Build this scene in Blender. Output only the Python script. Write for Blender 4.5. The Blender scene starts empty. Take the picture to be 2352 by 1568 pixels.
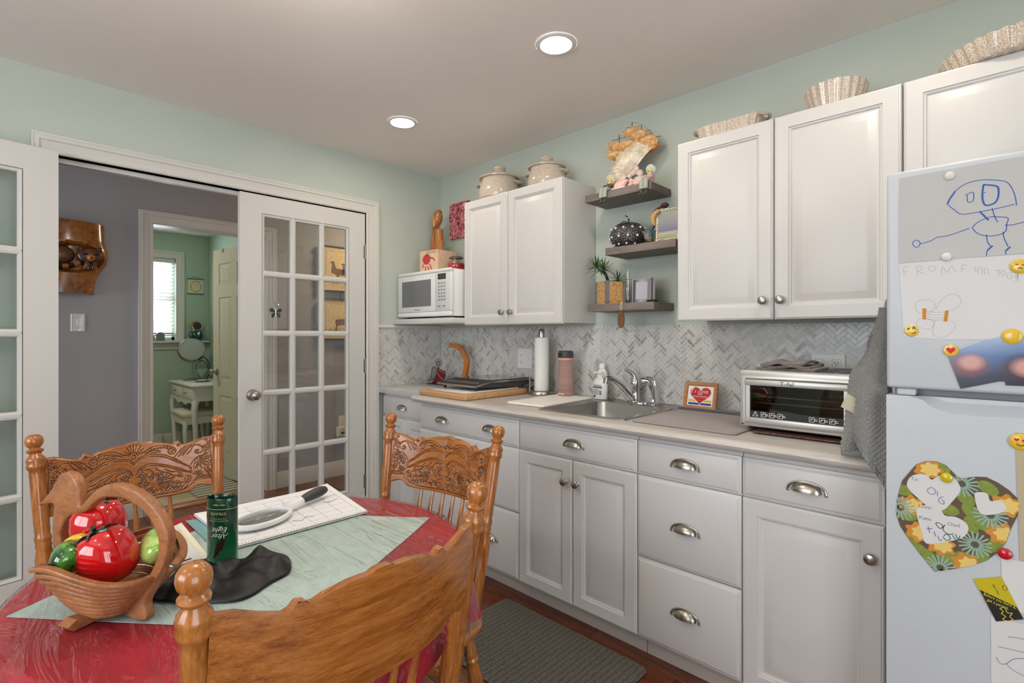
import bpy, bmesh, math, random
import numpy as np
from mathutils import Vector, Matrix

random.seed(7)
scene = bpy.context.scene
COL = scene.collection
PI = math.pi

# ------------------------------------------------------------------ camera
cam_d = bpy.data.cameras.new('camera')
cam = bpy.data.objects.new('camera', cam_d)
COL.objects.link(cam)
cam_d.sensor_width = 36.0
cam_d.lens = 18.011
cam_d.shift_y = -15.58 / 2352
cam_d.clip_start = 0.02
cam.location = (3.0903, -2.4097, 1.2779)
cam.rotation_euler = (PI / 2, 0, math.radians(90 - 45.8467))
scene.camera = cam

# ------------------------------------------------------------------ world, large lights, exposure
world = bpy.data.worlds.new('world')
scene.world = world
world.use_nodes = True
wn = world.node_tree.nodes
wn['Background'].inputs[0].default_value = (0.80, 0.88, 1.0, 1)
wn['Background'].inputs[1].default_value = 3.2


def area_light(name, loc, rot, sx, sy, power, color):
    d = bpy.data.lights.new(name, 'AREA')
    d.shape = 'RECTANGLE'
    d.size, d.size_y, d.energy, d.color = sx, sy, power, color
    o = bpy.data.objects.new(name, d)
    COL.objects.link(o)
    o.location = loc
    o.rotation_euler = rot
    return o


# daylight through the dining window behind the camera, and the patio door in the wall on the right
area_light('daylight_window', (2.1, -4.40, 1.55), (math.radians(90), 0, 0), 2.0, 1.2, 34, (0.93, 0.97, 1.0))
area_light('daylight_patio', (4.82, -2.6, 1.1), (0, math.radians(90), 0), 2.0, 1.6, 24, (0.95, 0.98, 1.0))
# daylight through the small window of the far room
area_light('daylight_far_room', (-4.06, -1.22, 1.68), (0, math.radians(-90), 0), 0.85, 0.62, 22, (0.92, 0.97, 1.0))

# daylight through the glazed entry door at the end of the hall
area_light('daylight_entry', (-.70, -4.42, 1.1), (math.radians(90), 0, 0), .64, 1.7, 22, (0.86, 0.93, 1.0))

vs = scene.view_settings
vs.view_transform = 'Standard'
vs.look = 'None'
vs.exposure = 0.0
vs.gamma = 1.0
vs.use_curve_mapping = False
# light path lengths that suit a small painted interior
cy = scene.cycles
cy.max_bounces, cy.diffuse_bounces, cy.glossy_bounces = 8, 4, 4
cy.transmission_bounces, cy.transparent_max_bounces = 6, 24
cy.caustics_reflective = cy.caustics_refractive = False
cy.use_light_tree = False


# ------------------------------------------------------------------ mesh helpers
def frame(o, u, v):
    u = Vector(u).normalized()
    v = Vector(v).normalized()
    w = u.cross(v)
    return Matrix(((u.x, v.x, w.x, o[0]), (u.y, v.y, w.y, o[1]), (u.z, v.z, w.z, o[2]), (0, 0, 0, 1)))


def axis_frame(p0, p1):
    d = (Vector(p1) - Vector(p0)).normalized()
    q = Vector((0, 0, 1)).rotation_difference(d)
    return Matrix.Translation(Vector(p0)) @ q.to_matrix().to_4x4()


ID = Matrix.Identity(4)
ROOT = {}


class MB:
    """collects geometry for one mesh object"""

    def __init__(self, M=None):
        self.v = []
        self.f = []
        self.M = M or ID

    def add(self, vs, fs, M=None):
        T = self.M @ M if M is not None else self.M
        n = len(self.v)
        self.v += [T @ Vector(p) for p in vs]
        self.f += [tuple(i + n for i in f) for f in fs]
        return self

    def box(self, x0, x1, y0, y1, z0, z1, M=None):
        return self.add([(x0, y0, z0), (x1, y0, z0), (x1, y1, z0), (x0, y1, z0), (x0, y0, z1), (x1, y0, z1), (x1, y1, z1), (x0, y1, z1)],
                        [(3, 2, 1, 0), (4, 5, 6, 7), (0, 1, 5, 4), (1, 2, 6, 5), (2, 3, 7, 6), (3, 0, 4, 7)], M)

    def rbox(self, x0, x1, y0, y1, z0, z1, r=.004, seg=2, M=None):
        bm = bmesh.new()
        bmesh.ops.create_cube(bm, size=1)
        for p in bm.verts:
            p.co = Vector(((x0 + x1) / 2 + p.co.x * (x1 - x0), (y0 + y1) / 2 + p.co.y * (y1 - y0), (z0 + z1) / 2 + p.co.z * (z1 - z0)))
        bmesh.ops.bevel(bm, geom=bm.edges[:], offset=r, segments=seg, profile=.5, affect='EDGES')
        bm.verts.index_update()
        self.add([p.co.copy() for p in bm.verts], [[q.index for q in f.verts] for f in bm.faces], M)
        bm.free()
        return self

    def rings(self, rings, cap0=True, cap1=True, closed=True, M=None):
        """loft through rings of equal length"""
        n = len(rings[0])
        vs = [p for r in rings for p in r]
        fs = []
        for i in range(len(rings) - 1):
            for j in range(n if closed else n - 1):
                k = (j + 1) % n
                fs.append((i * n + j, i * n + k, (i + 1) * n + k, (i + 1) * n + j))
        if cap0:
            fs.append(tuple(range(n - 1, -1, -1)))
        if cap1:
            fs.append(tuple((len(rings) - 1) * n + j for j in range(n)))
        return self.add(vs, fs, M)

    def lathe(self, prof, n=20, M=None, cap0=True, cap1=True, sx=1, sy=1):
        """prof: (radius, height) pairs about local z"""
        return self.rings([[(r * sx * math.cos(2 * PI * j / n), r * sy * math.sin(2 * PI * j / n), z) for j in range(n)] for r, z in prof], cap0, cap1, True, M)

    def cyl(self, p0, p1, r0, r1=None, n=12):
        L = (Vector(p1) - Vector(p0)).length
        return self.lathe([(r0, 0), (r1 if r1 is not None else r0, L)], n, axis_frame(p0, p1))

    def turned(self, p0, p1, prof, n=16):
        """lathe along a line; prof heights run 0..1"""
        L = (Vector(p1) - Vector(p0)).length
        return self.lathe([(r, t * L) for r, t in prof], n, axis_frame(p0, p1))

    def tube(self, pts, r, n=8, closed=False, M=None, caps=True, flat=1.0):
        P = [Vector(p) for p in pts]
        m = len(P)
        R = r if isinstance(r, (list, tuple)) else [r] * m
        rings, up = [], None
        for i in range(m):
            a = P[(i - 1) % m] if (closed or i > 0) else P[0]
            b = P[(i + 1) % m] if (closed or i < m - 1) else P[-1]
            t = (b - a)
            t = t.normalized() if t.length > 1e-9 else Vector((0, 0, 1))
            if up is None:
                up = t.orthogonal().normalized()
            up = (up - t * up.dot(t))
            up = up.normalized() if up.length > 1e-6 else t.orthogonal().normalized()
            s = t.cross(up)
            rings.append([P[i] + (up * math.cos(2 * PI * j / n) + s * math.sin(2 * PI * j / n) * flat) * R[i] for j in range(n)])
        if closed:
            rings.append(rings[0])
            return self.rings(rings, False, False, True, M)
        return self.rings(rings, caps, caps, True, M)

    def prism(self, poly, h0, h1, M=None):
        """flat polygon (u,v) extruded from h0 to h1 along w"""
        n = len(poly)
        a = sum(poly[i][0] * poly[(i + 1) % n][1] - poly[(i + 1) % n][0] * poly[i][1] for i in range(n))
        if a < 0:
            poly = poly[::-1]
        vs = [(u, v, h0) for u, v in poly] + [(u, v, h1) for u, v in poly]
        fs = [tuple(range(n - 1, -1, -1)), tuple(range(n, 2 * n))]
        fs += [(i, (i + 1) % n, n + (i + 1) % n, n + i) for i in range(n)]
        return self.add(vs, fs, M)

    def flat(self, poly, h=0, M=None):
        n = len(poly)
        a = sum(poly[i][0] * poly[(i + 1) % n][1] - poly[(i + 1) % n][0] * poly[i][1] for i in range(n))
        if a < 0:
            poly = poly[::-1]
        return self.add([(u, v, h) for u, v in poly], [tuple(range(n))], M)

    def ribbon(self, pts, w, h=0, M=None):
        """drawn line of width w lying in the uv plane"""
        P = [Vector((p[0], p[1])) for p in pts]
        L, Rr = [], []
        for i in range(len(P)):
            t = (P[min(i + 1, len(P) - 1)] - P[max(i - 1, 0)])
            t = t.normalized() if t.length > 1e-9 else Vector((1, 0))
            nn = Vector((-t.y, t.x)) * w / 2
            L.append((P[i].x + nn.x, P[i].y + nn.y, h))
            Rr.append((P[i].x - nn.x, P[i].y - nn.y, h))
        n = len(P)
        return self.add(L + Rr, [(n + i, n + i + 1, i + 1, i) for i in range(n - 1)], M)

    def nested(self, x0, x1, z0, z1, steps, M=None, back=None):
        """stepped rectangular panel: steps of (inset, height); height along w"""
        vs, fs = [], []
        for s, h in steps:
            vs += [(x0 + s, z0 + s, h), (x1 - s, z0 + s, h), (x1 - s, z1 - s, h), (x0 + s, z1 - s, h)]
        for i in range(len(steps) - 1):
            for j in range(4):
                k = (j + 1) % 4
                fs.append((4 * i + j, 4 * i + k, 4 * i + 4 + k, 4 * i + 4 + j))
        m = 4 * (len(steps) - 1)
        fs.append((m, m + 1, m + 2, m + 3))
        fs.append((3, 2, 1, 0))
        return self.add(vs, fs, M)

    def sweep(self, path, prof, closed=True, M=None):
        """profile (offset to the left of travel, height) swept along a 2-D path with mitred corners"""
        n = len(path)
        rings = []
        for i in range(n):
            p = Vector(path[i])
            dirs = []
            if closed or i > 0:
                dirs.append((p - Vector(path[(i - 1) % n])).normalized())
            if closed or i < n - 1:
                dirs.append((Vector(path[(i + 1) % n]) - p).normalized())
            ns = [Vector((-d.y, d.x)) for d in dirs]
            m = sum(ns, Vector((0, 0)))
            m = m.normalized()
            m = m / max(.2, m.dot(ns[0]))
            rings.append([(p.x + m.x * o, p.y + m.y * o, h) for o, h in prof])
        k = len(prof)
        if closed:
            rings.append(rings[0])
        return self.rings(rings, not closed, not closed, True, M)

    def grid(self, nu, nv, fn, M=None, closed_u=False):
        vs = [fn(i / (nu - (0 if closed_u else 1)), j / (nv - 1)) for j in range(nv) for i in range(nu)]
        fs = []
        for j in range(nv - 1):
            for i in range(nu if closed_u else nu - 1):
                k = (i + 1) % nu
                fs.append((j * nu + i, j * nu + k, (j + 1) * nu + k, (j + 1) * nu + i))
        return self.add(vs, fs, M)

    def ball(self, c, r, nu=14, nv=9, s=(1, 1, 1), M=None):
        prof = []
        T = Matrix.Translation(Vector(c)) @ Matrix.Diagonal((s[0], s[1], s[2], 1))
        if M is not None:
            T = M @ T
        pr = [(max(1e-4, r * math.sin(PI * i / nv)), -r * math.cos(PI * i / nv)) for i in range(nv + 1)]
        return self.lathe(pr, nu, T)

    def text(self, s, size, M, align='CENTER', sx=1.0, shear=0.0):
        me = text_mesh(s, size, align, shear)
        T = M @ Matrix.Diagonal((sx, 1, 1, 1))
        return self.add([p.co.copy() for p in me.vertices], [tuple(p.vertices) for p in me.polygons], T)

    def build(self, name, mat, parent=None, smooth=35, local=False, recalc=False):
        vs = self.v
        if parent is not None and not local and parent.name in ROOT:
            inv = ROOT[parent.name]
            vs = [inv @ p for p in vs]
        me = bpy.data.meshes.new(name)
        me.from_pydata([tuple(p) for p in vs], [], self.f)
        if recalc:
            bm = bmesh.new()
            bm.from_mesh(me)
            bmesh.ops.recalc_face_normals(bm, faces=bm.faces)
            bm.to_mesh(me)
            bm.free()
        me.materials.append(mat)
        if smooth:
            me.shade_smooth()
            me.set_sharp_from_angle(angle=math.radians(smooth))
        me.update()
        return link(name, me, parent)


def link(name, me, parent=None):
    o = bpy.data.objects.new(name, me)
    COL.objects.link(o)
    if parent is not None:
        o.parent = parent
        if parent.name in ROOT:
            ROOT[o.name] = ROOT[parent.name]
    return o


_txt = {}


def text_mesh(s, size, align='CENTER', shear=0.0):
    key = (s, size, align, shear)
    if key not in _txt:
        c = bpy.data.curves.new('lettering', 'FONT')
        c.body, c.size, c.align_x, c.align_y, c.shear = s, size, align, 'CENTER', shear
        c.resolution_u = 2
        o = bpy.data.objects.new('lettering', c)
        COL.objects.link(o)
        dg = bpy.context.evaluated_depsgraph_get()
        _txt[key] = bpy.data.meshes.new_from_object(o.evaluated_get(dg))
        bpy.data.objects.remove(o)
        bpy.data.curves.remove(c)
    return _txt[key]


def tag(o, label, cat, group=None):
    o['label'] = label
    o['category'] = cat
    if group:
        o['group'] = group
    return o


def thing(name, label, cat, loc=(0, 0, 0), rz=0.0, group=None, rot=None):
    o = bpy.data.objects.new(name, None)
    COL.objects.link(o)
    o.empty_display_size = .05
    o.location = loc
    if rot is not None:
        o.rotation_euler = rot
    else:
        o.rotation_euler = (0, 0, rz)
    M = Matrix.Translation(Vector(loc)) @ o.rotation_euler.to_matrix().to_4x4()
    ROOT[o.name] = M.inverted()
    return tag(o, label, cat, group)


def struct(o):
    o['kind'] = 'structure'
    return o


def dup(root, loc, rz, label, group=None):
    r = root.copy()
    COL.objects.link(r)
    r.location = loc
    r.rotation_euler = (0, 0, rz)
    r['label'] = label
    if group:
        r['group'] = group
    for ch in list(root.children):
        c = ch.copy()
        COL.objects.link(c)
        c.parent = r
        for g in list(ch.children):
            d = g.copy()
            COL.objects.link(d)
            d.parent = c
    return r


def smooth_path(pts, n=8, closed=False):
    """Catmull-Rom through points"""
    P = [Vector(p) for p in pts]
    m = len(P)
    out = []
    for i in range(m if closed else m - 1):
        g = lambda k: P[k % m] if closed else P[max(0, min(m - 1, k))]
        a, b, c, d = g(i - 1), g(i), g(i + 1), g(i + 2)
        for j in range(n):
            t = j / n
            out.append(.5 * ((2 * b) + (c - a) * t + (2 * a - 5 * b + 4 * c - d) * t * t + (3 * b - a - 3 * c + d) * t ** 3))
    if not closed:
        out.append(P[-1])
    return out


def fbm(x, y, z=0.0):
    from mathutils import noise
    return noise.fractal(Vector((x, y, z)), 1.0, 2.0, 4)


# ------------------------------------------------------------------ materials
def S(r, g, b):
    def c(x):
        x /= 255
        return x / 12.92 if x <= .04045 else ((x + .055) / 1.055) ** 2.4
    return (c(r), c(g), c(b), 1)


def base(name):
    m = bpy.data.materials.new(name)
    m.use_nodes = True
    nt = m.node_tree
    return m, nt, nt.nodes['Principled BSDF']


def coords(nt, scale=(1, 1, 1), rot=(0, 0, 0), kind='Object'):
    tc = nt.nodes.new('ShaderNodeTexCoord')
    mp = nt.nodes.new('ShaderNodeMapping')
    mp.inputs['Scale'].default_value = scale
    mp.inputs['Rotation'].default_value = rot
    nt.links.new(tc.outputs[kind], mp.inputs['Vector'])
    return mp.outputs['Vector']


def noise_node(nt, vec, scale, detail=4, rough=.55, dist=0):
    n = nt.nodes.new('ShaderNodeTexNoise')
    n.inputs['Scale'].default_value = scale
    n.inputs['Detail'].default_value = detail
    n.inputs['Roughness'].default_value = rough
    n.inputs['Distortion'].default_value = dist
    nt.links.new(vec, n.inputs['Vector'])
    return n.outputs['Fac']


def ramp(nt, fac, stops):
    r = nt.nodes.new('ShaderNodeValToRGB')
    el = r.color_ramp.elements
    while len(el) < len(stops):
        el.new(.5)
    for e, (p, c) in zip(el, stops):
        e.position, e.color = p, c
    nt.links.new(fac, r.inputs['Fac'])
    return r.outputs['Color']


def bump(nt, bs, fac, strength, dist=.002):
    b = nt.nodes.new('ShaderNodeBump')
    b.inputs['Strength'].default_value = strength
    b.inputs['Distance'].default_value = dist
    nt.links.new(fac, b.inputs['Height'])
    nt.links.new(b.outputs['Normal'], bs.inputs['Normal'])


def pmat(name, col, rough=.5, metal=0, spec=.5, coat=0, vary=0, vscale=8, bstr=0, bscale=300, bdist=.001, trans=0, ior=1.45, sheen=0, emit=None, estr=0, alpha=1):
    m, nt, b = base(name)
    b.inputs['Base Color'].default_value = col
    b.inputs['Roughness'].default_value = rough
    b.inputs['Metallic'].default_value = metal
    b.inputs['Specular IOR Level'].default_value = spec
    b.inputs['Coat Weight'].default_value = coat
    b.inputs['Coat Roughness'].default_value = .08
    b.inputs['Transmission Weight'].default_value = trans
    b.inputs['IOR'].default_value = ior
    b.inputs['Alpha'].default_value = alpha
    b.inputs['Sheen Weight'].default_value = sheen
    if emit:
        b.inputs['Emission Color'].default_value = emit
        b.inputs['Emission Strength'].default_value = estr
    if vary:
        f = noise_node(nt, coords(nt), vscale, 4)
        lo = tuple(c * (1 - vary) for c in col[:3]) + (1,)
        hi = tuple(min(1, c * (1 + vary)) for c in col[:3]) + (1,)
        nt.links.new(ramp(nt, f, [(.3, lo), (.7, hi)]), b.inputs['Base Color'])
    if bstr:
        bump(nt, b, noise_node(nt, coords(nt), bscale, 3), bstr, bdist)
    return m


def wood(name, dark, mid, light, axis=2, scale=9, rough=.35, coat=.2, stretch=12, bstr=.08, attr=None, rnd=0.0):
    """grain runs along the given local axis"""
    m, nt, b = base(name)
    sc = [stretch, stretch, stretch]
    sc[axis] = 1
    vec = coords(nt, tuple(sc))
    if rnd:
        oi = nt.nodes.new('ShaderNodeObjectInfo')
        ad = nt.nodes.new('ShaderNodeVectorMath')
        ad.operation = 'ADD'
        mul = nt.nodes.new('ShaderNodeMath')
        mul.operation = 'MULTIPLY'
        mul.inputs[1].default_value = 37.0
        nt.links.new(oi.outputs['Random'], mul.inputs[0])
        nt.links.new(vec, ad.inputs[0])
        nt.links.new(mul.outputs[0], ad.inputs[1])
        vec = ad.outputs[0]
    f1 = noise_node(nt, vec, scale * .35, 5, .6, .6)
    f2 = noise_node(nt, vec, scale * 2.2, 4, .7)
    mx = nt.nodes.new('ShaderNodeMath')
    mx.operation = 'MULTIPLY_ADD'
    mx.inputs[1].default_value = .45
    nt.links.new(f2, mx.inputs[0])
    sb = nt.nodes.new('ShaderNodeMath')
    sb.operation = 'MULTIPLY'
    sb.inputs[1].default_value = .6
    nt.links.new(f1, sb.inputs[0])
    nt.links.new(sb.outputs[0], mx.inputs[2])
    fac = mx.outputs[0]
    col = ramp(nt, fac, [(.36, dark), (.50, mid), (.66, light)])
    if rnd:
        hs = nt.nodes.new('ShaderNodeHueSaturation')
        mr = nt.nodes.new('ShaderNodeMapRange')
        mr.inputs['To Min'].default_value = 1 - rnd
        mr.inputs['To Max'].default_value = 1 + rnd
        nt.links.new(oi.outputs['Random'], mr.inputs['Value'])
        nt.links.new(mr.outputs[0], hs.inputs['Value'])
        nt.links.new(col, hs.inputs['Color'])
        col = hs.outputs['Color']
    if attr:
        at = nt.nodes.new('ShaderNodeAttribute')
        at.attribute_name = attr
        mixc = nt.nodes.new('ShaderNodeMix')
        mixc.data_type = 'RGBA'
        nt.links.new(at.outputs['Fac'], mixc.inputs['Factor'])
        nt.links.new(col, mixc.inputs['A'])
        mixc.inputs['B'].default_value = tuple(c * .35 for c in dark[:3]) + (1,)
        col = mixc.outputs['Result']
    nt.links.new(col, b.inputs['Base Color'])
    b.inputs['Roughness'].default_value = rough
    b.inputs['Coat Weight'].default_value = coat
    b.inputs['Coat Roughness'].default_value = .12
    bump(nt, b, f2, bstr, .0006)
    return m


def pane_glass(name, tint=(.96, .98, .97, 1), gloss=.9, rough=0.01, refl=.045):
    """thin clear sheet: see-through, mirroring more at a slant"""
    m = bpy.data.materials.new(name)
    m.use_nodes = True
    nt = m.node_tree
    nt.nodes.clear()
    out = nt.nodes.new('ShaderNodeOutputMaterial')
    tr = nt.nodes.new('ShaderNodeBsdfTransparent')
    tr.inputs[0].default_value = tint
    gl = nt.nodes.new('ShaderNodeBsdfGlossy')
    gl.inputs['Color'].default_value = (gloss, gloss, gloss, 1)
    gl.inputs['Roughness'].default_value = rough
    fr = nt.nodes.new('ShaderNodeLayerWeight')
    fr.inputs['Blend'].default_value = .5
    pw = nt.nodes.new('ShaderNodeMath')
    pw.operation = 'POWER'
    pw.inputs[1].default_value = 4.0
    nt.links.new(fr.outputs['Facing'], pw.inputs[0])
    ma = nt.nodes.new('ShaderNodeMath')
    ma.operation = 'MULTIPLY_ADD'
    ma.inputs[1].default_value = .85
    ma.inputs[2].default_value = refl
    nt.links.new(pw.outputs[0], ma.inputs[0])
    mx = nt.nodes.new('ShaderNodeMixShader')
    nt.links.new(ma.outputs[0], mx.inputs[0])
    nt.links.new(tr.outputs[0], mx.inputs[1])
    nt.links.new(gl.outputs[0], mx.inputs[2])
    nt.links.new(mx.outputs[0], out.inputs[0])
    return m, nt, gl, fr


M = {}
M['wall'] = pmat('sage_wall_paint', S(188, 197, 187), .75, vary=.02, vscale=3, bstr=.06, bscale=500)
M['ceil'] = pmat('ceiling_paint', S(243, 236, 229), .9, vary=.015, vscale=2)
M['trim'] = pmat('white_trim_paint', S(212, 209, 202), .38)
M['door'] = pmat('white_door_paint', S(208, 206, 201), .42, bstr=.04, bscale=250)
M['cab'] = pmat('white_cabinet', S(208, 206, 203), .34, vary=.008, vscale=3)
M['hall'] = pmat('grey_hall_paint', S(164, 163, 165), .7, bstr=.06, bscale=500)
M['far'] = pmat('green_far_room_paint', S(170, 190, 172), .7, bstr=.05, bscale=500)
M['nickel'] = pmat('brushed_nickel', S(176, 170, 160), .28, 1, bstr=.05, bscale=900)
M['chrome'] = pmat('chrome', S(205, 205, 207), .06, 1)
M['steel'] = pmat('stainless_steel', S(176, 173, 167), .26, 1, bstr=.03, bscale=700)
M['hinge'] = pmat('hinge_nickel', S(150, 147, 142), .4, 1)
M['black'] = pmat('black_plastic', S(30, 30, 31), .35)
M['blackgloss'] = pmat('black_gloss', S(20, 20, 21), .08, coat=.5)
M['white'] = pmat('white_plastic', S(232, 232, 230), .35)
M['offwhite'] = pmat('ivory_plastic', S(216, 206, 178), .4)
M['paper'] = pmat('white_paper', S(214, 213, 211), .8)
M['rubber'] = pmat('dark_rubber', S(40, 40, 42), .7)
M['glass'] = pane_glass('window_glass', (.93, .95, .94, 1), .95)[0]
# ================================================================== THE SETTING
CZ = 2.463           # ceiling height
HX = -1.285          # face of the far hall wall
BX = -3.93           # face of the far room's window wall
DY0, DY1, DZ = -2.181, -0.632, 2.09      # double-door opening in the left wall
FY0, FY1, FZ = -1.575, -0.805, 2.07      # doorway across the hall

M['floor'] = wood('floor_laminate', S(62, 30, 18), S(98, 50, 30), S(128, 70, 44), axis=0, scale=14, rough=.3, coat=.15, stretch=9, bstr=.12, rnd=.14)
M['subfloor'] = pmat('floor_joint', S(34, 18, 12), .8)
M['vinyl'] = pmat('tan_vinyl', S(196, 178, 146), .4, vary=.06, vscale=18)
M['tile_floor_line'] = pmat('vinyl_joint', S(150, 134, 108), .6)

# ---- floors
fl = struct(MB().box(HX - .0, 4.7, -4.3, 1.3, -.06, -.004).build('floor', M['subfloor'], smooth=0))
plank_w, plank_l = .127, 1.22
bm0 = MB().rbox(0, plank_l - .0015, 0, plank_w - .0015, -.012, 0, .0012, 1)
pl = bm0.build('plank', M['floor'], fl)
pmesh = pl.data
bpy.data.objects.remove(pl)
rows = 0
y = -4.3
while y < 1.25 and rows < 60:
    x = HX + .005 - random.random() * plank_l * .8
    while x < 4.7:
        # keep planks where the room is (not under the wall thickness), skip the far corners never seen
        vis = x < 4.65 and not (y > .02 and x > -.1)
        if vis:
            x0 = max(x, HX)
            o = bpy.data.objects.new('plank', pmesh)
            COL.objects.link(o)
            o.parent = fl
            o.location = (x0, y, 0)
            if x0 > x:
                o.scale.x = max(.1, (x + plank_l - x0) / plank_l)
        x += plank_l
    y += plank_w
    rows += 1

ff = struct(MB().box(BX, HX - .1, -3.0, -.45, -.05, 0.0).build('floor_far', M['vinyl'], smooth=0))
tl = MB()
for k in range(9):
    tl.box(HX - .11 - .305 * k - .0012, HX - .11 - .305 * k + .0012, -2.2, -.5, 0, .0006)
for k in range(6):
    tl.box(BX, HX - .1, -.6 - .305 * k - .0012, -.6 - .305 * k + .0012, 0, .0006)
tl.build('joint', M['tile_floor_line'], ff, smooth=0)
thr = MB().rbox(HX - .115, HX + .005, FY0, FY1, -.004, .012, .006, 2)
struct(thr.build('trim_1', wood('threshold_oak', S(120, 70, 36), S(160, 98, 54), S(180, 118, 70), axis=1), None))

# ---- ceilings
struct(MB().box(HX - .12, 4.8, -4.4, 1.4, CZ, CZ + .1).build('ceiling', M['ceil'], smooth=0))
struct(MB().box(BX - .1, HX - .12, -3.1, -.4, CZ, CZ + .1).build('ceiling_far', pmat('far_ceiling', S(225, 226, 222), .9), smooth=0))

# ---- left wall with the double-door opening (green room side, grey hall side)
w = MB()
w.box(-.06, 0, -4.3, DY0, 0, CZ).box(-.06, 0, DY1, 0, 0, CZ).box(-.06, 0, DY0, DY1, DZ, CZ)
struct(w.build('wall_left', M['wall'], smooth=0))
w = MB()
w.box(-.12, -.0601, -4.3, DY0, 0, CZ).box(-.12, -.0601, DY1, 1.3, 0, CZ).box(-.12, -.0601, DY0, DY1, DZ, CZ)
struct(w.build('wall_hall_near', M['hall'], smooth=0))
# ---- cabinet wall
struct(MB().box(-.06, 4.8, 0, .12, 0, CZ).build('wall_right', M['wall'], smooth=0))
# ---- walls behind the camera, with window and patio openings
w = MB()
w.box(0, 1.1, -4.42, -4.3, 0, CZ).box(3.1, 4.8, -4.42, -4.3, 0, CZ).box(1.1, 3.1, -4.42, -4.3, 0, .95).box(1.1, 3.1, -4.42, -4.3, 2.15, CZ)
struct(w.build('wall_rear', M['wall'], smooth=0))
w = MB()
w.box(4.7, 4.82, -4.3, -3.4, 0, CZ).box(4.7, 4.82, -1.8, 0, 0, CZ).box(4.7, 4.82, -3.4, -1.8, 2.1, CZ).box(4.7, 4.82, -3.4, -1.8, 0, .1)
struct(w.build('wall_near', M['wall'], smooth=0))
# ---- hall walls
w = MB()
w.box(HX - .11, HX, -4.3, FY0 - .0, 0, CZ).box(HX - .11, HX, FY1, 1.3, 0, CZ).box(HX - .11, HX, FY0, FY1, FZ, CZ)
struct(w.build('wall_hall', M['hall'], smooth=0))
struct(MB().box(HX, -.12, 1.2, 1.3, 0, CZ).build('wall_hall_end', M['hall'], smooth=0))
w = MB().box(HX, -1.12, -4.4, -4.3, 0, CZ).box(-.28, -.12, -4.4, -4.3, 0, CZ).box(-1.12, -.28, -4.4, -4.3, 2.05, CZ)
struct(w.build('wall_hall_start', M['hall'], smooth=0))
w = MB().box(-1.12, -1.02, -4.38, -4.34, 0, 2.05).box(-.38, -.28, -4.38, -4.34, 0, 2.05).box(-1.02, -.38, -4.38, -4.34, 0, .25).box(-1.02, -.38, -4.38, -4.34, 1.95, 2.05)
struct(w.build('door_5', M['trim'], smooth=0))
# ---- far room walls
WY0, WY1, WZ0, WZ1 = -1.60, -.845, 1.215, 2.165     # far window opening
w = MB()
w.box(BX - .12, BX, -3.0, WY0, 0, CZ).box(BX - .12, BX, WY1, -.45, 0, CZ).box(BX - .12, BX, WY0, WY1, 0, WZ0).box(BX - .12, BX, WY0, WY1, WZ1, CZ)
struct(w.build('wall_far', M['far'], smooth=0))
struct(MB().box(BX, HX - .11, -.5, -.40, 0, CZ).build('wall_far_right', M['far'], smooth=0))
struct(MB().box(BX, HX - .11, -3.1, -3.0, 0, CZ).build('wall_far_left', M['far'], smooth=0))
w = MB()
w.box(HX - .115, HX - .1101, -3.0, FY0, 0, CZ).box(HX - .115, HX - .1101, FY1, -.5, 0, CZ).box(HX - .115, HX - .1101, FY0, FY1, FZ, CZ)
struct(w.build('wall_far_front', M['far'], smooth=0))

# ---- casings
CAS = [(0, 0), (0, .009), (.005, .014), (.011, .014), (.015, .0085), (.022, .0085), (.036, .013), (.050, .017), (.054, .014), (.058, .021), (.070, .024), (.074, .019), (.078, .022), (.0845, .022), (.0845, 0)]


def casing(n, y0, y1, z1, x, s, z0=0.0, closed=False, mat='trim', scale=1.0):
    """door or window casing on a wall that faces +x (s=1) or -x (s=-1)"""
    fr = frame((x, 0, 0), (0, s, 0), (0, 0, 1))
    a, b = (y0, y1) if s > 0 else (-y1, -y0)
    prof = [(o * scale, h) for o, h in CAS]
    m = MB()
    if closed:
        m.sweep([(a, z0), (a, z1), (b, z1), (b, z0)], prof, True, fr)
    else:
        m.sweep([(a, z0), (a, z1), (b, z1), (b, z0)], prof, False, fr)
    return struct(m.build('trim_%d' % n, M[mat], recalc=True))


casing(2, DY0 - .002, DY1 + .002, DZ, 0, 1)
casing(3, DY0 - .002, DY1 + .002, DZ, -.12, -1)
casing(4, FY0, FY1, FZ, HX, 1)
casing(5, WY0, WY1, WZ1, BX, 1, z0=WZ0 - .01)
# jamb linings
j = MB()
j.box(-.12, 0, DY0 - .018, DY0, 0, DZ + .018).box(-.12, 0, DY1, DY1 + .018, 0, DZ + .018).box(-.12, 0, DY0, DY1, DZ, DZ + .018)
j.box(-.075, -.045, DY0, DY1, DZ - .022, DZ)          # head stop
struct(j.build('trim_6', M['trim'], smooth=0))
j = MB()
j.box(HX - .115, HX, FY0 - .015, FY0 + .004, 0, FZ).box(HX - .115, HX, FY1 - .004, FY1 + .015, 0, FZ).box(HX - .115, HX, FY0, FY1, FZ - .004, FZ + .015)
struct(j.build('trim_7', M['trim'], smooth=0))
# far window stool and apron
j = MB()
j.rbox(BX, BX + .085, -2.0, -.51, WZ0 - .032, WZ0 - .008, .006, 2)
j.sweep([(0, 0), (1.35, 0)], [(0, 0), (0, .018), (-.02, .022), (-.05, .014), (-.07, .02), (-.078, .014), (-.078, 0)], False, frame((BX, -1.9, WZ0 - .032), (0, 1, 0), (0, 0, 1)))
struct(j.build('trim_8', M['trim'], recalc=True))
# baseboards
BBP = [(0, 0), (0, .016), (.09, .016), (.10, .013), (.118, .011), (.128, .006), (.135, .005), (.135, 0)]


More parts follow.
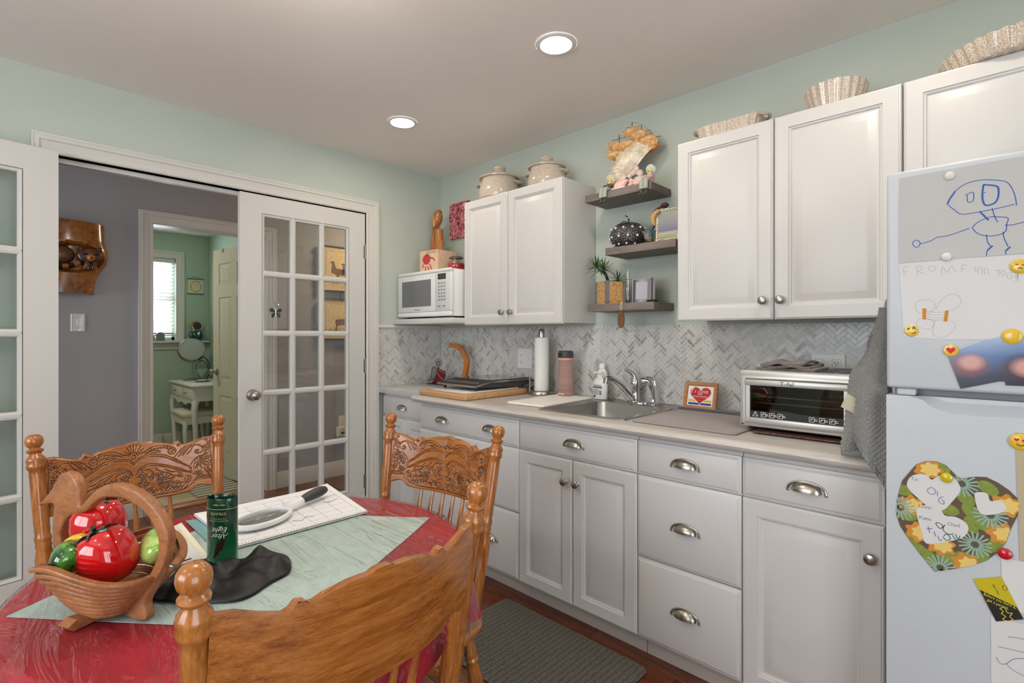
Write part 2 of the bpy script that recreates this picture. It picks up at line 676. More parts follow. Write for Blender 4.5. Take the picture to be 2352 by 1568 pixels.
def baseboard(side, p0, p1, u):
    """p0->p1 along the wall foot; u is the direction of travel"""
    L = (Vector(p1) - Vector(p0)).length
    m = MB()
    m.sweep([(0, 0), (L, 0)], BBP, False, frame(p0, u, (0, 0, 1)))
    return struct(m.build('baseboard_' + side, M['trim'], recalc=True))


baseboard('hall_right', (HX, FY1 + .085, 0), (HX, 1.2, 0), (0, 1, 0))
baseboard('hall_left', (HX, -4.3, 0), (HX, FY0 - .085, 0), (0, 1, 0))
baseboard('far', (BX, -3.0, 0), (BX, -.5, 0), (0, 1, 0))
baseboard('left', (0, -4.3, 0), (0, DY0 - .09, 0), (0, 1, 0))

# ---- far window: frame, sash, pane
wi = MB()
for a, b, c, d in ((WY0, WY0 + .03, WZ0, WZ1), (WY1 - .03, WY1, WZ0, WZ1), (WY0, WY1, WZ0, WZ0 + .035), (WY0, WY1, WZ1 - .03, WZ1)):
    wi.box(BX - .11, BX - .06, a, b, c, d)
win1 = struct(wi.build('window_1', M['trim'], smooth=0))
MB().box(BX - .10, BX - .07, WY0, WY1, 1.665, 1.705).build('meeting_rail', M['trim'], win1, smooth=0)
MB().box(BX - .086, BX - .082, WY0 + .03, WY1 - .03, WZ0 + .035, WZ1 - .03).build('pane', M['glass'], win1, smooth=0)
# ---- window and patio door frames behind the camera
wi = MB()
for a, b, c, d in ((1.1, 1.15, .95, 2.15), (3.05, 3.1, .95, 2.15), (1.1, 3.1, .95, 1.0), (1.1, 3.1, 2.1, 2.15), (2.08, 2.12, .95, 2.15)):
    wi.box(a, b, -4.40, -4.34, c, d)
struct(wi.build('window_2', M['trim'], smooth=0))
wi = MB()
for a, b, c, d in ((-3.4, -3.33, .1, 2.1), (-1.87, -1.8, .1, 2.1), (-3.4, -1.8, .1, .2), (-3.4, -1.8, 2.03, 2.1), (-2.64, -2.56, .1, 2.1)):
    wi.box(4.73, 4.79, a, b, c, d)
struct(wi.build('door_4', M['trim'], smooth=0))

# ---- small ledge trim above the backsplash on the left wall
struct(MB().rbox(0, .02, -.546, 0, 1.325, 1.347, .004, 2).build('trim_9', M['trim']))


# ================================================================== FRENCH DOORS
def french_leaf(name, mat4, W=.776, hinge_right=True, label=None):
    """leaf in local coords: u across 0..W from the lock side, v up, w toward the viewer"""
    H0, H1, T = .012, 2.083, .035
    d = struct(bpy.data.objects.new(name, None))
    COL.objects.link(d)
    d.matrix_world = mat4
    d.empty_display_size = .05
    ROOT[d.name] = mat4.inverted()
    px0, px1, pz0, pz1 = .117, W - .115, .245, 1.978
    b = MB(mat4)
    for (a, e, c, f) in ((0, px0, H0, H1), (px1, W, H0, H1), (px0, px1, H0, pz0), (px0, px1, pz1, H1)):
        b.box(a, e, c, f, -T / 2, T / 2)
    b.build('frame', M['door'], d, smooth=0)
    nx, nz = 3, 5
    pw, ph = (px1 - px0) / nx, (pz1 - pz0) / nz
    mp = [(0, .0172), (.003, .0175), (.006, .0150), (.010, .0145), (.014, .0090), (.014, .004), (0, .004)]
    for i in range(nx):
        for k in range(nz):
            a, e = px0 + i * pw, px0 + (i + 1) * pw
            c, f = pz0 + k * ph, pz0 + (k + 1) * ph
            s = .003 if True else 0
            m = MB(mat4)
            for sg in (1, -1):
                rect = [(a + s, c + s), (e - s, c + s), (e - s, f - s), (a + s, f - s)]
                m.sweep(rect, [(o, sg * h) for o, h in mp], True)
            m.build('pane_moulding', M['door'], d, recalc=True)
            MB(mat4).box(a + .012, e - .012, c + .012, f - .012, -.002, .002).build('pane', M['glass'], d, smooth=0)
    bars = MB(mat4)
    for i in range(1, nx):
        bars.box(px0 + i * pw - .0045, px0 + i * pw + .0045, pz0, pz1, -.0168, .0168)
    for k in range(1, nz):
        for i in range(nx):
            bars.box(px0 + i * pw + .0045, px0 + (i + 1) * pw - .0045, pz0 + k * ph - .0045, pz0 + k * ph + .0045, -.0168, .0168)
    bars.build('muntin', M['door'], d, smooth=0)
    # knob with rosette both sides
    for sg in (1, -1):
        kn = MB(mat4)
        F = frame((.066, .935, sg * T / 2), (sg, 0, 0), (0, 1, 0))
        kn.lathe([(.033, 0), (.033, .003), (.028, .009), (.013, .012), (.0115, .03), (.018, .036), (.0265, .046), (.0275, .056), (.023, .066), (.012, .0705), (.0005, .072)], 24, F)
        kn.build('knob', M['nickel'], d)
    for hz in ((1.83, 1.07, .30) if hinge_right else ()):
        hg = MB(mat4)
        hg.cyl((W + .004, hz - .047, T / 2 + .001), (W + .004, hz + .047, T / 2 + .001), .0062, n=10)
        hg.box(W - .010, W + .002, hz - .045, hz + .045, T / 2 - .003, T / 2 + .0012)
        hg.build('hinge', M['hinge'], d)
    return d


# right leaf, closed
mR = frame((-.02, DY1 - .780, 0), (0, 1, 0), (0, 0, 1))
french_leaf('door_1', mR)
# left leaf, swung right back against the wall: lock side is out of frame on the left
hd = Vector((.155, -.988, 0)).normalized()
Wl = .776
o_lock = Vector((.072, DY0 - .004, 0)) + hd * Wl
mL = frame((o_lock.x, o_lock.y, 0), (-hd.x, -hd.y, 0), (0, 0, 1))
french_leaf('door_2', mL, hinge_right=False)


# ================================================================== HERRINGBONE BACKSPLASH
def tile_mat(name, attr):
    m, nt, b = base(name)
    if attr:
        at = nt.nodes.new('ShaderNodeAttribute')
        at.attribute_name = 'shade'
        rv = at.outputs['Fac']
    else:
        oi = nt.nodes.new('ShaderNodeObjectInfo')
        rv = oi.outputs['Random']
    mr = nt.nodes.new('ShaderNodeMath')
    mr.operation = 'POWER'
    mr.inputs[1].default_value = 1.6
    nt.links.new(rv, mr.inputs[0])
    c1 = ramp(nt, mr.outputs[0], [(0, S(208, 207, 203)), (.5, S(196, 195, 191)), (.85, S(180, 178, 174)), (1, S(158, 155, 150))])
    vec = coords(nt, kind='Generated') if False else None
    g = nt.nodes.new('ShaderNodeNewGeometry')
    f = noise_node(nt, g.outputs['Position'], 26, 6, .65, 1.2)
    c2 = ramp(nt, f, [(.34, S(150, 150, 146)), (.46, (1, 1, 1, 1)), (1, (1, 1, 1, 1))])
    mx = nt.nodes.new('ShaderNodeMix')
    mx.data_type, mx.blend_type = 'RGBA', 'MULTIPLY'
    mx.inputs['Factor'].default_value = .45
    nt.links.new(c1, mx.inputs['A'])
    nt.links.new(c2, mx.inputs['B'])
    nt.links.new(mx.outputs['Result'], b.inputs['Base Color'])
    b.inputs['Roughness'].default_value = .28
    return m


M['tile'] = tile_mat('marble_tile', False)
M['tile_s'] = tile_mat('marble_tile_field', True)
M['grout'] = pmat('grout', S(226, 223, 217), .9)


def clip_poly(P, x0, x1, y0, y1):
    for ax, lim, sg in ((0, x0, 1), (0, x1, -1), (1, y0, 1), (1, y1, -1)):
        out = []
        for i in range(len(P)):
            a, b = P[i], P[(i + 1) % len(P)]
            da, db = sg * (a[ax] - lim), sg * (b[ax] - lim)
            if da >= 0:
                out.append(a)
            if (da >= 0) != (db >= 0):
                t = da / (da - db)
                out.append((a[0] + t * (b[0] - a[0]), a[1] + t * (b[1] - a[1])))
        P = out
        if len(P) < 3:
            return []
    return P


def herring(U0, U1, V0, V1):
    W = .01745
    g = .0011
    n = 3
    c = math.sqrt(.5)
    out = []
    R = 30
    for i in range(-R, R):
        for k in range(-12, 46):
            bx, by = i + n * k, i - n * k
            for (x0, x1, y0, y1) in ((bx, bx + n, by, by + 1), (bx + n, bx + n + 1, by - n + 1, by + 1)):
                q = [(x0 * W + g, y0 * W + g), (x1 * W - g, y0 * W + g), (x1 * W - g, y1 * W - g), (x0 * W + g, y1 * W - g)]
                r = [((x - y) * c, (x + y) * c) for x, y in q]
                r = [(u, v + 1.1) for u, v in r]
                if max(p[0] for p in r) < U0 or min(p[0] for p in r) > U1 or max(p[1] for p in r) < V0 or min(p[1] for p in r) > V1:
                    continue
                full = all(U0 <= p[0] <= U1 and V0 <= p[1] <= V1 for p in r)
                pr = r if full else clip_poly(r, U0, U1, V0, V1)
                if len(pr) >= 3:
                    out.append((pr, full))
    return out


def tile_prism(m, P, FR):
    cx, cy = sum(p[0] for p in P) / len(P), sum(p[1] for p in P) / len(P)
    n = len(P)
    In = []
    for p in P:
        dx, dy = cx - p[0], cy - p[1]
        L = math.hypot(dx, dy) or 1
        In.append((p[0] + dx / L * .0012, p[1] + dy / L * .0012))
    vs = [(u, v, 0) for u, v in P] + [(u, v, .0034) for u, v in P] + [(u, v, .004) for u, v in In]
    fs = [(i, (i + 1) % n, n + (i + 1) % n, n + i) for i in range(n)] + [(n + i, n + (i + 1) % n, 2 * n + (i + 1) % n, 2 * n + i) for i in range(n)]
    fs.append(tuple(2 * n + i for i in range(n)))
    m.add(vs, fs, FR)


TOPZ, BOTZ = 1.327, .926


def backsplash(name, FR, U0, U1, nparts, rank):
    g = MB(FR).box(U0, U1, BOTZ, TOPZ, 0, .0047).build(name, M['grout'], smooth=0)
    struct(g)
    T = herring(U0, U1, BOTZ, TOPZ)
    T.sort(key=rank)
    FR2 = FR @ Matrix.Translation((0, 0, .0012))
    for P, full in T[:nparts]:
        m = MB()
        tile_prism(m, P, FR2)
        m.build('tile', M['tile'], g, smooth=0)
    if len(T) > nparts:
        m = MB()
        shade = []
        for P, full in T[nparts:]:
            n0 = len(m.f)
            tile_prism(m, P, FR2)
            shade += [random.random()] * (len(m.f) - n0)
        o = m.build('tile_field', M['tile_s'], g, smooth=0)
        o['kind'] = 'stuff'
        at = o.data.attributes.new('shade', 'FLOAT', 'FACE')
        at.data.foreach_set('value', shade)
    return len(T)


def rk(t):
    cx = sum(p[0] for p in t[0]) / len(t[0])
    cz = sum(p[1] for p in t[0]) / len(t[0])
    hidden = cx > 2.82 or (cx > 2.40 and cz < 1.13) or (cx > 2.68)
    return 10 - cx if hidden else 3 - cx


FRB = frame((0, 0, 0), (1, 0, 0), (0, 0, 1))
backsplash('trim_10', FRB, .006, 2.90, 300, rk)
FRL = frame((0, 0, 0), (0, 1, 0), (0, 0, 1))
backsplash('trim_11', FRL, -.546, -.006, 0, lambda t: 0)
# ================================================================== CABINETS
def lam_mat(name, a, b_, c, rough=.32):
    m, nt, b = base(name)
    f = noise_node(nt, coords(nt, (1.2, 9, 9)), 3.2, 6, .62, .8)
    nt.links.new(ramp(nt, f, [(.3, a), (.5, b_), (.7, c)]), b.inputs['Base Color'])
    b.inputs['Roughness'].default_value = rough
    return m


M['counter'] = lam_mat('counter_laminate', S(170, 164, 156), S(188, 182, 175), S(198, 194, 188))
M['counter_l'] = lam_mat('side_counter_laminate', S(186, 184, 182), S(200, 198, 196), S(210, 208, 206))
M['toe'] = pmat('toe_kick', S(190, 182, 172), .6)

DOOR_STEPS = [(0, -.021), (0, -.008), (.0025, -.004), (.006, -.003), (.0075, 0), (.050, 0), (.052, -.005), (.057, -.0055), (.059, -.0095), (.062, -.0115), (.066, -.0115), (.070, -.0100), (.092, -.0025), (.095, -.0018)]
DRAWER_STEPS = [(0, -.021), (0, -.0095), (.003, -.0085), (.011, -.001), (.013, 0)]


def face_frame(yf):
    return frame((0, yf, 0), (1, 0, 0), (0, 0, 1))     # w points to -y, out of the cabinet


def door_part(root, yf, x0, x1, z0, z1, knob=None):
    F = face_frame(yf)
    d = MB().nested(x0, x1, z0, z1, DOOR_STEPS, F).build('door', M['cab'], root, smooth=30)
    if knob:
        kx, kz = knob
        k = MB().lathe([(.0085, 0), (.0085, .002), (.0055, .005), (.0055, .013), (.011, .016), (.0155, .021), (.0165, .025), (.014, .029), (.007, .0315), (.0005, .032)], 20, face_frame(yf) @ Matrix.Translation((kx, kz, 0)))
        k.build('knob', M['nickel'], d)
    return d


def cup_pull(d, yf, cx, cz, w=.106, h=.030, dep=.024):
    F = face_frame(yf) @ Matrix.Translation((cx, cz - h * .5, 0))
    m = MB(F)
    a = w * .40

    def dome(u, v):
        th, ph = PI * u, PI / 2 * v
        s = math.sin(th) ** .8
        return (-a * math.cos(th), h * math.cos(ph) * s + .001, dep * math.sin(ph) * s + .0008)
    m.grid(25, 9, dome)
    # flange arch with screw feet
    arch = [(-w / 2 * math.cos(PI * t), h * 1.06 * math.sin(PI * t) ** .85 + .0, .0022) for t in [i / 24 for i in range(25)]]
    m.tube(arch, .0036, 8)
    for sx in (-1, 1):
        m.lathe([(.0052, 0), (.0052, .003), (.003, .0048), (.0004, .005)], 10, Matrix.Translation((sx * w / 2, .0, 0)))
    m.build('cup_pull', M['nickel'], d)


def drawer_part(root, yf, x0, x1, z0, z1, pulls=()):
    d = MB().nested(x0, x1, z0, z1, DRAWER_STEPS, face_frame(yf)).build('drawer', M['cab'], root, smooth=30)
    for px, pz in pulls:
        cup_pull(d, yf, px, pz)
    return d


YB = -.637          # base door faces
YU = -.3074         # upper door faces
G = .0018           # half gap between fronts
ZB0, ZB1 = .105, .866
ZD = .735           # drawer / door split


def base_body(root, x0, x1, yf, ytoe, hollow=False):
    b = MB()
    if hollow:
        b.box(x0 + .0008, x0 + .017, yf + .0205, -.012, .095, .885).box(x1 - .017, x1 - .0008, yf + .0205, -.012, .095, .885)
        b.box(x0 + .017, x1 - .017, yf + .0205, -.012, .095, .112).box(x0 + .017, x1 - .017, -.02, -.012, .112, .885).box(x0 + .017, x1 - .017, yf + .0205, yf + .032, .72, .885)
    else:
        b.box(x0 + .0008, x1 - .0008, yf + .0205, -.012, .095, .885)
    b.box(x0 + .02, x1 - .02, ytoe + .02, -.02, 0.0, .095)
    b.build('body', M['cab'], root, smooth=0)
    MB().box(x0 + .001, x1 - .001, ytoe, ytoe + .0155, .0, .0945).build('toe_kick', M['toe'], root, smooth=0)


YT = -.553
# --- corner unit, set back
YS = -.527
c = thing('base_cabinet', 'set back white corner base cabinet with one drawer over two small doors', 'cabinet', (.32, YS, 0), group='base cabinets')
base_body(c, .034, .609, YS, YS + .07)
drawer_part(c, YS, .038, .604, .742, ZB1, [(.27, .806)])
door_part(c, YS, .038, .304, ZB0, .732, (.282, .630))
door_part(c, YS, .308, .604, ZB0, .732, (.330, .630))
# --- drawer unit at the left end of the main counter
c = thing('base_cabinet', 'wide white drawer base cabinet whose top drawer has two cup pulls', 'cabinet', (1.01, YB, 0), group='base cabinets')
base_body(c, .612, 1.411, YB, YT)
drawer_part(c, YB, .614, 1.411 - G, ZD + .003, ZB1, [(.826, .806), (1.216, .806)])
drawer_part(c, YB, .614, 1.411 - G, .427, ZD - .003, [(.826, .575), (1.216, .575)])
drawer_part(c, YB, .614, 1.411 - G, ZB0, .421, [(.826, .264), (1.216, .264)])
# --- sink base
c = thing('base_cabinet', 'white sink base cabinet with false drawer front over two panelled doors', 'cabinet', (1.73, YB, 0), group='base cabinets')
base_body(c, 1.412, 2.046, YB, YT, True)
drawer_part(c, YB, 1.411 + G, 2.046 - G, ZD + .003, ZB1, [(1.740, .808)])
door_part(c, YB, 1.411 + G, 1.730 - G, ZB0, ZD - .003, (1.698, .638))
door_part(c, YB, 1.730 + G, 2.046 - G, ZB0, ZD - .003, (1.762, .638))
# --- three-drawer unit
c = thing('base_cabinet', 'narrow white base cabinet of three stacked drawers with one cup pull each', 'cabinet', (2.245, YB, 0), group='base cabinets')
base_body(c, 2.047, 2.443, YB, YT)
for z0, z1, pz in ((ZD + .003, ZB1, .808), (.420, ZD - .003, .572), (ZB0, .414, .262)):
    drawer_part(c, YB, 2.046 + G, 2.443 - G, z0, z1, [(2.246, pz)])
# --- last unit beside the refrigerator
c = thing('base_cabinet', 'white base cabinet beside the refrigerator with one drawer over one door', 'cabinet', (2.64, YB, 0), group='base cabinets')
base_body(c, 2.444, 2.838, YB, YT)
drawer_part(c, YB, 2.443 + G, 2.838 - G, ZD + .003, ZB1, [(2.640, .806)])
door_part(c, YB, 2.443 + G, 2.838 - G, ZB0, ZD - .003, (2.806, .640))

# --- worktops
SX0, SX1, SY0, SY1 = 1.515, 1.955, -.575, -.075     # sink cut-out


def worktop_profile():
    pr = [(-.002, .886), (-.640, .886), (-.668, .889), (-.679, .897), (-.682, .908), (-.677, .918), (-.664, .9245), (-.648, .926), (-.002, .926)]
    return pr


wt = MB()
pr = worktop_profile()
front = [p for p in pr if True]
# full-width front strip and rear strip, left and right of the sink
def strip(x0, x1, ya, yb):
    wt.box(x0, x1, ya, yb, .886, .926)


nose = [(-.60, .886)] + pr[1:-1] + [(-.60, .926)]
wt.rings([[(.592, y, z) for y, z in nose], [(2.842, y, z) for y, z in nose]])
strip(.592, SX0, -.60, -.003)
strip(SX1, 2.842, -.60, -.003)
strip(SX0, SX1, -.60, SY0)
strip(SX0, SX1, SY1, -.003)
t = wt.build('worktop', M['counter'], smooth=40, recalc=True)
tag(t, 'long pale grey streaked laminate worktop with a rounded front edge', 'countertop')
wt = MB().rbox(.004, .5915, -.546, -.003, .8865, .926, .003, 2)
t = wt.build('worktop', M['counter_l'])
tag(t, 'short grey square edged worktop on the set back corner cabinet', 'countertop')


# --- wall cabinets
def wall_cab(label, x0, x1, z0, z1, doors, y0=YU):
    c = thing('wall_cabinet', label, 'cabinet', ((x0 + x1) / 2, y0, z0), group='white wall cabinets')
    MB().rbox(x0, x1, y0 + .0195, -.003, z0, z1, .0012, 1).build('body', M['cab'], c)
    for a, b, kn in doors:
        door_part(c, y0, a, b, z0 - .006, z1, kn)
    return c


ZU0, ZU1 = 1.342, 2.1075
wall_cab('white two door wall cabinet to the right of the microwave', .627, 1.411, ZU0, ZU1, [(.627, 1.009, (.974, 1.408)), (1.0125, 1.410, (1.046, 1.408))])
wall_cab('white two door wall cabinet above the toaster oven', 2.050, 2.836, ZU0, ZU1, [(2.051, 2.4405, (2.408, 1.410)), (2.4445, 2.835, (2.470, 1.410))])
wall_cab('shallow height white wall cabinet over the refrigerator', 2.838, 3.640, 1.74, ZU1, [(2.841, 3.237, None), (3.241, 3.637, None)])
# --- open shelf under the microwave
sh = MB()
sh.rbox(.003, .640, -.425, -.003, 1.349, 1.384, .003, 2)
tag(sh.build('microwave_shelf', M['cab']), 'white board shelf carrying the microwave', 'shelf')
# --- floating shelves
M['shelfwood'] = wood('grey_oak_shelf', S(92, 82, 76), S(112, 101, 94), S(128, 117, 109), axis=0, scale=10, rough=.55, coat=0, stretch=10)
for lab, x0, z in (('top', 1.486, 1.990), ('middle', 1.612, 1.700), ('bottom', 1.502, 1.4165)):
    s = thing('floating_shelf', {'top': 'topmost grey wood floating shelf, under the shell ship', 'middle': 'middle grey wood floating shelf, under the black pumpkin', 'bottom': 'lowest grey wood floating shelf, under the potted plants'}[lab], 'shelf', (x0 + .19, -.1, z - .018), group='floating shelves')
    MB().rbox(x0, x0 + .382, -.205, -.003, z - .0185, z + .0185, .0012, 1).build('board', M['shelfwood'], s)
    for dx in (.09, .29):
        MB().cyl((x0 + dx, -.1, z - .0188), (x0 + dx, -.1, z - .0178), .006, n=10).build('screw_hole', M['black'], s)
SH1, SH2, SH3 = 1.990 + .0185, 1.700 + .0185, 1.4165 + .0185

# --- outlet plates on the backsplash
def plate(label, x0, x1, z0, z1, y, kinds):
    p = thing('outlet_plate', label, 'outlet', ((x0 + x1) / 2, y, z0), group='backsplash outlets')
    F = face_frame(y)
    MB().nested(x0, x1, z0, z1, [(0, 0), (0, .004), (.003, .0065)], F).build('plate', M['white'], p)
    n = len(kinds)
    for i, k in enumerate(kinds):
        cx = x0 + (x1 - x0) * (i + .5) / n
        cz = (z0 + z1) / 2
        if k == 'outlet':
            for s in (-1, 1):
                MB().rbox(cx - .016, cx + .016, cz + s * .021 - .0145, cz + s * .021 + .0145, .006, .0085, .004, 2, F).build('socket', M['white'], p)
                sl = MB()
                for dx in (-.006, .006):
                    sl.box(cx + dx - .001, cx + dx + .001, cz + s * .021 - .002, cz + s * .021 + .006, .0085, .0089, F)
                sl.box(cx - .002, cx + .002, cz + s * .021 - .009, cz + s * .021 - .005, .0085, .0089, F)
                sl.build('slot', M['rubber'], p, smooth=0)
        else:
            MB().rbox(cx - .005, cx + .005, cz - .006, cz + .012, .006, .013, .002, 2, F).build('switch_lever', M['white'], p)


plate('white two gang plate with outlet and switch beside the paper towels', .812, .934, 1.062, 1.190, -.0052, ('outlet', 'switch'))
plate('white outlet plate half hidden behind the folded towel on the oven', 2.498, 2.620, 1.085, 1.200, -.0052, ('outlet', 'outlet'))

# ================================================================== RECESSED LIGHTS
M['lamp'] = pmat('lit_diffuser', (1, 1, 1, 1), .5, emit=(1.0, .88, .74, 1), estr=118)
for lab, lx, ly in (('round recessed ceiling light nearer the double doors', .66, -.785), ('round recessed ceiling light above the sink side of the room', 1.763, -.785),
                    ('round recessed ceiling light above the refrigerator', 2.87, -.785), ('added unseen recessed ceiling light behind the dining table', 1.75, -3.30),
                    ('added unseen recessed ceiling light behind the camera', 3.1, -3.30)):  # the pair behind table and camera is unseen, added to light the room
    r = thing('recessed_light', lab, 'ceiling light', (lx, ly, CZ), group='recessed ceiling lights')
    MB(Matrix.Translation((lx, ly, CZ))).lathe([(.062, -.0005), (.064, -.006), (.075, -.0075), (.083, -.004), (.084, -.0003)], 40, cap0=False, cap1=False).build('trim_ring', M['white'], r)
    MB(Matrix.Translation((lx, ly, CZ))).lathe([(.0635, -.0012), (.0635, -.0035), (.0005, -.0040)], 40).build('diffuser', M['lamp'], r)
# ================================================================== THINGS ON THE WORKTOP
ZC = .9265


def rr(x0, x1, y0, y1, r, z, n=5):
    out = []
    for cx, cy, a in ((x1 - r, y1 - r, 0), (x0 + r, y1 - r, 90), (x0 + r, y0 + r, 180), (x1 - r, y0 + r, 270)):
        for i in range(n + 1):
            t = math.radians(a + 90 * i / n)
            out.append((cx + r * math.cos(t), cy + r * math.sin(t), z))
    return out


# ---- sink
s = thing('sink', 'single bowl stainless steel sink set into the worktop', 'sink', (1.725, -.31, ZC))
m = MB()
L = [rr(1.490, 1.962, -.603, -.024, .03, .9262), rr(1.493, 1.959, -.600, -.027, .03, .931), rr(1.500, 1.952, -.593, -.034, .03, .932),
     rr(1.503, 1.949, -.590, -.037, .03, .9295), rr(1.524, 1.926, -.571, -.142, .055, .9295), rr(1.530, 1.920, -.565, -.148, .055, .926), rr(1.534, 1.916, -.561, -.152, .055, .915),
     rr(1.545, 1.905, -.550, -.163, .05, .80), rr(1.556, 1.894, -.539, -.174, .045, .782), rr(1.585, 1.865, -.51, -.20, .03, .776), rr(1.70, 1.75, -.38, -.33, .02, .774)]
m.rings(L, False, True)
m.build('basin', M['steel'], s, recalc=True)
MB(Matrix.Translation((1.725, -.355, .7745))).lathe([(.04, 0), (.042, .0025), (.036, .003), (.03, -.001), (.001, -.0015)], 24).build('drain', M['chrome'], s)

# ---- faucet
f = thing('faucet', 'chrome single lever kitchen faucet at the back of the sink', 'faucet', (1.713, -.085, .9295))
fx, fy = 1.713, -.085
MB(Matrix.Translation((fx, fy, .9297))).lathe([(.001, 0), (.075, 0), (.075, .006), (.062, .011), (.001, .012)], 28, sx=1.0, sy=.42).build('base_plate', M['chrome'], f)
MB(Matrix.Translation((fx, fy, .9397))).lathe([(.024, 0), (.025, .012), (.0215, .03), (.0215, .065), (.0245, .085), (.023, .105), (.016, .122), (.006, .130), (.0005, .1305)], 24).build('body', M['chrome'], f)
sp = smooth_path([(fx, fy - .012, .948), (fx - .012, fy - .05, .985), (fx - .028, fy - .10, 1.03), (fx - .040, fy - .145, 1.058), (fx - .05, fy - .175, 1.062), (fx - .053, fy - .186, 1.058)], 6)
m = MB().tube(sp, [.0165 - .006 * i / (len(sp) - 1) for i in range(len(sp))], 14)
m.build('spout', M['chrome'], f)
MB().cyl((fx - .0525, fy - .1845, 1.060), (fx - .0535, fy - .190, 1.036), .0125, .0125, 16).build('aerator', M['chrome'], f)
lv = smooth_path([(fx, fy, 1.055), (fx - .010, fy - .008, 1.078), (fx - .026, fy - .022, 1.092), (fx - .045, fy - .036, 1.098)], 6)
m = MB().tube(lv, [.016 - .0105 * i / (len(lv) - 1) for i in range(len(lv))], 12)
m.build('lever', M['chrome'], f)

# ---- side sprayer
f = thing('side_sprayer', 'chrome pull out side sprayer standing right of the faucet', 'sprayer', (1.815, -.085, .9295))
MB(Matrix.Translation((1.815, -.085, .9297))).lathe([(.001, 0), (.023, 0), (.023, .004), (.015, .01), (.012, .022), (.012, .028), (.001, .028)], 20).build('collar', M['chrome'], f)
sp = smooth_path([(1.815, -.085, .955), (1.813, -.085, .985), (1.808, -.088, 1.018), (1.798, -.097, 1.042), (1.782, -.110, 1.049), (1.770, -.120, 1.046)], 6)
MB().tube(sp, [.0105 + .006 * (i / (len(sp) - 1)) for i in range(len(sp))], 14).build('handle', M['chrome'], f)
MB().tube(smooth_path([(1.825, -.083, 1.025), (1.818, -.082, 1.05), (1.803, -.09, 1.063), (1.787, -.103, 1.066)], 5), .0045, 8).build('trigger', M['chrome'], f)

# ---- soap bottles
M['soap'] = pmat('white_soap_plastic', S(233, 231, 224), .3)
M['print_blue'] = pmat('blue_print', S(70, 84, 130), .6)
M['print_dark'] = pmat('dark_print', S(45, 45, 50), .6)
M['print_grey'] = pmat('grey_print', S(120, 122, 128), .7)
M['print_red'] = pmat('red_print', S(196, 30, 34), .5)
M['print_white'] = pmat('white_print', S(238, 236, 230), .6)
b = thing('soap_bottle', 'white hand soap pump bottle with blue printed label left of the faucet', 'bottle', (1.512, -.10, .9325), group='soap bottles')
bx, by, bz = 1.512, -.10, .9327
MB(Matrix.Translation((bx, by, bz))).lathe([(.001, 0), (.038, 0), (.0405, .005), (.0435, .05), (.043, .085), (.036, .103), (.018, .112), (.0135, .115), (.001, .115)], 28, sx=1, sy=.6).build('body', M['soap'], b)
pm = MB(Matrix.Translation((bx, by, bz)))
pm.lathe([(.014, .113), (.014, .127), (.012, .129), (.006, .130), (.006, .138), (.015, .139), (.015, .147), (.0135, .149), (.001, .149)], 18)
pm.tube([(0, 0, .143), (-.018, -.012, .143), (-.03, -.02, .1385)], [.0055, .005, .004], 8)
pm.build('pump', M['soap'], b)
lab = MB()
F = frame((bx, by - .0272, bz), (1, 0, 0), (0, 0, 1))
for k in range(3):
    lab.box(-.024, .024, .076 - k * .0035, .0775 - k * .0035, 0, .0004, F)
lab.text('DERMASOFT', .009, F @ Matrix.Translation((0, .066, .0003))) if False else lab.box(-.028, .028, .060, .067, 0, .0004, F)
for k in range(7):
    lab.box(-.026, .004, .052 - k * .0042, .0536 - k * .0042, 0, .0004, F)
lab.build('label_print', M['print_blue'], b, smooth=0)
lab = MB()
for k in range(6):
    lab.box(.010, .022, .026 + k * .004, .0284 + k * .004, 0, .0004, F)
lab.box(-.026, -.015, .012, .022, 0, .0004, F)
lab.build('barcode', M['print_dark'], b, smooth=0)['kind'] = 'stuff'
b = thing('soap_bottle', 'taller white bottle with a white cap standing behind the pump soap', 'bottle', (1.490, -.052, .9325), group='soap bottles')
MB(Matrix.Translation((1.490, -.052, .9327))).lathe([(.001, 0), (.034, 0), (.036, .006), (.036, .12), (.030, .145), (.017, .158), (.001, .158)], 24, sx=.9, sy=.62).build('body', M['soap'], b)
MB(Matrix.Translation((1.490, -.052, .9327))).lathe([(.0165, .159), (.0165, .186), (.015, .189), (.001, .189)], 20).build('cap', M['white'], b)

# ---- pink water bottle
M['pinkpl'] = pmat('pink_clear_plastic', S(240, 196, 186), .10, trans=.8, ior=1.12)
M['pinkband'] = pmat('pink_plastic', S(222, 158, 146), .35)
M['charcoal'] = pmat('charcoal_plastic', S(62, 62, 64), .4)
b = thing('water_bottle', 'translucent pink drinking bottle with a charcoal flip lid', 'bottle', (1.302, -.135, ZC))
T = Matrix.Translation((1.302, -.135, .9378))
MB(T).lathe([(.001, 0), (.041, 0), (.0435, .004), (.0435, .075), (.0425, .14), (.0405, .19), (.043, .204), (.044, .212), (.0005, .212)], 32).build('body', M['pinkpl'], b)
MB(T).lathe([(.0445, .198), (.046, .20), (.046, .208), (.0445, .211)], 32, cap0=False, cap1=False).build('neck_band', M['pinkband'], b)
lid = MB(T).lathe([(.001, .2122), (.0445, .2122), (.0455, .216), (.0445, .235), (.041, .247), (.036, .250), (.0005, .2505)], 32).build('lid', M['charcoal'], b)
MB(T).rbox(-.012, .012, -.0475, -.040, .222, .234, .003, 2).build('lid_button', M['rubber'], lid)
MB().text('contigo', .016, frame((1.302, -.135 - .0436, .951), (1, 0, 0), (0, 0, 1))).build('lettering', M['print_white'], b, smooth=0)

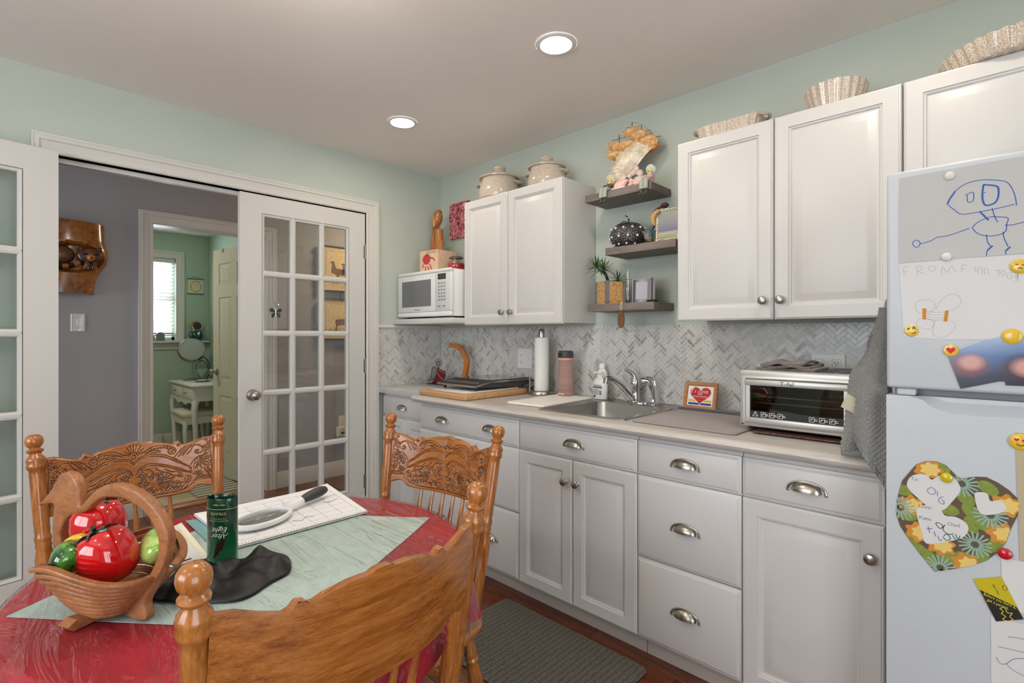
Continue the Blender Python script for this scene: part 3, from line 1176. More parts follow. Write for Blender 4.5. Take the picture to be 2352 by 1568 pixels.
# ---- paper towel holder and roll
h = thing('paper_towel_holder', 'brushed steel upright paper towel holder on a round base', 'paper towel holder', (1.115, -.125, ZC))
T = Matrix.Translation((1.115, -.125, ZC + .0004))
MB(T).lathe([(.001, 0), (.080, 0), (.081, .004), (.081, .017), (.079, .021), (.001, .022)], 40).build('base', M['steel'], h)
MB(T).lathe([(.006, .02), (.006, .335), (.0185, .336), (.0185, .372), (.016, .380), (.009, .3855), (.0005, .387)], 20).build('pole', M['steel'], h)
ar = MB(T)
ar.cyl((-.062, -.035, .02), (-.062, -.035, .105), .0055, n=10)
ar.ball((-.062, -.035, .105), .0055, 10, 6)
ar.build('tension_arm', M['steel'], h)
r = MB(T).lathe([(.0205, .0235), (.042, .0235), (.0425, .026), (.0425, .3305), (.042, .333), (.0205, .333)], 40, cap0=False, cap1=False)
r.rings([[(.0205 * math.cos(a), .0205 * math.sin(a), z) for a in [2 * PI * i / 40 for i in range(40)]] for z in (.333, .0235)], False, False)
M['towelpaper'] = pmat('paper_towel', S(238, 236, 231), .95, bstr=.4, bscale=120, bdist=.002)
tag(r.build('paper_towel_roll', M['towelpaper']), 'thin white paper towel roll on the upright steel holder', 'paper towel')

# ---- white cutting board
T = Matrix.Translation((1.352, -.325, 0)) @ Matrix.Rotation(math.radians(3), 4, 'Z')
cb = MB(T)
cb.rings([rr(-.116, .116, -.222, .222, .02, ZC + .0006), rr(-.119, .119, -.225, .225, .022, ZC + .003), rr(-.119, .119, -.225, .225, .022, ZC + .008), rr(-.116, .116, -.222, .222, .02, ZC + .0105)])
M['poly'] = pmat('white_polyethylene', S(236, 232, 224), .5)
tag(cb.build('cutting_board', M['poly']), 'flat white plastic cutting board under the pink bottle', 'cutting board')

# ---- wooden board with marble slab
M['beech'] = wood('pale_board_wood', S(168, 120, 74), S(192, 146, 98), S(208, 166, 118), axis=0, scale=10, rough=.5, coat=.05)
M['marble'] = pmat('white_marble', S(224, 222, 218), .25, vary=.05, vscale=9)
bo = thing('serving_board', 'thick pale wooden serving board under the portable cooktop', 'serving board', (.82, -.395, ZC))
MB().rbox(.612, 1.030, -.640, -.155, ZC + .0006, ZC + .0305, .007, 3).build('board', M['beech'], bo)
MB().rbox(.672, .985, -.600, -.185, ZC + .0308, ZC + .0365, .002, 2).build('marble_slab', M['marble'], bo)
ZB = ZC + .0368

# ---- portable induction cooktop
ck = thing('induction_cooktop', 'black portable induction cooktop with a silver rim and sloped control panel', 'cooktop', (.79, -.34, ZB))
cx0, cx1 = .640, .978
side = [(-.52, .022), (-.515, .018), (-.40, .012), (-.085, .012), (-.075, .020), (-.075, .050), (-.40, .050), (-.512, .033), (-.52, .028)]
body = MB()
body.rings([[(x, y, ZB + z) for y, z in side] for x in (cx0 + .006, cx1 - .006)])
body.build('body', M['charcoal'], ck, recalc=True)
rim = MB()
rs = [(-.530, .026), (-.528, .021), (-.515, .0215), (-.402, .0395), (-.070, .0395), (-.070, .0505), (-.405, .0505), (-.522, .0325)]
rim.rings([[(x, y, ZB + z) for y, z in rs] for x in (cx0, cx1)])
rim.build('rim', M['steel'], ck, recalc=True)
MB().rbox(cx0 + .006, cx1 - .006, -.400, -.076, ZB + .0507, ZB + .0545, .0015, 1).build('glass_top', M['blackgloss'], ck)
sl = Vector((0, .117, .018)).normalized()
F = frame((0, -.520, ZB + .0332), (1, 0, 0), (sl.x, sl.y, sl.z))
MB().box(cx0 + .008, cx1 - .008, .004, .116, 0, .0012, F).build('control_panel', M['black'], ck, smooth=0)
ic = MB()
for k, xx in enumerate((.685, .720, .755, .865, .900, .935)):
    ic.tube([(xx + .011 * math.cos(t), .045 + .011 * math.sin(t), .0015) for t in [2 * PI * i / 16 for i in range(16)]], .0008, 5, True, F)
    ic.box(xx - .006, xx + .006, .022, .024, .0013, .0016, F)
ic.sweep([(.785, .03), (.835, .03), (.835, .06), (.785, .06)], [(0, .0013), (.002, .0013), (.002, .0016), (0, .0016)], True, F)
ic.text('88:88', .022, F @ Matrix.Translation((.81, .045, .0016)))
ic.build('panel_icons', pmat('panel_print', S(150, 150, 152), .5), ck, smooth=0)
for xx in (cx0 + .03, cx1 - .03):
    for yy in (-.49, -.11):
        MB().cyl((xx, yy, ZB + .0002), (xx, yy, ZB + .02), .008, .010, 12).build('foot', M['black'], ck)
cord = smooth_path([(.95, -.078, ZB + .03), (.985, -.05, ZB + .035), (1.01, -.045, ZB + .015), (1.025, -.06, ZC + .012), (.99, -.05, ZC + .010), (.96, -.045, ZC + .02), (.99, -.03, ZC + .03), (1.02, -.03, ZC + .012)], 6)
MB().tube(cord, .0038, 8).build('power_cord', M['black'], ck)

# ---- curved wooden banana hook
M['honey'] = wood('honey_hook_wood', S(150, 84, 26), S(188, 112, 40), S(208, 136, 58), axis=2, scale=8, rough=.3, coat=.3)
hk = thing('banana_hook', 'curved honey coloured wooden banana hook behind the cooktop', 'fruit hook', (.40, -.12, ZC))
MB(Matrix.Translation((.395, -.105, ZC + .0004))).lathe([(.001, 0), (.062, 0), (.064, .004), (.062, .014), (.001, .016)], 32).build('base', M['honey'], hk)
outr = [(.240, 1.222), (.29, 1.2185), (.336, 1.207), (.380, 1.185), (.412, 1.155), (.436, 1.118), (.441, 1.080), (.434, 1.04), (.423, 1.00), (.416, .965), (.418, .943)]
inn = [(.240, 1.190), (.288, 1.187), (.324, 1.175), (.356, 1.158), (.380, 1.134), (.397, 1.103), (.401, 1.075), (.394, 1.04), (.380, 1.00), (.370, .965), (.368, .943)]
po, pi_ = smooth_path([(x, z, 0) for x, z in outr], 4), smooth_path([(x, z, 0) for x, z in inn], 4)
F = frame((0, -.105, 0), (1, 0, 0), (0, 0, 1))
rg = []
for a, b in zip(po, pi_):
    rg.append([(a.x, a.y, .011), (a.x, a.y, -.011), (b.x, b.y, -.011), (b.x, b.y, .011)])
MB(F).rings(rg).build('arm', M['honey'], hk, recalc=True)
MB(F).tube(smooth_path([(.268, 1.186, 0), (.268, 1.172, 0), (.277, 1.158, 0), (.290, 1.160, 0), (.294, 1.172, 0)], 5), .0022, 6).build('wire_hook', M['chrome'], hk)

# ---- stained glass angel
M['redglass'] = pmat('red_stained_glass', S(128, 8, 16), .1, trans=.25)
M['clearglass'] = pane_glass('pale_stained_glass', (.80, .84, .86, 1), .9, .1)[0]
M['lead'] = pmat('lead_came', S(58, 56, 54), .4, .8)
an = thing('glass_angel', 'red and clear stained glass angel ornament in the corner of the worktop', 'ornament', (.15, -.17, ZC))
F = frame((0, -.165, 0), (1, 0, 0), (0, 0, 1))
dress = [(.182, 1.050), (.195, 1.032), (.262, 1.020), (.262, .985), (.248, .960), (.245, .9305), (.110, .9305), (.145, .965), (.160, 1.000), (.166, 1.035)]
wing = [(x, z) for x, z, _ in smooth_path([(.166, 1.030, 0), (.150, 1.046, 0), (.128, 1.048, 0), (.110, 1.030, 0), (.104, .995, 0), (.088, .965, 0), (.058, .945, 0), (.100, .950, 0), (.140, .968, 0), (.158, .995, 0)], 4, True)]
MB(F).prism(dress, -.0018, .0018).build('dress', M['redglass'], an, smooth=0)
MB(F).prism(wing, -.0018, .0018).build('wing', M['clearglass'], an, smooth=0)
hd_ = [(.183 + .019 * math.cos(t), 1.072 + .019 * math.sin(t)) for t in [2 * PI * i / 20 for i in range(20)]]
MB(F).prism(hd_, -.0018, .0018).build('head', M['clearglass'], an, smooth=0)
ld = MB(F)
for loop in (dress, wing, hd_):
    ld.tube([(u, v, 0) for u, v in loop], .0022, 6, True)
ld.build('lead_line', M['lead'], an)
hl = [(.183 + .034 * math.cos(t), 1.077 + .030 * math.sin(t), -.004) for t in [math.radians(-40 + 260 * i / 24) for i in range(25)]]
MB(F).tube(hl, .0014, 6).build('halo', M['lead'], an)
MB(F).tube(smooth_path([(.168, 1.034, .003), (.20, 1.026, .003), (.262, 1.008, .003)], 4), .0014, 6).tube(smooth_path([(.168, 1.015, .003), (.20, .985, .003), (.25, .955, .003)], 4), .0014, 6).build('sash_line', pmat('pale_came', S(205, 196, 192), .4, .4), an)
MB().rbox(.085, .250, -.195, -.135, ZC + .0003, ZC + .0035, .001, 1).build('stand', M['lead'], an)

# ---- drying mat, grey rack tray, framed tile
M['mat_taupe'] = pmat('taupe_microfibre', S(140, 130, 124), .95, sheen=.4, vary=.05, vscale=30, bstr=.5, bscale=450, bdist=.002)
M['greypl'] = pmat('grey_silicone', S(128, 125, 124), .5)
dm = thing('drying_mat', 'taupe dish drying mat beside the sink', 'mat', (2.18, -.4, ZC))
T = Matrix.Translation((0, 0, 0))
mm = MB()
mm.rings([rr(1.998, 2.402, -.585, -.175, .012, ZC + .0006), rr(1.994, 2.406, -.589, -.171, .013, ZC + .003), rr(1.998, 2.402, -.585, -.175, .012, ZC + .0055)])
mm.build('pad', M['mat_taupe'], dm)
mm = MB().tube([(x, y, z) for x, y, z in rr(1.996, 2.404, -.587, -.173, .013, ZC + .0035)], .0034, 6, True)
mm.build('hem', pmat('taupe_binding', S(152, 144, 138), .9), dm)
ry = thing('dish_rack_tray', 'low grey slotted rack tray at the back of the drying mat', 'dish rack', (2.15, -.12, ZC))
MB().rbox(1.950, 2.365, -.168, -.160, ZC + .0004, ZC + .021, .002, 1).rbox(1.950, 2.365, -.160, -.030, ZC + .0004, ZC + .0045, .001, 1).build('tray', M['greypl'], ry)
sl_ = MB()
for k in range(5):
    sl_.box(1.99, 2.35, -.1665 + .0 - .0025, -.1665 + .0005, ZC + .004 + k * .0034, ZC + .0052 + k * .0034)
sl_.build('groove', M['rubber'], ry, smooth=0)
for xx in (2.300, 2.333):
    MB().rbox(xx, xx + .006, -.162, -.150, ZC + .004, ZC + .042, .002, 1).build('prong', M['greypl'], ry)
ft = thing('framed_tile', 'wood framed tile with a red heart reading I LOVE MY GRANDCHILDREN', 'framed tile', (2.07, -.10, ZC))
# leaning back against the wall
up = Vector((0, .26, .965)).normalized()
F = frame((1.988, -.118, ZC + .0052), (1, 0, 0), up)
M['oakframe'] = wood('oak_tile_frame', S(150, 96, 48), S(176, 120, 66), S(192, 140, 84), axis=0, scale=12, rough=.45)
fw, fh = .156, .128
MB(F).sweep([(0, 0), (0, fh), (fw, fh), (fw, 0)], [(0, 0), (0, .008), (-.004, .011), (-.014, .011), (-.018, .007), (-.018, 0)], True).build('wood_frame', M['oakframe'], ft, recalc=True)
MB(F).box(.014, fw - .014, .014, fh - .014, 0, .005).build('tile', M['print_white'], ft, smooth=0)


def heart(cx, cy, w, h, n=40):
    out = []
    for i in range(n):
        t = 2 * PI * i / n
        out.append((cx + w / 32 * 16 * math.sin(t) ** 3, cy + h / 29 * (13 * math.cos(t) - 5 * math.cos(2 * t) - 2 * math.cos(3 * t) - math.cos(4 * t))))
    return out


MB(F).box(.024, fw - .024, .022, .032, .005, .0054).build('blue_stripe', pmat('blue_band', S(28, 62, 160), .4), ft, smooth=0)
MB(F).box(.024, fw - .024, .036, .046, .005, .0054).build('yellow_stripe', pmat('yellow_band', S(222, 190, 60), .4), ft, smooth=0)
MB(F).flat(heart(fw / 2, .070, .104, .088), .0056).build('heart_outline', M['print_white'], ft, smooth=0)
MB(F).flat(heart(fw / 2, .070, .098, .082), .0059).build('heart', M['print_red'], ft, smooth=0)
tx = MB()
tx.text('I  LOVE', .017, F @ Matrix.Translation((fw / 2 + .004, .083, .0062)), sx=1.15)
tx.text('MY', .013, F @ Matrix.Translation((fw / 2, .0705, .0062)), sx=1.2)
tx.text('GRANDCHILDREN', .0085, F @ Matrix.Translation((fw / 2, .0605, .0062)), sx=1.0)
tx.ribbon([(.036, .075), (.0355, .086), (.039, .094), (.046, .099)], .0035, .0062, F)
tx.build('lettering', M['print_white'], ft, smooth=0)

# ---- glass trivet, toaster oven, folded dish towel
tv = thing('glass_trivet', 'dark picture printed glass cutting board under the toaster oven', 'cutting board', (2.6, -.32, ZC))
m_, nt, b_ = base('printed_glass')
f_ = noise_node(nt, coords(nt, (9, 30, 9)), 2.0, 3)
nt.links.new(ramp(nt, f_, [(.35, S(30, 32, 38)), (.47, S(120, 78, 62)), (.55, S(44, 46, 60)), (.7, S(150, 110, 100))]), b_.inputs['Base Color'])
b_.inputs['Roughness'].default_value = .08
MB().rbox(2.43, 2.83, -.505, -.12, ZC + .004, ZC + .009, .002, 1).build('slab', m_, tv)
for xx in (2.45, 2.81):
    for yy in (-.485, -.14):
        MB().cyl((xx, yy, ZC + .0003), (xx, yy, ZC + .004), .007, n=10).build('foot', M['rubber'], tv)
ZO = ZC + .0092
M['ovensilver'] = pmat('satin_silver', S(196, 194, 188), .38, .55)
ov = thing('toaster_oven', 'silver toaster oven with dark glass door beside the refrigerator', 'toaster oven', (2.59, -.3, ZO))
ox0, ox1, oy0, oy1, oz0, oz1 = 2.378, 2.800, -.470, -.085, ZO + .010, ZO + .212
sh_ = MB()
sh_.rbox(ox0, ox1, oy0 + .012, oy1, oz1 - .004, oz1, .0015, 1)
sh_.rbox(ox0, ox0 + .004, oy0 + .012, oy1, oz0, oz1 - .002, .0015, 1)
sh_.rbox(ox1 - .004, ox1, oy0 + .012, oy1, oz0, oz1 - .002, .0015, 1)
sh_.rbox(ox0, ox1, oy0 + .012, oy1, oz0, oz0 + .004, .0015, 1)
sh_.box(ox0, ox1, oy1 - .004, oy1, oz0, oz1)
sh_.build('housing', M['ovensilver'], ov)
FF = face_frame(oy0 + .012)
fr_ = MB(FF)
GX1 = 2.720
fr_.sweep([(ox0 + .020, oz0 + .022), (ox0 + .020, oz1 - .030), (GX1, oz1 - .030), (GX1, oz0 + .022)], [(0, 0), (0, .010), (.004, .013), (.012, .013), (.020, .008), (.021, 0)], True)
fr_.rbox(ox0, ox1, oz1 - .030, oz1, 0, .012, .006, 3)
fr_.rbox(GX1 + .014, ox1, oz0, oz1 - .020, 0, .012, .003, 2)
fr_.rbox(ox0, ox0 + .018, oz0, oz1 - .010, 0, .012, .005, 3)
fr_.rbox(ox0, ox1, oz0, oz0 + .020, 0, .012, .003, 2)
fr_.build('front_frame', M['ovensilver'], ov, recalc=False)
M['ovenglass'] = pane_glass('smoked_oven_glass', (.66, .67, .64, 1), .9)[0]
dr = MB(FF).rbox(ox0 + .020, GX1, oz1 - .052, oz1 - .031, .006, .024, .004, 2)
dr.box(ox0 + .022, ox0 + .036, oz0 + .034, oz1 - .052, .004, .016).box(GX1 - .014, GX1 - .002, oz0 + .034, oz1 - .052, .004, .016)
dr.rbox(ox0 + .020, GX1, oz0 + .014, oz0 + .034, .004, .017, .003, 2)
dr = dr.build('door', M['ovensilver'], ov)
MB(FF).box(ox0 + .036, GX1 - .014, oz0 + .034, oz1 - .052, .008, .011).build('door_glass', M['ovenglass'], dr, smooth=0)
MB(FF).box(ox0 + .036, GX1 - .014, oz0 + .034, oz0 + .058, .0112, .0118).build('black_band', M['black'], dr, smooth=0)
MB().text('T-fal', .0200, FF @ Matrix.Translation(((ox0 + GX1) / 2 - .01, oz1 - .0415, .0244)), sx=1.25).build('lettering', pmat('logo_grey', S(62, 60, 58), .5), dr, smooth=0)
ic = MB(FF)
hz = oz0 + .046
for k, xx in enumerate((2.452, 2.480, 2.508, 2.606, 2.636, 2.666)):
    ic.sweep([(xx, hz - .007), (xx, hz + .007), (xx + .014, hz + .007), (xx + .014, hz - .007)], [(0, .0120), (.0013, .0120), (.0013, .0123), (0, .0123)], True)
    ic.ribbon([(xx + .003, hz - .003), (xx + .007, hz + .003), (xx + .011, hz + .002)], .0025, .0123)
    ic.box(xx + .0155, xx + .0245, hz - .0035, hz - .0018, .0120, .0123).box(xx + .0155, xx + .0225, hz + .001, hz + .0027, .0120, .0123)
ic.sweep([(2.424, hz - .006), (2.432, hz + .008), (2.440, hz - .006)], [(0, .0120), (.0013, .0120), (.0013, .0123), (0, .0123)], True)
ic.ribbon([(2.432, hz - .002), (2.432, hz + .003)], .0015, .0123)
ic.build('icon_print', M['print_white'], dr, smooth=0)['kind'] = 'stuff'
MB().box(ox0 + .006, GX1 + .006, oy0 + .03, oy1 - .006, oz0 + .005, oz1 - .006).build('cavity', pmat('oven_cavity', S(96, 98, 92), .4, .5), ov, smooth=0)
ovc = [o for o in ov.children if o.name.startswith('cavity')][0]
# open the cavity front
bmx = bmesh.new()
bmx.from_mesh(ovc.data)
bmesh.ops.delete(bmx, geom=[fc for fc in bmx.faces if fc.normal.y < -.9], context='FACES')
bmx.to_mesh(ovc.data)
bmx.free()
rk_ = MB()
for zz in (oz0 + .088, oz0 + .108):
    rk_.tube([(ox0 + .040, oy0 + .035, zz), (GX1 - .018, oy0 + .035, zz)], .0022, 6)
for k in range(30):
    xx = ox0 + .045 + k * (GX1 - ox0 - .065) / 29
    rk_.tube([(xx, oy0 + .035, oz0 + .108), (xx, oy1 - .03, oz0 + .108)], .0010, 4)
rk_.tube([(ox0 + .038, oy0 + .03, oz0 + .078), (ox0 + .05, oy0 + .028, oz0 + .086), (GX1 - .02, oy0 + .028, oz0 + .086)], .0022, 6)
rk_.build('wire_rack', M['chrome'], ov)
for xx in (ox0 + .03, ox1 - .03):
    for yy in (oy0 + .04, oy1 - .03):
        MB().cyl((xx, yy, ZO + .0003), (xx, yy, oz0), .012, .014, 12).build('foot', M['black'], ov)
tp = MB()
for k in range(3):
    tp.box(ox0 + .23 + k * .065, ox0 + .285 + k * .065, oy0 + .06, oy1 - .04, oz1 + .0001, oz1 + .0012)
tp.build('top_vent', M['black'], ov, smooth=0)

# folded dish towel on the oven: three wavy layers
M['greytowel'] = pmat('mauve_grey_towel', S(128, 118, 116), .95, sheen=.3, bstr=.9, bscale=160, bdist=.004)
ft_ = thing('folded_dish_towel', 'folded mauve grey ribbed dish towel on top of the toaster oven', 'dish towel', (2.47, -.27, oz1 + .001))
for k in range(3):
    zz = oz1 + .0015 + k * .0105
    def lay(u, v, k=k, zz=zz):
        x = 2.405 + .012 * k + (.200 - .03 * k) * u
        y = -.385 + .012 * math.sin(5 * u + k) + .19 * v
        z = zz + .0055 + .004 * math.sin(9 * u + 2.1 * k) * math.sin(3 * v + k) + .0012 * math.sin(70 * v + 20 * u)
        if k == 2:
            z += .012 * max(0, u - .35) * math.sin(PI * v)
        return (x, y, z)
    NU, NV = 30, 44
    top = [lay(i / (NU - 1), j / (NV - 1)) for j in range(NV) for i in range(NU)]
    bot = [(x, y, max(oz1 + .0012, z - .0085)) for x, y, z in top]
    m_ = MB()
    n_ = NU * NV
    fs = []
    for j in range(NV - 1):
        for i in range(NU - 1):
            a = j * NU + i
            fs.append((a, a + 1, a + NU + 1, a + NU))
            fs.append((n_ + a, n_ + a + NU, n_ + a + NU + 1, n_ + a + 1))
    edge = [i for i in range(NU)] + [j * NU + NU - 1 for j in range(1, NV)] + [(NV - 1) * NU + i for i in range(NU - 2, -1, -1)] + [j * NU for j in range(NV - 2, 0, -1)]
    for q in range(len(edge)):
        a, b = edge[q], edge[(q + 1) % len(edge)]
        fs.append((b, a, n_ + a, n_ + b))
    m_.add(top + bot, fs)
    m_.build('towel_layer', M['greytowel'], ft_, smooth=60)
# ================================================================== MICROWAVE CORNER
ZM = 1.3845
mw = thing('microwave', 'white countertop microwave on the shelf in the corner', 'microwave', (.32, -.2, ZM))
mx0, mx1, my0, my1, mz0, mz1 = .030, .608, -.402, -.03, ZM + .012, 1.697
MB().rbox(mx0 + .004, mx1 - .004, my0 + .03, my1, mz0, mz1 - .004, .004, 2).build('body', M['white'], mw)
F = face_frame(my0 + .03)
MB(F).rbox(mx0, mx1, mz0 + .030, mz1 - .022, 0, .024, .004, 2).build('front_panel', M['white'], mw)
# rounded brow and chin
MB(F).rbox(mx0, mx1, mz1 - .022, mz1, 0, .030, .009, 3).build('brow', M['white'], mw)
MB(F).rbox(mx0, mx1, mz0, mz0 + .030, 0, .030, .009, 3).build('chin', M['white'], mw)
dx1 = .455
dr = MB(F).rbox(mx0 + .004, dx1, mz0 + .034, mz1 - .026, .024, .030, .003, 2).build('door', pmat('mw_door_white', S(224, 224, 223), .3), mw)
m_, nt, b_ = base('mw_window')
w_ = nt.nodes.new('ShaderNodeTexWave')
w_.bands_direction = 'Z'
w_.inputs['Scale'].default_value = 90
w_.inputs['Distortion'].default_value = 0
nt.links.new(coords(nt), w_.inputs['Vector'])
nt.links.new(ramp(nt, w_.outputs['Fac'], [(.3, S(92, 94, 96)), (.7, S(128, 130, 131))]), b_.inputs['Base Color'])
b_.inputs['Roughness'].default_value = .15
MB(F).box(.085, .412, 1.463, 1.637, .030, .0306).build('window', m_, dr, smooth=0)
MB().text('Panasonic', .0165, F @ Matrix.Translation((.265, 1.443, .0308))).build('lettering', M['print_dark'], dr, smooth=0)
pn = MB(F).rbox(dx1 + .003, mx1 - .006, mz0 + .034, mz1 - .026, .024, .0295, .003, 2).build('control_panel', pmat('mw_panel', S(218, 218, 217), .35), mw)
MB(F).box(.484, .564, 1.628, 1.664, .0296, .0301).build('display', pmat('mw_lcd', S(48, 56, 50), .2), pn, smooth=0)
MB().text('12:53', .028, F @ Matrix.Translation((.526, 1.646, .0303))).build('digits', pmat('lcd_digits', S(120, 132, 118), .5), pn, smooth=0)
kb = MB(F)
for r_ in range(6):
    for c_ in range(3):
        kb.rbox(.486 + c_ * .027, .507 + c_ * .027, 1.597 - r_ * .021, 1.610 - r_ * .021, .0295, .0303, .0006, 1)
kb.build('key', pmat('mw_keys', S(186, 186, 184), .5), pn)
kt = MB(F)
for r_ in range(6):
    for c_ in range(3):
        kt.box(.490 + c_ * .027, .502 + c_ * .027, 1.600 - r_ * .021, 1.607 - r_ * .021, .0304, .0306)
kt.box(.486, .512, 1.455, 1.463, .0296, .0300).box(.532, .558, 1.455, 1.463, .0296, .0300).box(.482, .566, 1.444, 1.4448, .0296, .0299)
kt.build('key_print', M['print_grey'], pn, smooth=0)['kind'] = 'stuff'
for xx in (.07, .56):
    for yy in (-.34, -.08):
        MB().cyl((xx, yy, ZM + .0003), (xx, yy, mz0), .012, n=10).build('foot', M['black'], mw)
ZT = mz1 + .0003

# ---- handprint box
M['rawwood'] = wood('pale_birch', S(206, 168, 132), S(222, 188, 154), S(230, 198, 166), axis=0, scale=8, rough=.6, coat=0)
bx = thing('handprint_box', 'square pale wooden box with a red handprint on top of the microwave', 'box', (.235, -.20, ZT))
# turned a little about the vertical
Tb = Matrix.Translation((.228, -.205, ZT)) @ Matrix.Rotation(math.radians(4), 4, 'Z')
MB(Tb).rbox(-.092, .092, -.085, .085, 0, .158, .002, 1).build('box_body', M['rawwood'], bx)
F = Tb @ frame((0, -.0852, 0), (1, 0, 0), (0, 0, 1))
pm = MB(F)
pm.flat([(x, z) for x, z, _ in smooth_path([(-.052, .118, 0), (-.06, .095, 0), (-.045, .070, 0), (-.015, .062, 0), (.012, .075, 0), (.022, .100, 0), (.010, .125, 0), (-.02, .135, 0)], 4, True)], .0004)
for pts in ([(-.052, .068), (-.056, .052), (-.060, .042)], [(-.030, .050), (-.030, .035), (-.026, .018)], [(-.006, .050), (.002, .030), (.004, .014)], [(.014, .062), (.026, .040), (.036, .026)], [(.018, .105), (.045, .100), (.068, .082)]):
    pm.ribbon([(p.x, p.y) for p in smooth_path([(a, b, 0) for a, b in pts], 4)], .010, .0004)
pm.build('handprint', pmat('red_paint', S(190, 62, 66), .6), bx, smooth=0)
MB().text('granny', .030, F @ Matrix.Translation((.03, .145, .0004)), sx=1.2, shear=.3).build('lettering', M['print_grey'], bx, smooth=0)

# ---- carved parrot on the box
M['carve'] = wood('carved_honey_wood', S(122, 68, 26), S(160, 98, 46), S(182, 122, 66), axis=2, scale=10, rough=.3, coat=.3)
zb = ZT + .1585
pr_ = thing('carved_bird', 'carved wooden long tailed bird perched on stumps on the handprint box', 'carving', (.165, -.17, zb))
T = Matrix.Translation((.165, -.16, zb))
st = MB(T)
st.lathe([(.001, 0), (.036, 0), (.035, .05), (.033, .10), (.030, .14), (.032, .165), (.030, .168), (.001, .166)], 12, Matrix.Translation((.018, 0, 0)))
st.lathe([(.001, 0), (.022, 0), (.021, .05), (.017, .085), (.001, .09)], 10, Matrix.Translation((.058, -.012, 0)))
st.lathe([(.001, 0), (.020, 0), (.019, .06), (.015, .10), (.001, .103)], 10, Matrix.Translation((-.012, -.030, 0)))
st.build('stump', M['carve'], pr_)
bd = MB(T)
path = smooth_path([(.012, 0, .31), (.012, 0, .295), (.008, 0, .265), (.0, 0, .235), (-.012, 0, .205), (-.030, 0, .165), (-.045, -.002, .11), (-.052, -.004, .05), (-.055, -.004, .002)], 5)
rad = []
key = [(0, .004), (.06, .020), (.14, .026), (.26, .033), (.38, .034), (.5, .026), (.65, .017), (.82, .013), (1, .010)]
for i in range(len(path)):
    t = i / (len(path) - 1)
    for (a, ra), (b, rb) in zip(key, key[1:]):
        if a <= t <= b:
            rad.append(ra + (rb - ra) * (t - a) / (b - a))
            break
bd.tube(path, rad, 14)
bd.build('bird_body', M['carve'], pr_)
wg = MB(T).ball((-.006, -.027, .228), .03, 12, 8, (.62, .28, 1.55))
wg.build('wing', wood('pale_wing', S(156, 102, 52), S(190, 138, 80), S(206, 158, 98)), pr_)
bk = MB(T)
bk.lathe([(.010, 0), (.007, .012), (.0005, .026)], 10, axis_frame((.028, -.002, .290), (.036, -.003, .262)))
bk.ball((.022, -.018, .292), .0035, 8, 6)
bk.build('beak', pmat('dark_wood_beak', S(70, 40, 22), .4), pr_)

# ---- red candle jar
cj = thing('candle_jar', 'red candle in a round glass jar at the right end of the microwave top', 'candle', (.445, -.215, ZT))
T = Matrix.Translation((.440, -.215, ZT))
MB(T).lathe([(.001, 0), (.045, 0), (.058, .012), (.064, .035), (.062, .055), (.052, .070), (.046, .076), (.044, .086), (.0425, .086), (.0445, .075), (.050, .068), (.0595, .054), (.0615, .035), (.055, .014), (.043, .004), (.001, .004)], 28).build('jar', pane_glass('jar_glass', (.97, .97, .97, 1))[0], cj)
MB(T).lathe([(.001, .0045), (.042, .0045), (.0545, .0145), (.0608, .035), (.059, .052), (.001, .052)], 28).build('wax', pmat('red_wax', S(186, 22, 28), .35), cj)
MB(T).lathe([(.001, .087), (.047, .087), (.048, .092), (.040, .099), (.001, .101)], 24).build('lid', pmat('pewter_lid', S(120, 104, 92), .35, .6), cj)

# ---- abstract red canvas
m_, nt, b_ = base('red_abstract_paint')
f1 = noise_node(nt, coords(nt, (16, 16, 9)), 2.6, 5, .6, 2.0)
nt.links.new(ramp(nt, f1, [(.32, S(70, 12, 18)), (.44, S(150, 34, 46)), (.52, S(196, 92, 108)), (.6, S(236, 200, 198)), (.66, S(180, 60, 76))]), b_.inputs['Base Color'])
cv = MB().rbox(.131, .340, -.024, -.003, 1.978, 2.232, .0015, 1)
tag(cv.build('canvas_painting', m_), 'red and pink abstract canvas hung between the corner and the wall cabinet', 'painting')

# ================================================================== CROCKERY ON TOP OF THE CABINETS
def speckle(name, a, b):
    m, nt, bs = base(name)
    f = noise_node(nt, coords(nt), 420, 2, .5)
    nt.links.new(ramp(nt, f, [(.40, b), (.50, a)]), bs.inputs['Base Color'])
    bs.inputs['Roughness'].default_value = .14
    bs.inputs['Coat Weight'].default_value = .5
    return m


M['stone'] = speckle('speckled_stoneware', S(214, 202, 186), S(150, 126, 104))
ZK = 2.1078


def crock(label, x, y, s, rz):
    c_ = thing('stoneware_crock', label, 'crock', (x, y, ZK), group='lidded crocks')
    T = Matrix.Translation((x, y, ZK + .0003)) @ Matrix.Rotation(rz, 4, 'Z') @ Matrix.Scale(s, 4)
    MB(T).lathe([(.001, 0), (.092, 0), (.104, .012), (.108, .035), (.102, .065), (.093, .090), (.090, .112), (.001, .112)], 36).build('pot', M['stone'], c_)
    MB(T).lathe([(.088, .1125), (.103, .1135), (.104, .118), (.097, .122), (.075, .135), (.045, .147), (.03, .150), (.027, .156), (.033, .163), (.033, .172), (.028, .177), (.001, .178)], 36).build('lid', M['stone'], c_)
    for a in (0, PI):
        h_ = [(math.cos(a) * (.090 + .026 * math.sin(PI * t)), math.sin(a) * 1 + (-.045 + .09 * t), .088) for t in [i / 10 for i in range(11)]]
        MB(T).tube(h_, .0085, 8, flat=.8).build('handle', M['stone'], c_)


crock('larger speckled stoneware crock with lid at the left on the wall cabinet', .800, -.165, 1.22, .5)
crock('smaller speckled stoneware crock with lid at the right on the wall cabinet', 1.190, -.165, 1.05, .4)


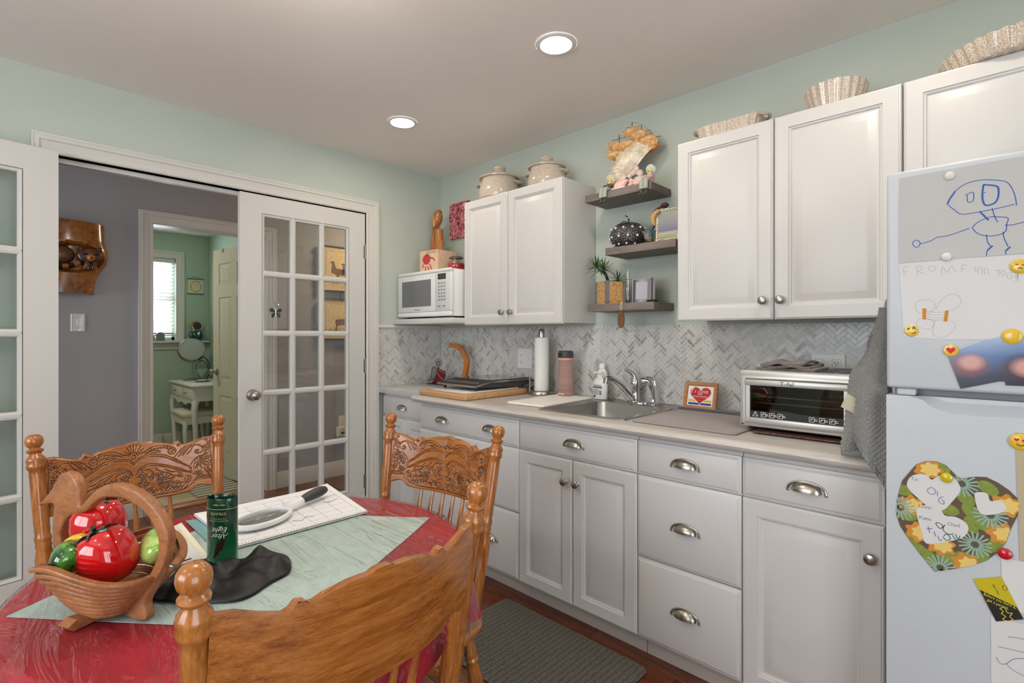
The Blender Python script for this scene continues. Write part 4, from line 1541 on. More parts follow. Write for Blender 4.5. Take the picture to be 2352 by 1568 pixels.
def fluted(name, label, cx, cy, a, b, h, nfl, flare=.25, rim=False):
    d_ = thing(name, label, 'baking dish', (cx, cy, ZK), group='fluted baking dishes')
    N = nfl * 8
    m = MB(Matrix.Translation((cx, cy, ZK + .0003)))
    rg = []
    for zt, k, amp in ((0, 1.0, .5), (.06, 1.02, .8), (.5, 1 + flare * .5, 1), (1.0, 1 + flare, 1), (1.0, 1 + flare - .05, 1), (.5, 1 + flare * .5 - .05, 1), (.08, .96, .6)):
        r = []
        for j in range(N):
            t = 2 * PI * j / N
            # superellipse outline
            p = 2.0 if abs(a - b) < .02 else 5.0
            cs, sn = math.cos(t), math.sin(t)
            q = (abs(cs) ** p + abs(sn) ** p) ** (-1 / p)
            fl = 1 + .026 * amp * math.cos(nfl * t) * (min(a, b) / max(.06, min(a, b)))
            r.append((a * k * q * cs * fl, b * k * q * sn * fl, h * zt))
        rg.append(r)
    m.rings(rg)
    m.build('fluted_body', M['stone'], d_, smooth=50)
    return d_


d1 = fluted('loaf_dish', 'long speckled fluted loaf dish with end handles on the wall cabinets', 2.225, -.16, .115, .055, .078, 26, .16)
for s_ in (-1, 1):
    lp = MB(Matrix.Translation((2.225, -.16, ZK)))
    lp.tube([(s_ * (.128 + .030 * math.sin(PI * t)), -.05 + .10 * t, .076) for t in [i / 10 for i in range(11)]], .007, 8)
    lp.build('handle', M['stone'], d1)
fluted('souffle_dish', 'round speckled fluted souffle dish in the middle of the wall cabinets', 2.618, -.165, .080, .080, .098, 20, .30)
fluted('flan_dish', 'large round speckled fluted dish above the refrigerator', 3.115, -.175, .165, .165, .055, 36, .16)
# ================================================================== ORNAMENTS ON THE FLOATING SHELVES
def sheet(m, nu, nv, fn, th, nrm=None, M_=None):
    """closed thick sheet; fn(u,v) -> point, nrm(u,v) -> offset direction"""
    top, bot = [], []
    for j in range(nv):
        for i in range(nu):
            u, v = i / (nu - 1), j / (nv - 1)
            p = Vector(fn(u, v))
            if nrm is None:
                e = 1e-3
                a = Vector(fn(min(1, u + e), v)) - Vector(fn(max(0, u - e), v))
                b = Vector(fn(u, min(1, v + e))) - Vector(fn(u, max(0, v - e)))
                d = a.cross(b)
                d = d.normalized() if d.length > 1e-12 else Vector((0, 0, 1))
            else:
                d = Vector(nrm)
            t = th(u, v) if callable(th) else th
            top.append(p + d * t / 2)
            bot.append(p - d * t / 2)
    n = nu * nv
    fs = []
    for j in range(nv - 1):
        for i in range(nu - 1):
            a = j * nu + i
            fs.append((a, a + 1, a + nu + 1, a + nu))
            fs.append((n + a, n + a + nu, n + a + nu + 1, n + a + 1))
    ed = [i for i in range(nu)] + [j * nu + nu - 1 for j in range(1, nv)] + [(nv - 1) * nu + i for i in range(nu - 2, -1, -1)] + [j * nu for j in range(nv - 2, 0, -1)]
    for q in range(len(ed)):
        a, b = ed[q], ed[(q + 1) % len(ed)]
        fs.append((b, a, n + a, n + b))
    return m.add(top + bot, fs, M_)


def scallop(m, T, R, nrib=16, depth=.32, amp=.035):
    """fan shaped ribbed shell; hinge at the origin, fan along +v, bulge along +w"""
    def fn(u, v):
        a = (u - .5) * PI * .92
        r = R * v * (1 + .02 * math.cos(2 * nrib * PI * u))
        bl = depth * R * math.sin(PI * min(1, .12 + .88 * v)) * math.cos(a * .9)
        rip = amp * R * v * math.cos(2 * PI * nrib * u)
        return (r * math.sin(a), r * math.cos(a), bl + rip)
    sheet(m, nrib * 4 + 1, 10, fn, .0016, None, T)


def shell_mat(name, a, b, c, sc=40):
    m, nt, bs = base(name)
    f = noise_node(nt, coords(nt), sc, 4, .6, .4)
    nt.links.new(ramp(nt, f, [(.32, a), (.5, b), (.68, c)]), bs.inputs['Base Color'])
    bs.inputs['Roughness'].default_value = .3
    return m


M['shell_cream'] = shell_mat('cream_shell', S(188, 168, 138), S(222, 210, 188), S(238, 230, 214), 30)
M['shell_tan'] = shell_mat('tan_shell', S(186, 128, 68), S(214, 166, 106), S(234, 204, 156), 60)
M['shell_orange'] = shell_mat('orange_shell', S(150, 82, 24), S(190, 112, 40), S(214, 150, 80), 40)
M['shell_pink'] = shell_mat('pink_shell', S(214, 150, 140), S(232, 186, 176), S(240, 218, 208), 40)
M['coral'] = pmat('pale_coral', S(226, 208, 198), .7, vary=.12, vscale=60, bstr=1, bscale=160, bdist=.006)
M['twig'] = pmat('thin_brown_wire', S(112, 80, 52), .6)

# ---- big scallop standing on edge
sc_ = thing('scallop_shell', 'large cream scallop shell propped up on the top shelf under the shell ship', 'shell', (1.69, -.10, SH1))
m = MB()
hinge = Vector((1.726, -.118, 2.100))
fan = Vector((-.62, -.02, .78)).normalized()
out = Vector((-.15, -.93, .30))
uu = fan.cross(out).normalized()
Tsc = frame(hinge, uu, fan)
scallop(m, Tsc, .138, 13, .36, .022)
m.build('valve', M['shell_cream'], sc_, smooth=60)
pg = MB()
for k in range(7):
    pg.ball((1.705 + .020 * (k % 4), -.125 + .01 * (k // 4), 2.085 + .013 * (k % 3) + .012 * (k // 4)), .014 + .003 * (k % 2), 10, 7, (1, .8, 1.1))
pg.build('barnacle', M['coral'], sc_)

# ---- pink conch and coral clump
cn = thing('conch_shell', 'small pink conch shell lying at the left on the top shelf', 'shell', (1.65, -.15, SH1))
m = MB()
pts = smooth_path([(1.640, -.165, SH1 + .012), (1.657, -.160, SH1 + .025), (1.676, -.152, SH1 + .034), (1.694, -.145, SH1 + .042), (1.710, -.138, SH1 + .048)], 5)
m.tube(pts, [.004 + .028 * math.sin(PI * min(1, .08 + .9 * i / (len(pts) - 1))) for i in range(len(pts))], 14, flat=.8)
m.build('whorl', M['shell_pink'], cn)
m = MB()
for k in range(9):
    t = k / 8
    m.ball((1.642 + .070 * t, -.187, SH1 + .0065), .0062, 8, 6)
m.build('lip_bead', M['shell_cream'], cn)
cr = thing('coral_cluster', 'clump of pale pink coral and little shells at the middle of the top shelf', 'coral', (1.76, -.13, SH1))
random.seed(3)
m = MB()
for k in range(26):
    x, y = 1.725 + .085 * random.random(), -.155 + .05 * random.random()
    h_ = .012 + .040 * random.random()
    r_ = .010 + .009 * random.random()
    m.ball((x, y, SH1 + r_ * .9 + h_ * .6), r_, 9, 7, (1, .9, 1.0 + random.random() * .4))
m.build('coral_lump', M['coral'], cr)
m = MB()
for k in range(5):
    T = Matrix.Translation((1.735 + .018 * k, -.165 - .004 * (k % 2), SH1 + .012 + .006 * (k % 3))) @ Matrix.Rotation(k * 1.1, 4, 'Y') @ Matrix.Rotation(1.2, 4, 'X')
    scallop(m, T, .020, 7, .4, .05)
m.build('tiny_shell', M['shell_pink'], cr, smooth=60)

# ---- sailing ship made of shells, resting on the scallop
sp_ = thing('shell_ship', 'model sailing ship with tan shell sails on the top shelf', 'ornament', (1.71, -.09, 2.17))
m = MB()
hp = smooth_path([(1.585, -.085, 2.205), (1.63, -.088, 2.196), (1.70, -.09, 2.192), (1.77, -.088, 2.200), (1.82, -.086, 2.212), (1.848, -.085, 2.222)], 5)
m.tube(hp, [.004 + .024 * math.sin(PI * (i + .4) / (len(hp) - .2)) for i in range(len(hp))], 12, flat=.7)
m.build('hull', M['shell_orange'], sp_)
# post that carries the ship down to the shelf
MB().cyl((1.70, -.05, SH1 + .001), (1.70, -.075, 2.185), .006, n=8).build('support_post', M['shell_cream'], sp_)
ms = MB()
for x, z0, z1 in ((1.618, 2.20, 2.330), (1.694, 2.20, 2.374), (1.748, 2.20, 2.345), (1.800, 2.21, 2.292)):
    ms.tube([(x, -.082, z0), (x, -.082, z1)], .0022, 6)
ms.build('mast', M['twig'], sp_)
for a, b in (((1.572, 2.310), (1.675, 2.304)), ((1.660, 2.352), (1.735, 2.340)), ((1.690, 2.326), (1.802, 2.300)), ((1.735, 2.272), (1.858, 2.258)), ((1.64, 2.318), (1.71, 2.318))):
    MB().tube([(a[0], -.084, a[1]), (b[0], -.084, b[1])], .0016, 5).build('yard', M['twig'], sp_)
for cx, cz, R, tl in ((1.612, 2.288, .050, -.25), (1.690, 2.338, .045, .15), (1.742, 2.310, .046, .1), (1.655, 2.280, .050, .05), (1.703, 2.262, .048, .2), (1.785, 2.272, .052, .15), (1.745, 2.252, .050, -.1), (1.600, 2.245, .048, -.2), (1.640, 2.235, .046, .1), (1.80, 2.24, .046, .3)):
    m = MB()
    fan = Vector((math.sin(tl), .10, -math.cos(tl)))
    out = Vector((0.1, -1, -.1))
    uu = fan.cross(out).normalized()
    scallop(m, frame((cx, -.094 - .016 * random.random(), cz), uu, fan), R, 9, .30, .045)
    m.build('shell_sail', M['shell_tan'] if cz != 2.252 else M['shell_cream'], sp_, smooth=60)
MB().tube(smooth_path([(1.694, -.082, 2.372), (1.74, -.082, 2.352), (1.80, -.082, 2.295), (1.850, -.084, 2.226)], 4), .0008, 4).tube([(1.618, -.082, 2.33), (1.575, -.085, 2.215)], .0008, 4).build('rigging', M['twig'], sp_)


# ---- the two shelf sitters
def sitter(label, x, lean, bonnet, dress, seat_y=-.196):
    d_ = thing('sitting_figurine', label, 'figurine', (x, seat_y, SH1), group='shelf sitting figurines')
    zs = SH1
    grey = pmat('doll_trousers', S(168, 172, 160), .6)
    lg = MB()
    for s_ in (-1, 1):
        xx = x + s_ * .011
        p = smooth_path([(xx, seat_y + .020, zs + .013), (xx - .002, seat_y - .006, zs + .0125), (xx - .004, seat_y - .0195, zs + .004), (xx - .005, seat_y - .0215, zs - .020), (xx - .005, seat_y - .0215, zs - .034)], 4)
        lg.tube(p, [.0105, .0105, .0105, .0105, .0105, .0105, .011, .011, .011, .011, .011, .011, .0115, .0115, .0115, .0115, .0115][:len(p)], 10)
    lg.build('leg', grey, d_)
    sh = MB()
    for s_ in (-1, 1):
        xx = x + s_ * .011 - .005
        sh.tube(smooth_path([(xx, seat_y - .0205, zs - .034), (xx, seat_y - .0205, zs - .050), (xx - .002, seat_y - .027, zs - .058), (xx - .006, seat_y - .036, zs - .059)], 3), [.0062, .0062, .0064, .007, .0075, .008, .007, .006, .005, .004][:10], 8)
    sh.build('boot', pmat('doll_boots', S(70, 74, 58), .5), d_)
    MB().lathe([(.001, 0), (.020, 0), (.022, .012), (.018, .030), (.012, .043), (.001, .046)], 14, Matrix.Translation((x + lean * .1, seat_y + .022, zs + .002)), sy=.85).build('torso', dress, d_)
    am = MB()
    for s_ in (-1, 1):
        am.tube(smooth_path([(x + s_ * .016, seat_y + .018, zs + .038), (x + s_ * .022, seat_y + .006, zs + .026), (x + s_ * .010, seat_y - .008, zs + .022)], 4), .0052, 8)
    am.build('arm', dress, d_)
    hx, hy, hz = x + lean * .25, seat_y + .016, zs + .060
    MB().ball((hx, hy, hz), .0145, 14, 10, (1, .95, 1.08)).build('head', pmat('doll_face', S(218, 196, 120), .5), d_)
    fc = MB()
    for s_ in (-1, 1):
        fc.ball((hx + s_ * .005 - .001, hy - .0128, hz + .002), .0016, 6, 5)
    fc.tube([(hx - .004, hy - .0135, hz - .006), (hx, hy - .0142, hz - .0068), (hx + .003, hy - .0138, hz - .006)], .0008, 5)
    fc.build('face_detail', M['print_dark'], d_)
    MB().lathe([(.0125, -.004), (.024, .000), (.026, .004), (.020, .012), (.010, .0175), (.0005, .019)], 18, axis_frame((hx + .001, hy + .001, hz + .001), (hx + .002, hy + .75, hz + .45))).build('bonnet', bonnet, d_)
    MB().ball((hx, hy - .002, hz - .0165), .009, 8, 5, (1.2, .9, .45)).build('collar', pmat('doll_lace', S(226, 222, 210), .8), d_)


sitter('seated bonnet figurine with dark vest at the left edge of the top shelf', 1.612, .05, pmat('cream_bonnet', S(206, 200, 180), .8), pmat('doll_dark_vest', S(96, 84, 70), .7))
sitter('seated bonnet figurine in pink dress at the right edge of the top shelf', 1.842, .04, pmat('blue_white_bonnet', S(200, 208, 206), .8), pmat('doll_pink', S(206, 160, 160), .7))

# ---- black jewelled pumpkin
m_, nt, b_ = base('black_glitter')
f_ = noise_node(nt, coords(nt), 260, 2, .5)
nt.links.new(ramp(nt, f_, [(.45, S(26, 25, 26)), (.56, S(96, 92, 92)), (.66, S(180, 176, 174))]), b_.inputs['Base Color'])
b_.inputs['Roughness'].default_value = .25
b_.inputs['Metallic'].default_value = .6
bump(nt, b_, f_, .8, .004)
pk = thing('jewelled_pumpkin', 'black glitter pumpkin studded with clear gems on the middle shelf', 'ornament', (1.690, -.112, SH2))
px, py, pz = 1.690, -.112, SH2 + .0004
m = MB(Matrix.Translation((px, py, pz)))
pr = [(.001, .006), (.045, .001), (.070, .012), (.087, .038), (.0905, .066), (.082, .096), (.060, .120), (.034, .129), (.012, .124), (.001, .122)]
N = 48
m.rings([[(r * (1 + .035 * abs(math.cos(5 * t))) * math.cos(t), r * (1 + .035 * abs(math.cos(5 * t))) * math.sin(t), z) for t in [2 * PI * j / N for j in range(N)]] for r, z in pr])
m.build('body', m_, pk, smooth=60)
M['gem'] = pmat('clear_gem', S(235, 235, 232), .05, .35, coat=1)
for ring, (rr_, zz, nn) in enumerate(((.0920, .052, 12), (.0855, .095, 12), (.072, .016, 11))):
    for k in range(nn):
        t = 2 * PI * (k + .5 * (ring % 2)) / nn
        if math.sin(t) > .45:
            continue
        MB().ball((px + rr_ * math.cos(t), py + rr_ * math.sin(t), pz + zz), .0062, 8, 6).build('gem', M['gem'], pk)
MB().tube(smooth_path([(px, py, pz + .120), (px + .003, py, pz + .140), (px - .002, py, pz + .158), (px - .018, py, pz + .172)], 5), [.0055 - .0002 * i for i in range(16)], 8).build('stem', M['blackgloss'], pk)
MB().tube(smooth_path([(px - .004, py - .004, pz + .135), (px - .025, py - .006, pz + .142), (px - .048, py - .008, pz + .128)], 5), .0022, 6).build('tendril', M['blackgloss'], pk)

# ---- clear glass bird, brown nut
M['crystal'] = pmat('clear_crystal', S(232, 234, 230), .03, trans=.8, ior=1.45)
gb = thing('glass_bird', 'small clear glass bird ornament beside the black pumpkin', 'ornament', (1.815, -.125, SH2))
MB(Matrix.Translation((1.818, -.125, SH2))).lathe([(.001, .0004), (.014, .0004), (.016, .004), (.006, .010), (.010, .016), (.025, .030), (.029, .046), (.022, .060), (.010, .066), (.001, .067)], 16).build('body', M['crystal'], gb)
m = MB()
for k in range(7):
    a = -1.1 + k * .35
    m.tube([(1.818, -.125, SH2 + .050), (1.818 + .034 * math.sin(a), -.118, SH2 + .058 + .030 * math.cos(a))], [.006, .0022], 6)
m.build('tail_feather', M['crystal'], gb)
m = MB().tube([(1.798, -.128, SH2 + .058), (1.787, -.131, SH2 + .070), (1.780, -.134, SH2 + .071)], [.007, .006, .0015], 8)
m.build('head', M['crystal'], gb)
nt_ = MB(Matrix.Translation((1.848, -.170, SH2 + .0003))).lathe([(.001, 0), (.012, .001), (.016, .008), (.013, .017), (.006, .021), (.001, .022)], 14)
tag(nt_.build('chestnut', pmat('brown_nut', S(92, 56, 40), .35)), 'little round brown nut at the front of the middle shelf', 'ornament')

# ---- beaded picture frame with a fairy
pf = thing('beaded_frame', 'clear beaded picture frame with a fairy figure on its corner', 'picture frame', (1.93, -.12, SH2))
up = Vector((0, .10, .995)).normalized()
F = frame((1.862, -.150, SH2 + .004), (1, 0, 0), up)
M['bead'] = pmat('silver_bead', S(226, 210, 182), .12, .55, coat=.6)
w_, h_ = .125, .160
MB(F).box(.004, w_ - .004, .004, h_ - .004, -.006, -.001).build('backing', pmat('frame_back', S(120, 112, 100), .6), pf, smooth=0)
m_, nt, b_ = base('meadow_picture')
gsep = nt.nodes.new('ShaderNodeSeparateXYZ')
nt.links.new(coords(nt, kind='Generated'), gsep.inputs[0])
nt.links.new(ramp(nt, gsep.outputs['Z'], [(0, S(132, 150, 96)), (.22, S(190, 184, 160)), (.30, S(120, 118, 150)), (.6, S(150, 150, 150)), (1, S(160, 168, 158))]), b_.inputs['Base Color'])
MB(F).box(.010, w_ - .010, .010, h_ - .010, -.001, .0004).build('picture', m_, pf, smooth=0)
bd = MB(F)
for k in range(22):
    for q in range(2):
        t = k / 21
        bd.ball((.004 + q * .0055, h_ * t, .002), .0036, 7, 5).ball((w_ - .004 - q * .0055, h_ * t, .002), .0036, 7, 5)
for k in range(17):
    for q in range(2):
        t = k / 16
        bd.ball((w_ * t, .004 + q * .0055, .002), .0036, 7, 5).ball((w_ * t, h_ - .004 - q * .0055, .002), .0036, 7, 5)
o_ = bd.build('bead_border', M['bead'], pf)
o_['kind'] = 'stuff'
fy_ = MB(F)
fy_.tube(smooth_path([(.020, .150, .006), (.006, .148, .008), (-.010, .130, .008), (-.012, .105, .008), (-.004, .082, .008)], 4), [.008, .010, .011, .012, .012, .013, .014, .014, .014, .013, .013, .012, .011, .010, .009, .008, .006][:17], 10)
fy_.build('fairy_body', pmat('fairy_gold', S(196, 160, 96), .5), pf)
MB(F).ball((.042, .176, .004), .017, 12, 9, (1.25, .8, .9)).tube(smooth_path([(.03, .172, .004), (.012, .168, .004), (-.006, .156, .006), (-.016, .142, .006)], 4), .006, 8).build('fairy_hair', pmat('fairy_brown_hair', S(66, 44, 28), .5), pf)
MB(F).tube(smooth_path([(-.006, .085, .008), (-.022, .068, .008), (-.012, .050, .008), (-.020, .040, .008)], 4), [.008, .009, .010, .010, .010, .009, .008, .007, .006, .006, .005, .004, .004][:13], 8).build('fairy_wing', pmat('fairy_teal', S(62, 84, 92), .35), pf)
MB(F).tube([(-.006, .060, .004), (-.004, .030, .004), (-.004, .006, .004)], [.006, .005, .007], 8).build('fairy_stand', pmat('fairy_green', S(52, 90, 58), .5), pf)

# ---- cork planter with spiky plants
pl_ = thing('cork_planter', 'square cork planter edged in grey metal on the lowest shelf', 'planter', (1.585, -.105, SH3))
T = Matrix.Translation((1.578, -.105, SH3 + .0004)) @ Matrix.Rotation(math.radians(-26), 4, 'Z')
m_, nt, b_ = base('cork')
f_ = noise_node(nt, coords(nt), 110, 4, .7)
nt.links.new(ramp(nt, f_, [(.32, S(120, 76, 36)), (.45, S(198, 150, 88)), (.7, S(222, 180, 118))]), b_.inputs['Base Color'])
b_.inputs['Roughness'].default_value = .85
bump(nt, b_, f_, .5, .003)
hw, ph = .056, .122
MB(T).box(-hw, hw, -hw, hw, 0, ph - .004).build('cork_body', m_, pl_, smooth=0)
M['zinc'] = pmat('zinc_edging', S(146, 150, 154), .45, .5)
for sx in (-1, 1):
    for sy in (-1, 1):
        e = MB(T)
        x0, x1 = sorted((sx * (hw - .017), sx * (hw + .0012)))
        y0, y1 = sorted((sy * (hw - .017), sy * (hw + .0012)))
        e.box(x0, x1, min(sy * hw, sy * (hw + .0012)), max(sy * hw, sy * (hw + .0012)), 0, ph).box(min(sx * hw, sx * (hw + .0012)), max(sx * hw, sx * (hw + .0012)), y0, y1, 0, ph)
        e.build('corner_edging', M['zinc'], pl_, smooth=0)
        rv = MB(T)
        for zz in (.012, .061, .110):
            rv.ball((sx * (hw - .009), sy * (hw + .0012), zz), .0022, 6, 5).ball((sx * (hw + .0012), sy * (hw - .009), zz), .0022, 6, 5)
        rv.build('rivet', M['black'], pl_)
MB(T).box(-hw + .003, hw - .003, -hw + .003, hw - .003, ph - .004, ph - .002).build('soil', pmat('moss_soil', S(48, 40, 28), .95, bstr=1, bscale=120, bdist=.01), pl_, smooth=0)
M['leaf'] = pmat('spiky_leaf', S(70, 108, 52), .45, vary=.35, vscale=25)


def tuft(label, c_, stem_pts, n, L, seed):
    t_ = thing('spiky_plant', label, 'plant', stem_pts[0], group='spiky plants in the cork planter')
    if len(stem_pts) > 1:
        MB().tube(smooth_path(stem_pts, 5), .0042, 8).build('stem', pmat('plant_stem', S(46, 38, 30), .7), t_)
    rnd = random.Random(seed)
    lm = None
    for k in range(n):
        az = 2 * PI * (k * .381966)
        el = math.radians(80 - 105 * (k / n))
        ln = L * (.8 + .3 * rnd.random())
        d = Vector((math.cos(az) * math.cos(el), math.sin(az) * math.cos(el), math.sin(el)))
        if (Vector(c_) + d * ln).y > -.008:
            d.y = -abs(d.y) * .3
        s_ = d.cross(Vector((0, 0, 1)))
        s_ = s_.normalized() if s_.length > 1e-3 else Vector((1, 0, 0))
        w = .0032
        P = [Vector(c_) + d * ln * q + Vector((0, 0, -.22 * ln * q * q)) for q in (0, .3, .65, 1)]
        nn = s_.cross(d).normalized() * .0008
        vs = []
        for q, p in enumerate(P[:3]):
            ww = w * (.7, 1, .75)[q]
            vs += [p + s_ * ww, p - nn * 1.5, p - s_ * ww, p + nn]
        vs.append(P[3])
        fs = []
        for q in range(2):
            for j_ in range(4):
                fs.append((4 * q + j_, 4 * q + (j_ + 1) % 4, 4 * q + 4 + (j_ + 1) % 4, 4 * q + 4 + j_))
        for j_ in range(4):
            fs.append((8 + j_, 8 + (j_ + 1) % 4, 12))
        MB().add(vs, fs).build('leaf', M['leaf'], t_, smooth=60)


zs = SH3 + ph - .004
tuft('tall spiky green plant leaning left in the cork planter', (1.510, -.135, 1.640), [(1.565, -.100, zs), (1.560, -.106, zs + .025), (1.535, -.120, zs + .060), (1.513, -.133, 1.632)], 42, .085, 1)
tuft('spiky green plant at the middle of the cork planter', (1.562, -.150, 1.620), [(1.572, -.125, zs), (1.569, -.135, zs + .03), (1.563, -.148, 1.612)], 42, .085, 2)
tuft('low spiky green plant at the right of the cork planter', (1.612, -.085, zs + .010), [(1.608, -.090, zs), (1.612, -.085, zs + .012)], 26, .085, 3)

# ---- glass bud vase
vs_ = MB(Matrix.Translation((1.688, -.115, SH3 + .0004))).lathe([(.001, 0), (.020, 0), (.021, .004), (.014, .012), (.012, .020), (.018, .060), (.019, .085), (.0135, .130), (.012, .160), (.020, .190), (.029, .205), (.0275, .2055), (.0185, .190), (.0105, .160), (.0120, .130), (.0172, .085), (.0165, .060), (.0105, .024), (.001, .022)], 24)
tag(vs_.build('bud_vase', pane_glass('cut_glass', (.985, .99, .985, 1), 1.0, .03)[0]), 'tall slim clear glass bud vase beside the cork planter', 'vase')

# ---- hinged double photo frame
ph_ = thing('double_photo_frame', 'grey hinged double photo frame on the lowest shelf', 'picture frame', (1.77, -.10, SH3))
M['frame_grey'] = pmat('grey_frame', S(168, 168, 170), .35, .4)


def photo_mat(name, a, b, c, rot=0):
    m, nt, bs = base(name)
    sp = nt.nodes.new('ShaderNodeSeparateXYZ')
    nt.links.new(coords(nt, kind='Generated', rot=(0, rot, 0)), sp.inputs[0])
    nt.links.new(ramp(nt, sp.outputs['X'], [(.0, a), (.5, b), (1, c)]), bs.inputs['Base Color'])
    bs.inputs['Roughness'].default_value = .15
    return m


F1 = frame((1.722, -.128, SH3 + .0006), (.996, .09, 0), (0, 0.05, 1))
F2 = frame((1.822, -.119, SH3 + .0006), (.72, -.69, 0), (0, 0.02, 1))
for F, wd, mt in ((F1, .099, photo_mat('grey_photo', S(60, 60, 66), S(176, 172, 184), S(120, 116, 128))), (F2, .045, photo_mat('dark_photo', S(40, 34, 36), S(120, 84, 80), S(60, 44, 46)))):
    MB(F).box(0, wd, 0, .124, -.005, 0).sweep([(0, 0), (0, .124), (wd, .124), (wd, 0)], [(0, 0), (0, .003), (-.004, .003), (-.004, 0)], True).build('frame_leaf', M['frame_grey'], ph_, recalc=True)
    MB(F).box(.004, wd - .004, .004, .120, 0, .0012).build('photo', mt, ph_, smooth=0)
MB(F1).box(.019, .080, .020, .106, .0014, .0018).build('photo_pale_patch', pmat('pale_photo', S(186, 182, 192), .15), ph_, smooth=0)  # paler rectangle laid over the photo print

# ---- dark pebble shaped dish, hanging wooden tag
dp = MB(Matrix.Translation((1.848, -.155, SH3 + .0003))).lathe([(.001, 0), (.018, 0), (.026, .006), (.024, .011), (.012, .014), (.001, .0145)], 18, sx=1.2, sy=.8)
tag(dp.build('dark_pebble', pmat('dark_gloss_stone', S(40, 40, 38), .12)), 'small glossy dark stone at the right end of the lowest shelf', 'ornament')
tg = thing('wooden_tag', 'oval wooden tag hanging on a cord from the lowest shelf', 'tag', (1.71, -.212, 1.35))
MB(frame((1.711, -.2135, 1.356), (1, 0, 0), (0, 0, 1))).prism([(.0185 * math.cos(t) * (1 - .10 * math.sin(t)), .0455 * math.sin(t)) for t in [2 * PI * i / 28 for i in range(28)]], -.003, .003).build('tag_disc', wood('dark_tag_wood', S(66, 40, 20), S(104, 66, 34), S(128, 86, 48), axis=2, scale=16), tg)
MB().tube(smooth_path([(1.711, -.2140, 1.398), (1.706, -.2125, 1.415), (1.708, -.2115, 1.430), (1.706, -.200, SH3 + .0035), (1.695, -.16, SH3 + .003), (1.690, -.139, SH3 + .004)], 5), .0019, 6).tube(smooth_path([(1.711, -.2145, 1.398), (1.716, -.2125, 1.412), (1.714, -.2115, 1.430), (1.712, -.200, SH3 + .0035), (1.704, -.16, SH3 + .003)], 5), .0019, 6).build('cord', pmat('cream_cord', S(210, 196, 164), .9), tg)
# ================================================================== REFRIGERATOR AND WHAT HANGS ON IT
# outlines on the door front, as (x, z) in metres
HEAD=[(2.98,1.6),(2.986,1.614),(2.995,1.629),(3.013,1.643),(3.037,1.647),(3.061,1.643),(3.083,1.635),(3.092,1.623),(3.098,1.605),(3.101,1.589),(3.102,1.576)]
HEAD2=[(3.099,1.579),(3.067,1.574),(3.033,1.571),(3.007,1.571),(2.995,1.582),(2.981,1.599)]
EYE1=[(3.016,1.617),(3.026,1.621),(3.029,1.614),(3.027,1.599),(3.018,1.599),(3.017,1.613),(3.014,1.617)]
EYE2=[(3.046,1.635),(3.067,1.628),(3.072,1.619),(3.071,1.599),(3.064,1.587),(3.049,1.586),(3.044,1.607),(3.046,1.635)]
NOSE=[(3.05,1.616),(3.044,1.614),(3.046,1.607)]
NK1=[(3.039,1.573),(3.055,1.549)]
NK2=[(3.061,1.576),(3.066,1.554),(3.071,1.542)]
BODY=[(3.026,1.535),(3.036,1.547),(3.056,1.556),(3.072,1.554),(3.088,1.549),(3.086,1.536),(3.084,1.519),(3.072,1.512),(3.053,1.512),(3.036,1.52),(3.026,1.535)]
ARM1=[(3.021,1.535),(3.004,1.529),(2.98,1.522),(2.961,1.521),(2.949,1.514),(2.927,1.508)]
HAND=[(2.927,1.508),(2.923,1.501),(2.918,1.502),(2.913,1.508),(2.914,1.516),(2.921,1.519),(2.927,1.513),(2.927,1.508)]
ARM2=[(3.083,1.533),(3.096,1.532),(3.106,1.534),(3.114,1.536)]
LEG1=[(3.051,1.515),(3.053,1.499),(3.058,1.487)]
FT1=[(3.062,1.488),(3.053,1.478),(3.051,1.465)]
LEG2=[(3.08,1.518),(3.081,1.505),(3.088,1.483)]
FT2=[(3.092,1.482),(3.084,1.473),(3.085,1.465)]
PAPER1=[(2.885,1.684),(3.114,1.688),(3.114,1.464),(2.884,1.464)]
PAPER2=[(2.884,1.464),(3.018,1.466),(3.114,1.462),(3.114,1.268),(3.044,1.269),(2.968,1.266),(2.894,1.273)]
FR_F=[(2.905,1.453),(2.894,1.452),(2.895,1.432)]
FR_F2=[(2.894,1.442),(2.904,1.443)]
FR_R=[(2.922,1.426),(2.921,1.452),(2.93,1.451),(2.931,1.443),(2.922,1.44),(2.939,1.43)]
FR_O=[(2.955,1.449),(2.947,1.45),(2.945,1.442),(2.952,1.436),(2.958,1.442),(2.955,1.449)]
FR_M=[(2.969,1.429),(2.971,1.447),(2.98,1.431),(2.987,1.446),(2.997,1.431)]
FR_F3=[(3.017,1.447),(3.007,1.446),(3.008,1.429)]
FR_F4=[(3.008,1.438),(3.016,1.439)]
FR_I=[(3.031,1.442),(3.032,1.428)]
FR_N=[(3.037,1.424),(3.036,1.437),(3.043,1.437),(3.044,1.421)]
FR_N2=[(3.049,1.421),(3.047,1.435),(3.053,1.434),(3.055,1.42)]
FR_T=[(3.067,1.429),(3.078,1.429)]
FR_T2=[(3.072,1.429),(3.073,1.415)]
FR_O2=[(3.08,1.428),(3.076,1.423),(3.08,1.417),(3.084,1.422),(3.08,1.428)]
FR_G=[(3.095,1.421),(3.088,1.42),(3.087,1.41),(3.094,1.408),(3.094,1.414),(3.091,1.414)]
FR_A=[(3.102,1.417),(3.099,1.411),(3.103,1.407),(3.104,1.416),(3.104,1.402),(3.098,1.401)]
BUG1=[(2.954,1.34),(2.943,1.333),(2.927,1.333),(2.919,1.343),(2.92,1.36),(2.93,1.366),(2.946,1.365),(2.957,1.354),(2.954,1.34)]
BUG2=[(2.958,1.342),(2.968,1.362),(2.983,1.377),(2.998,1.375),(3.006,1.362),(3.001,1.346),(2.986,1.337)]
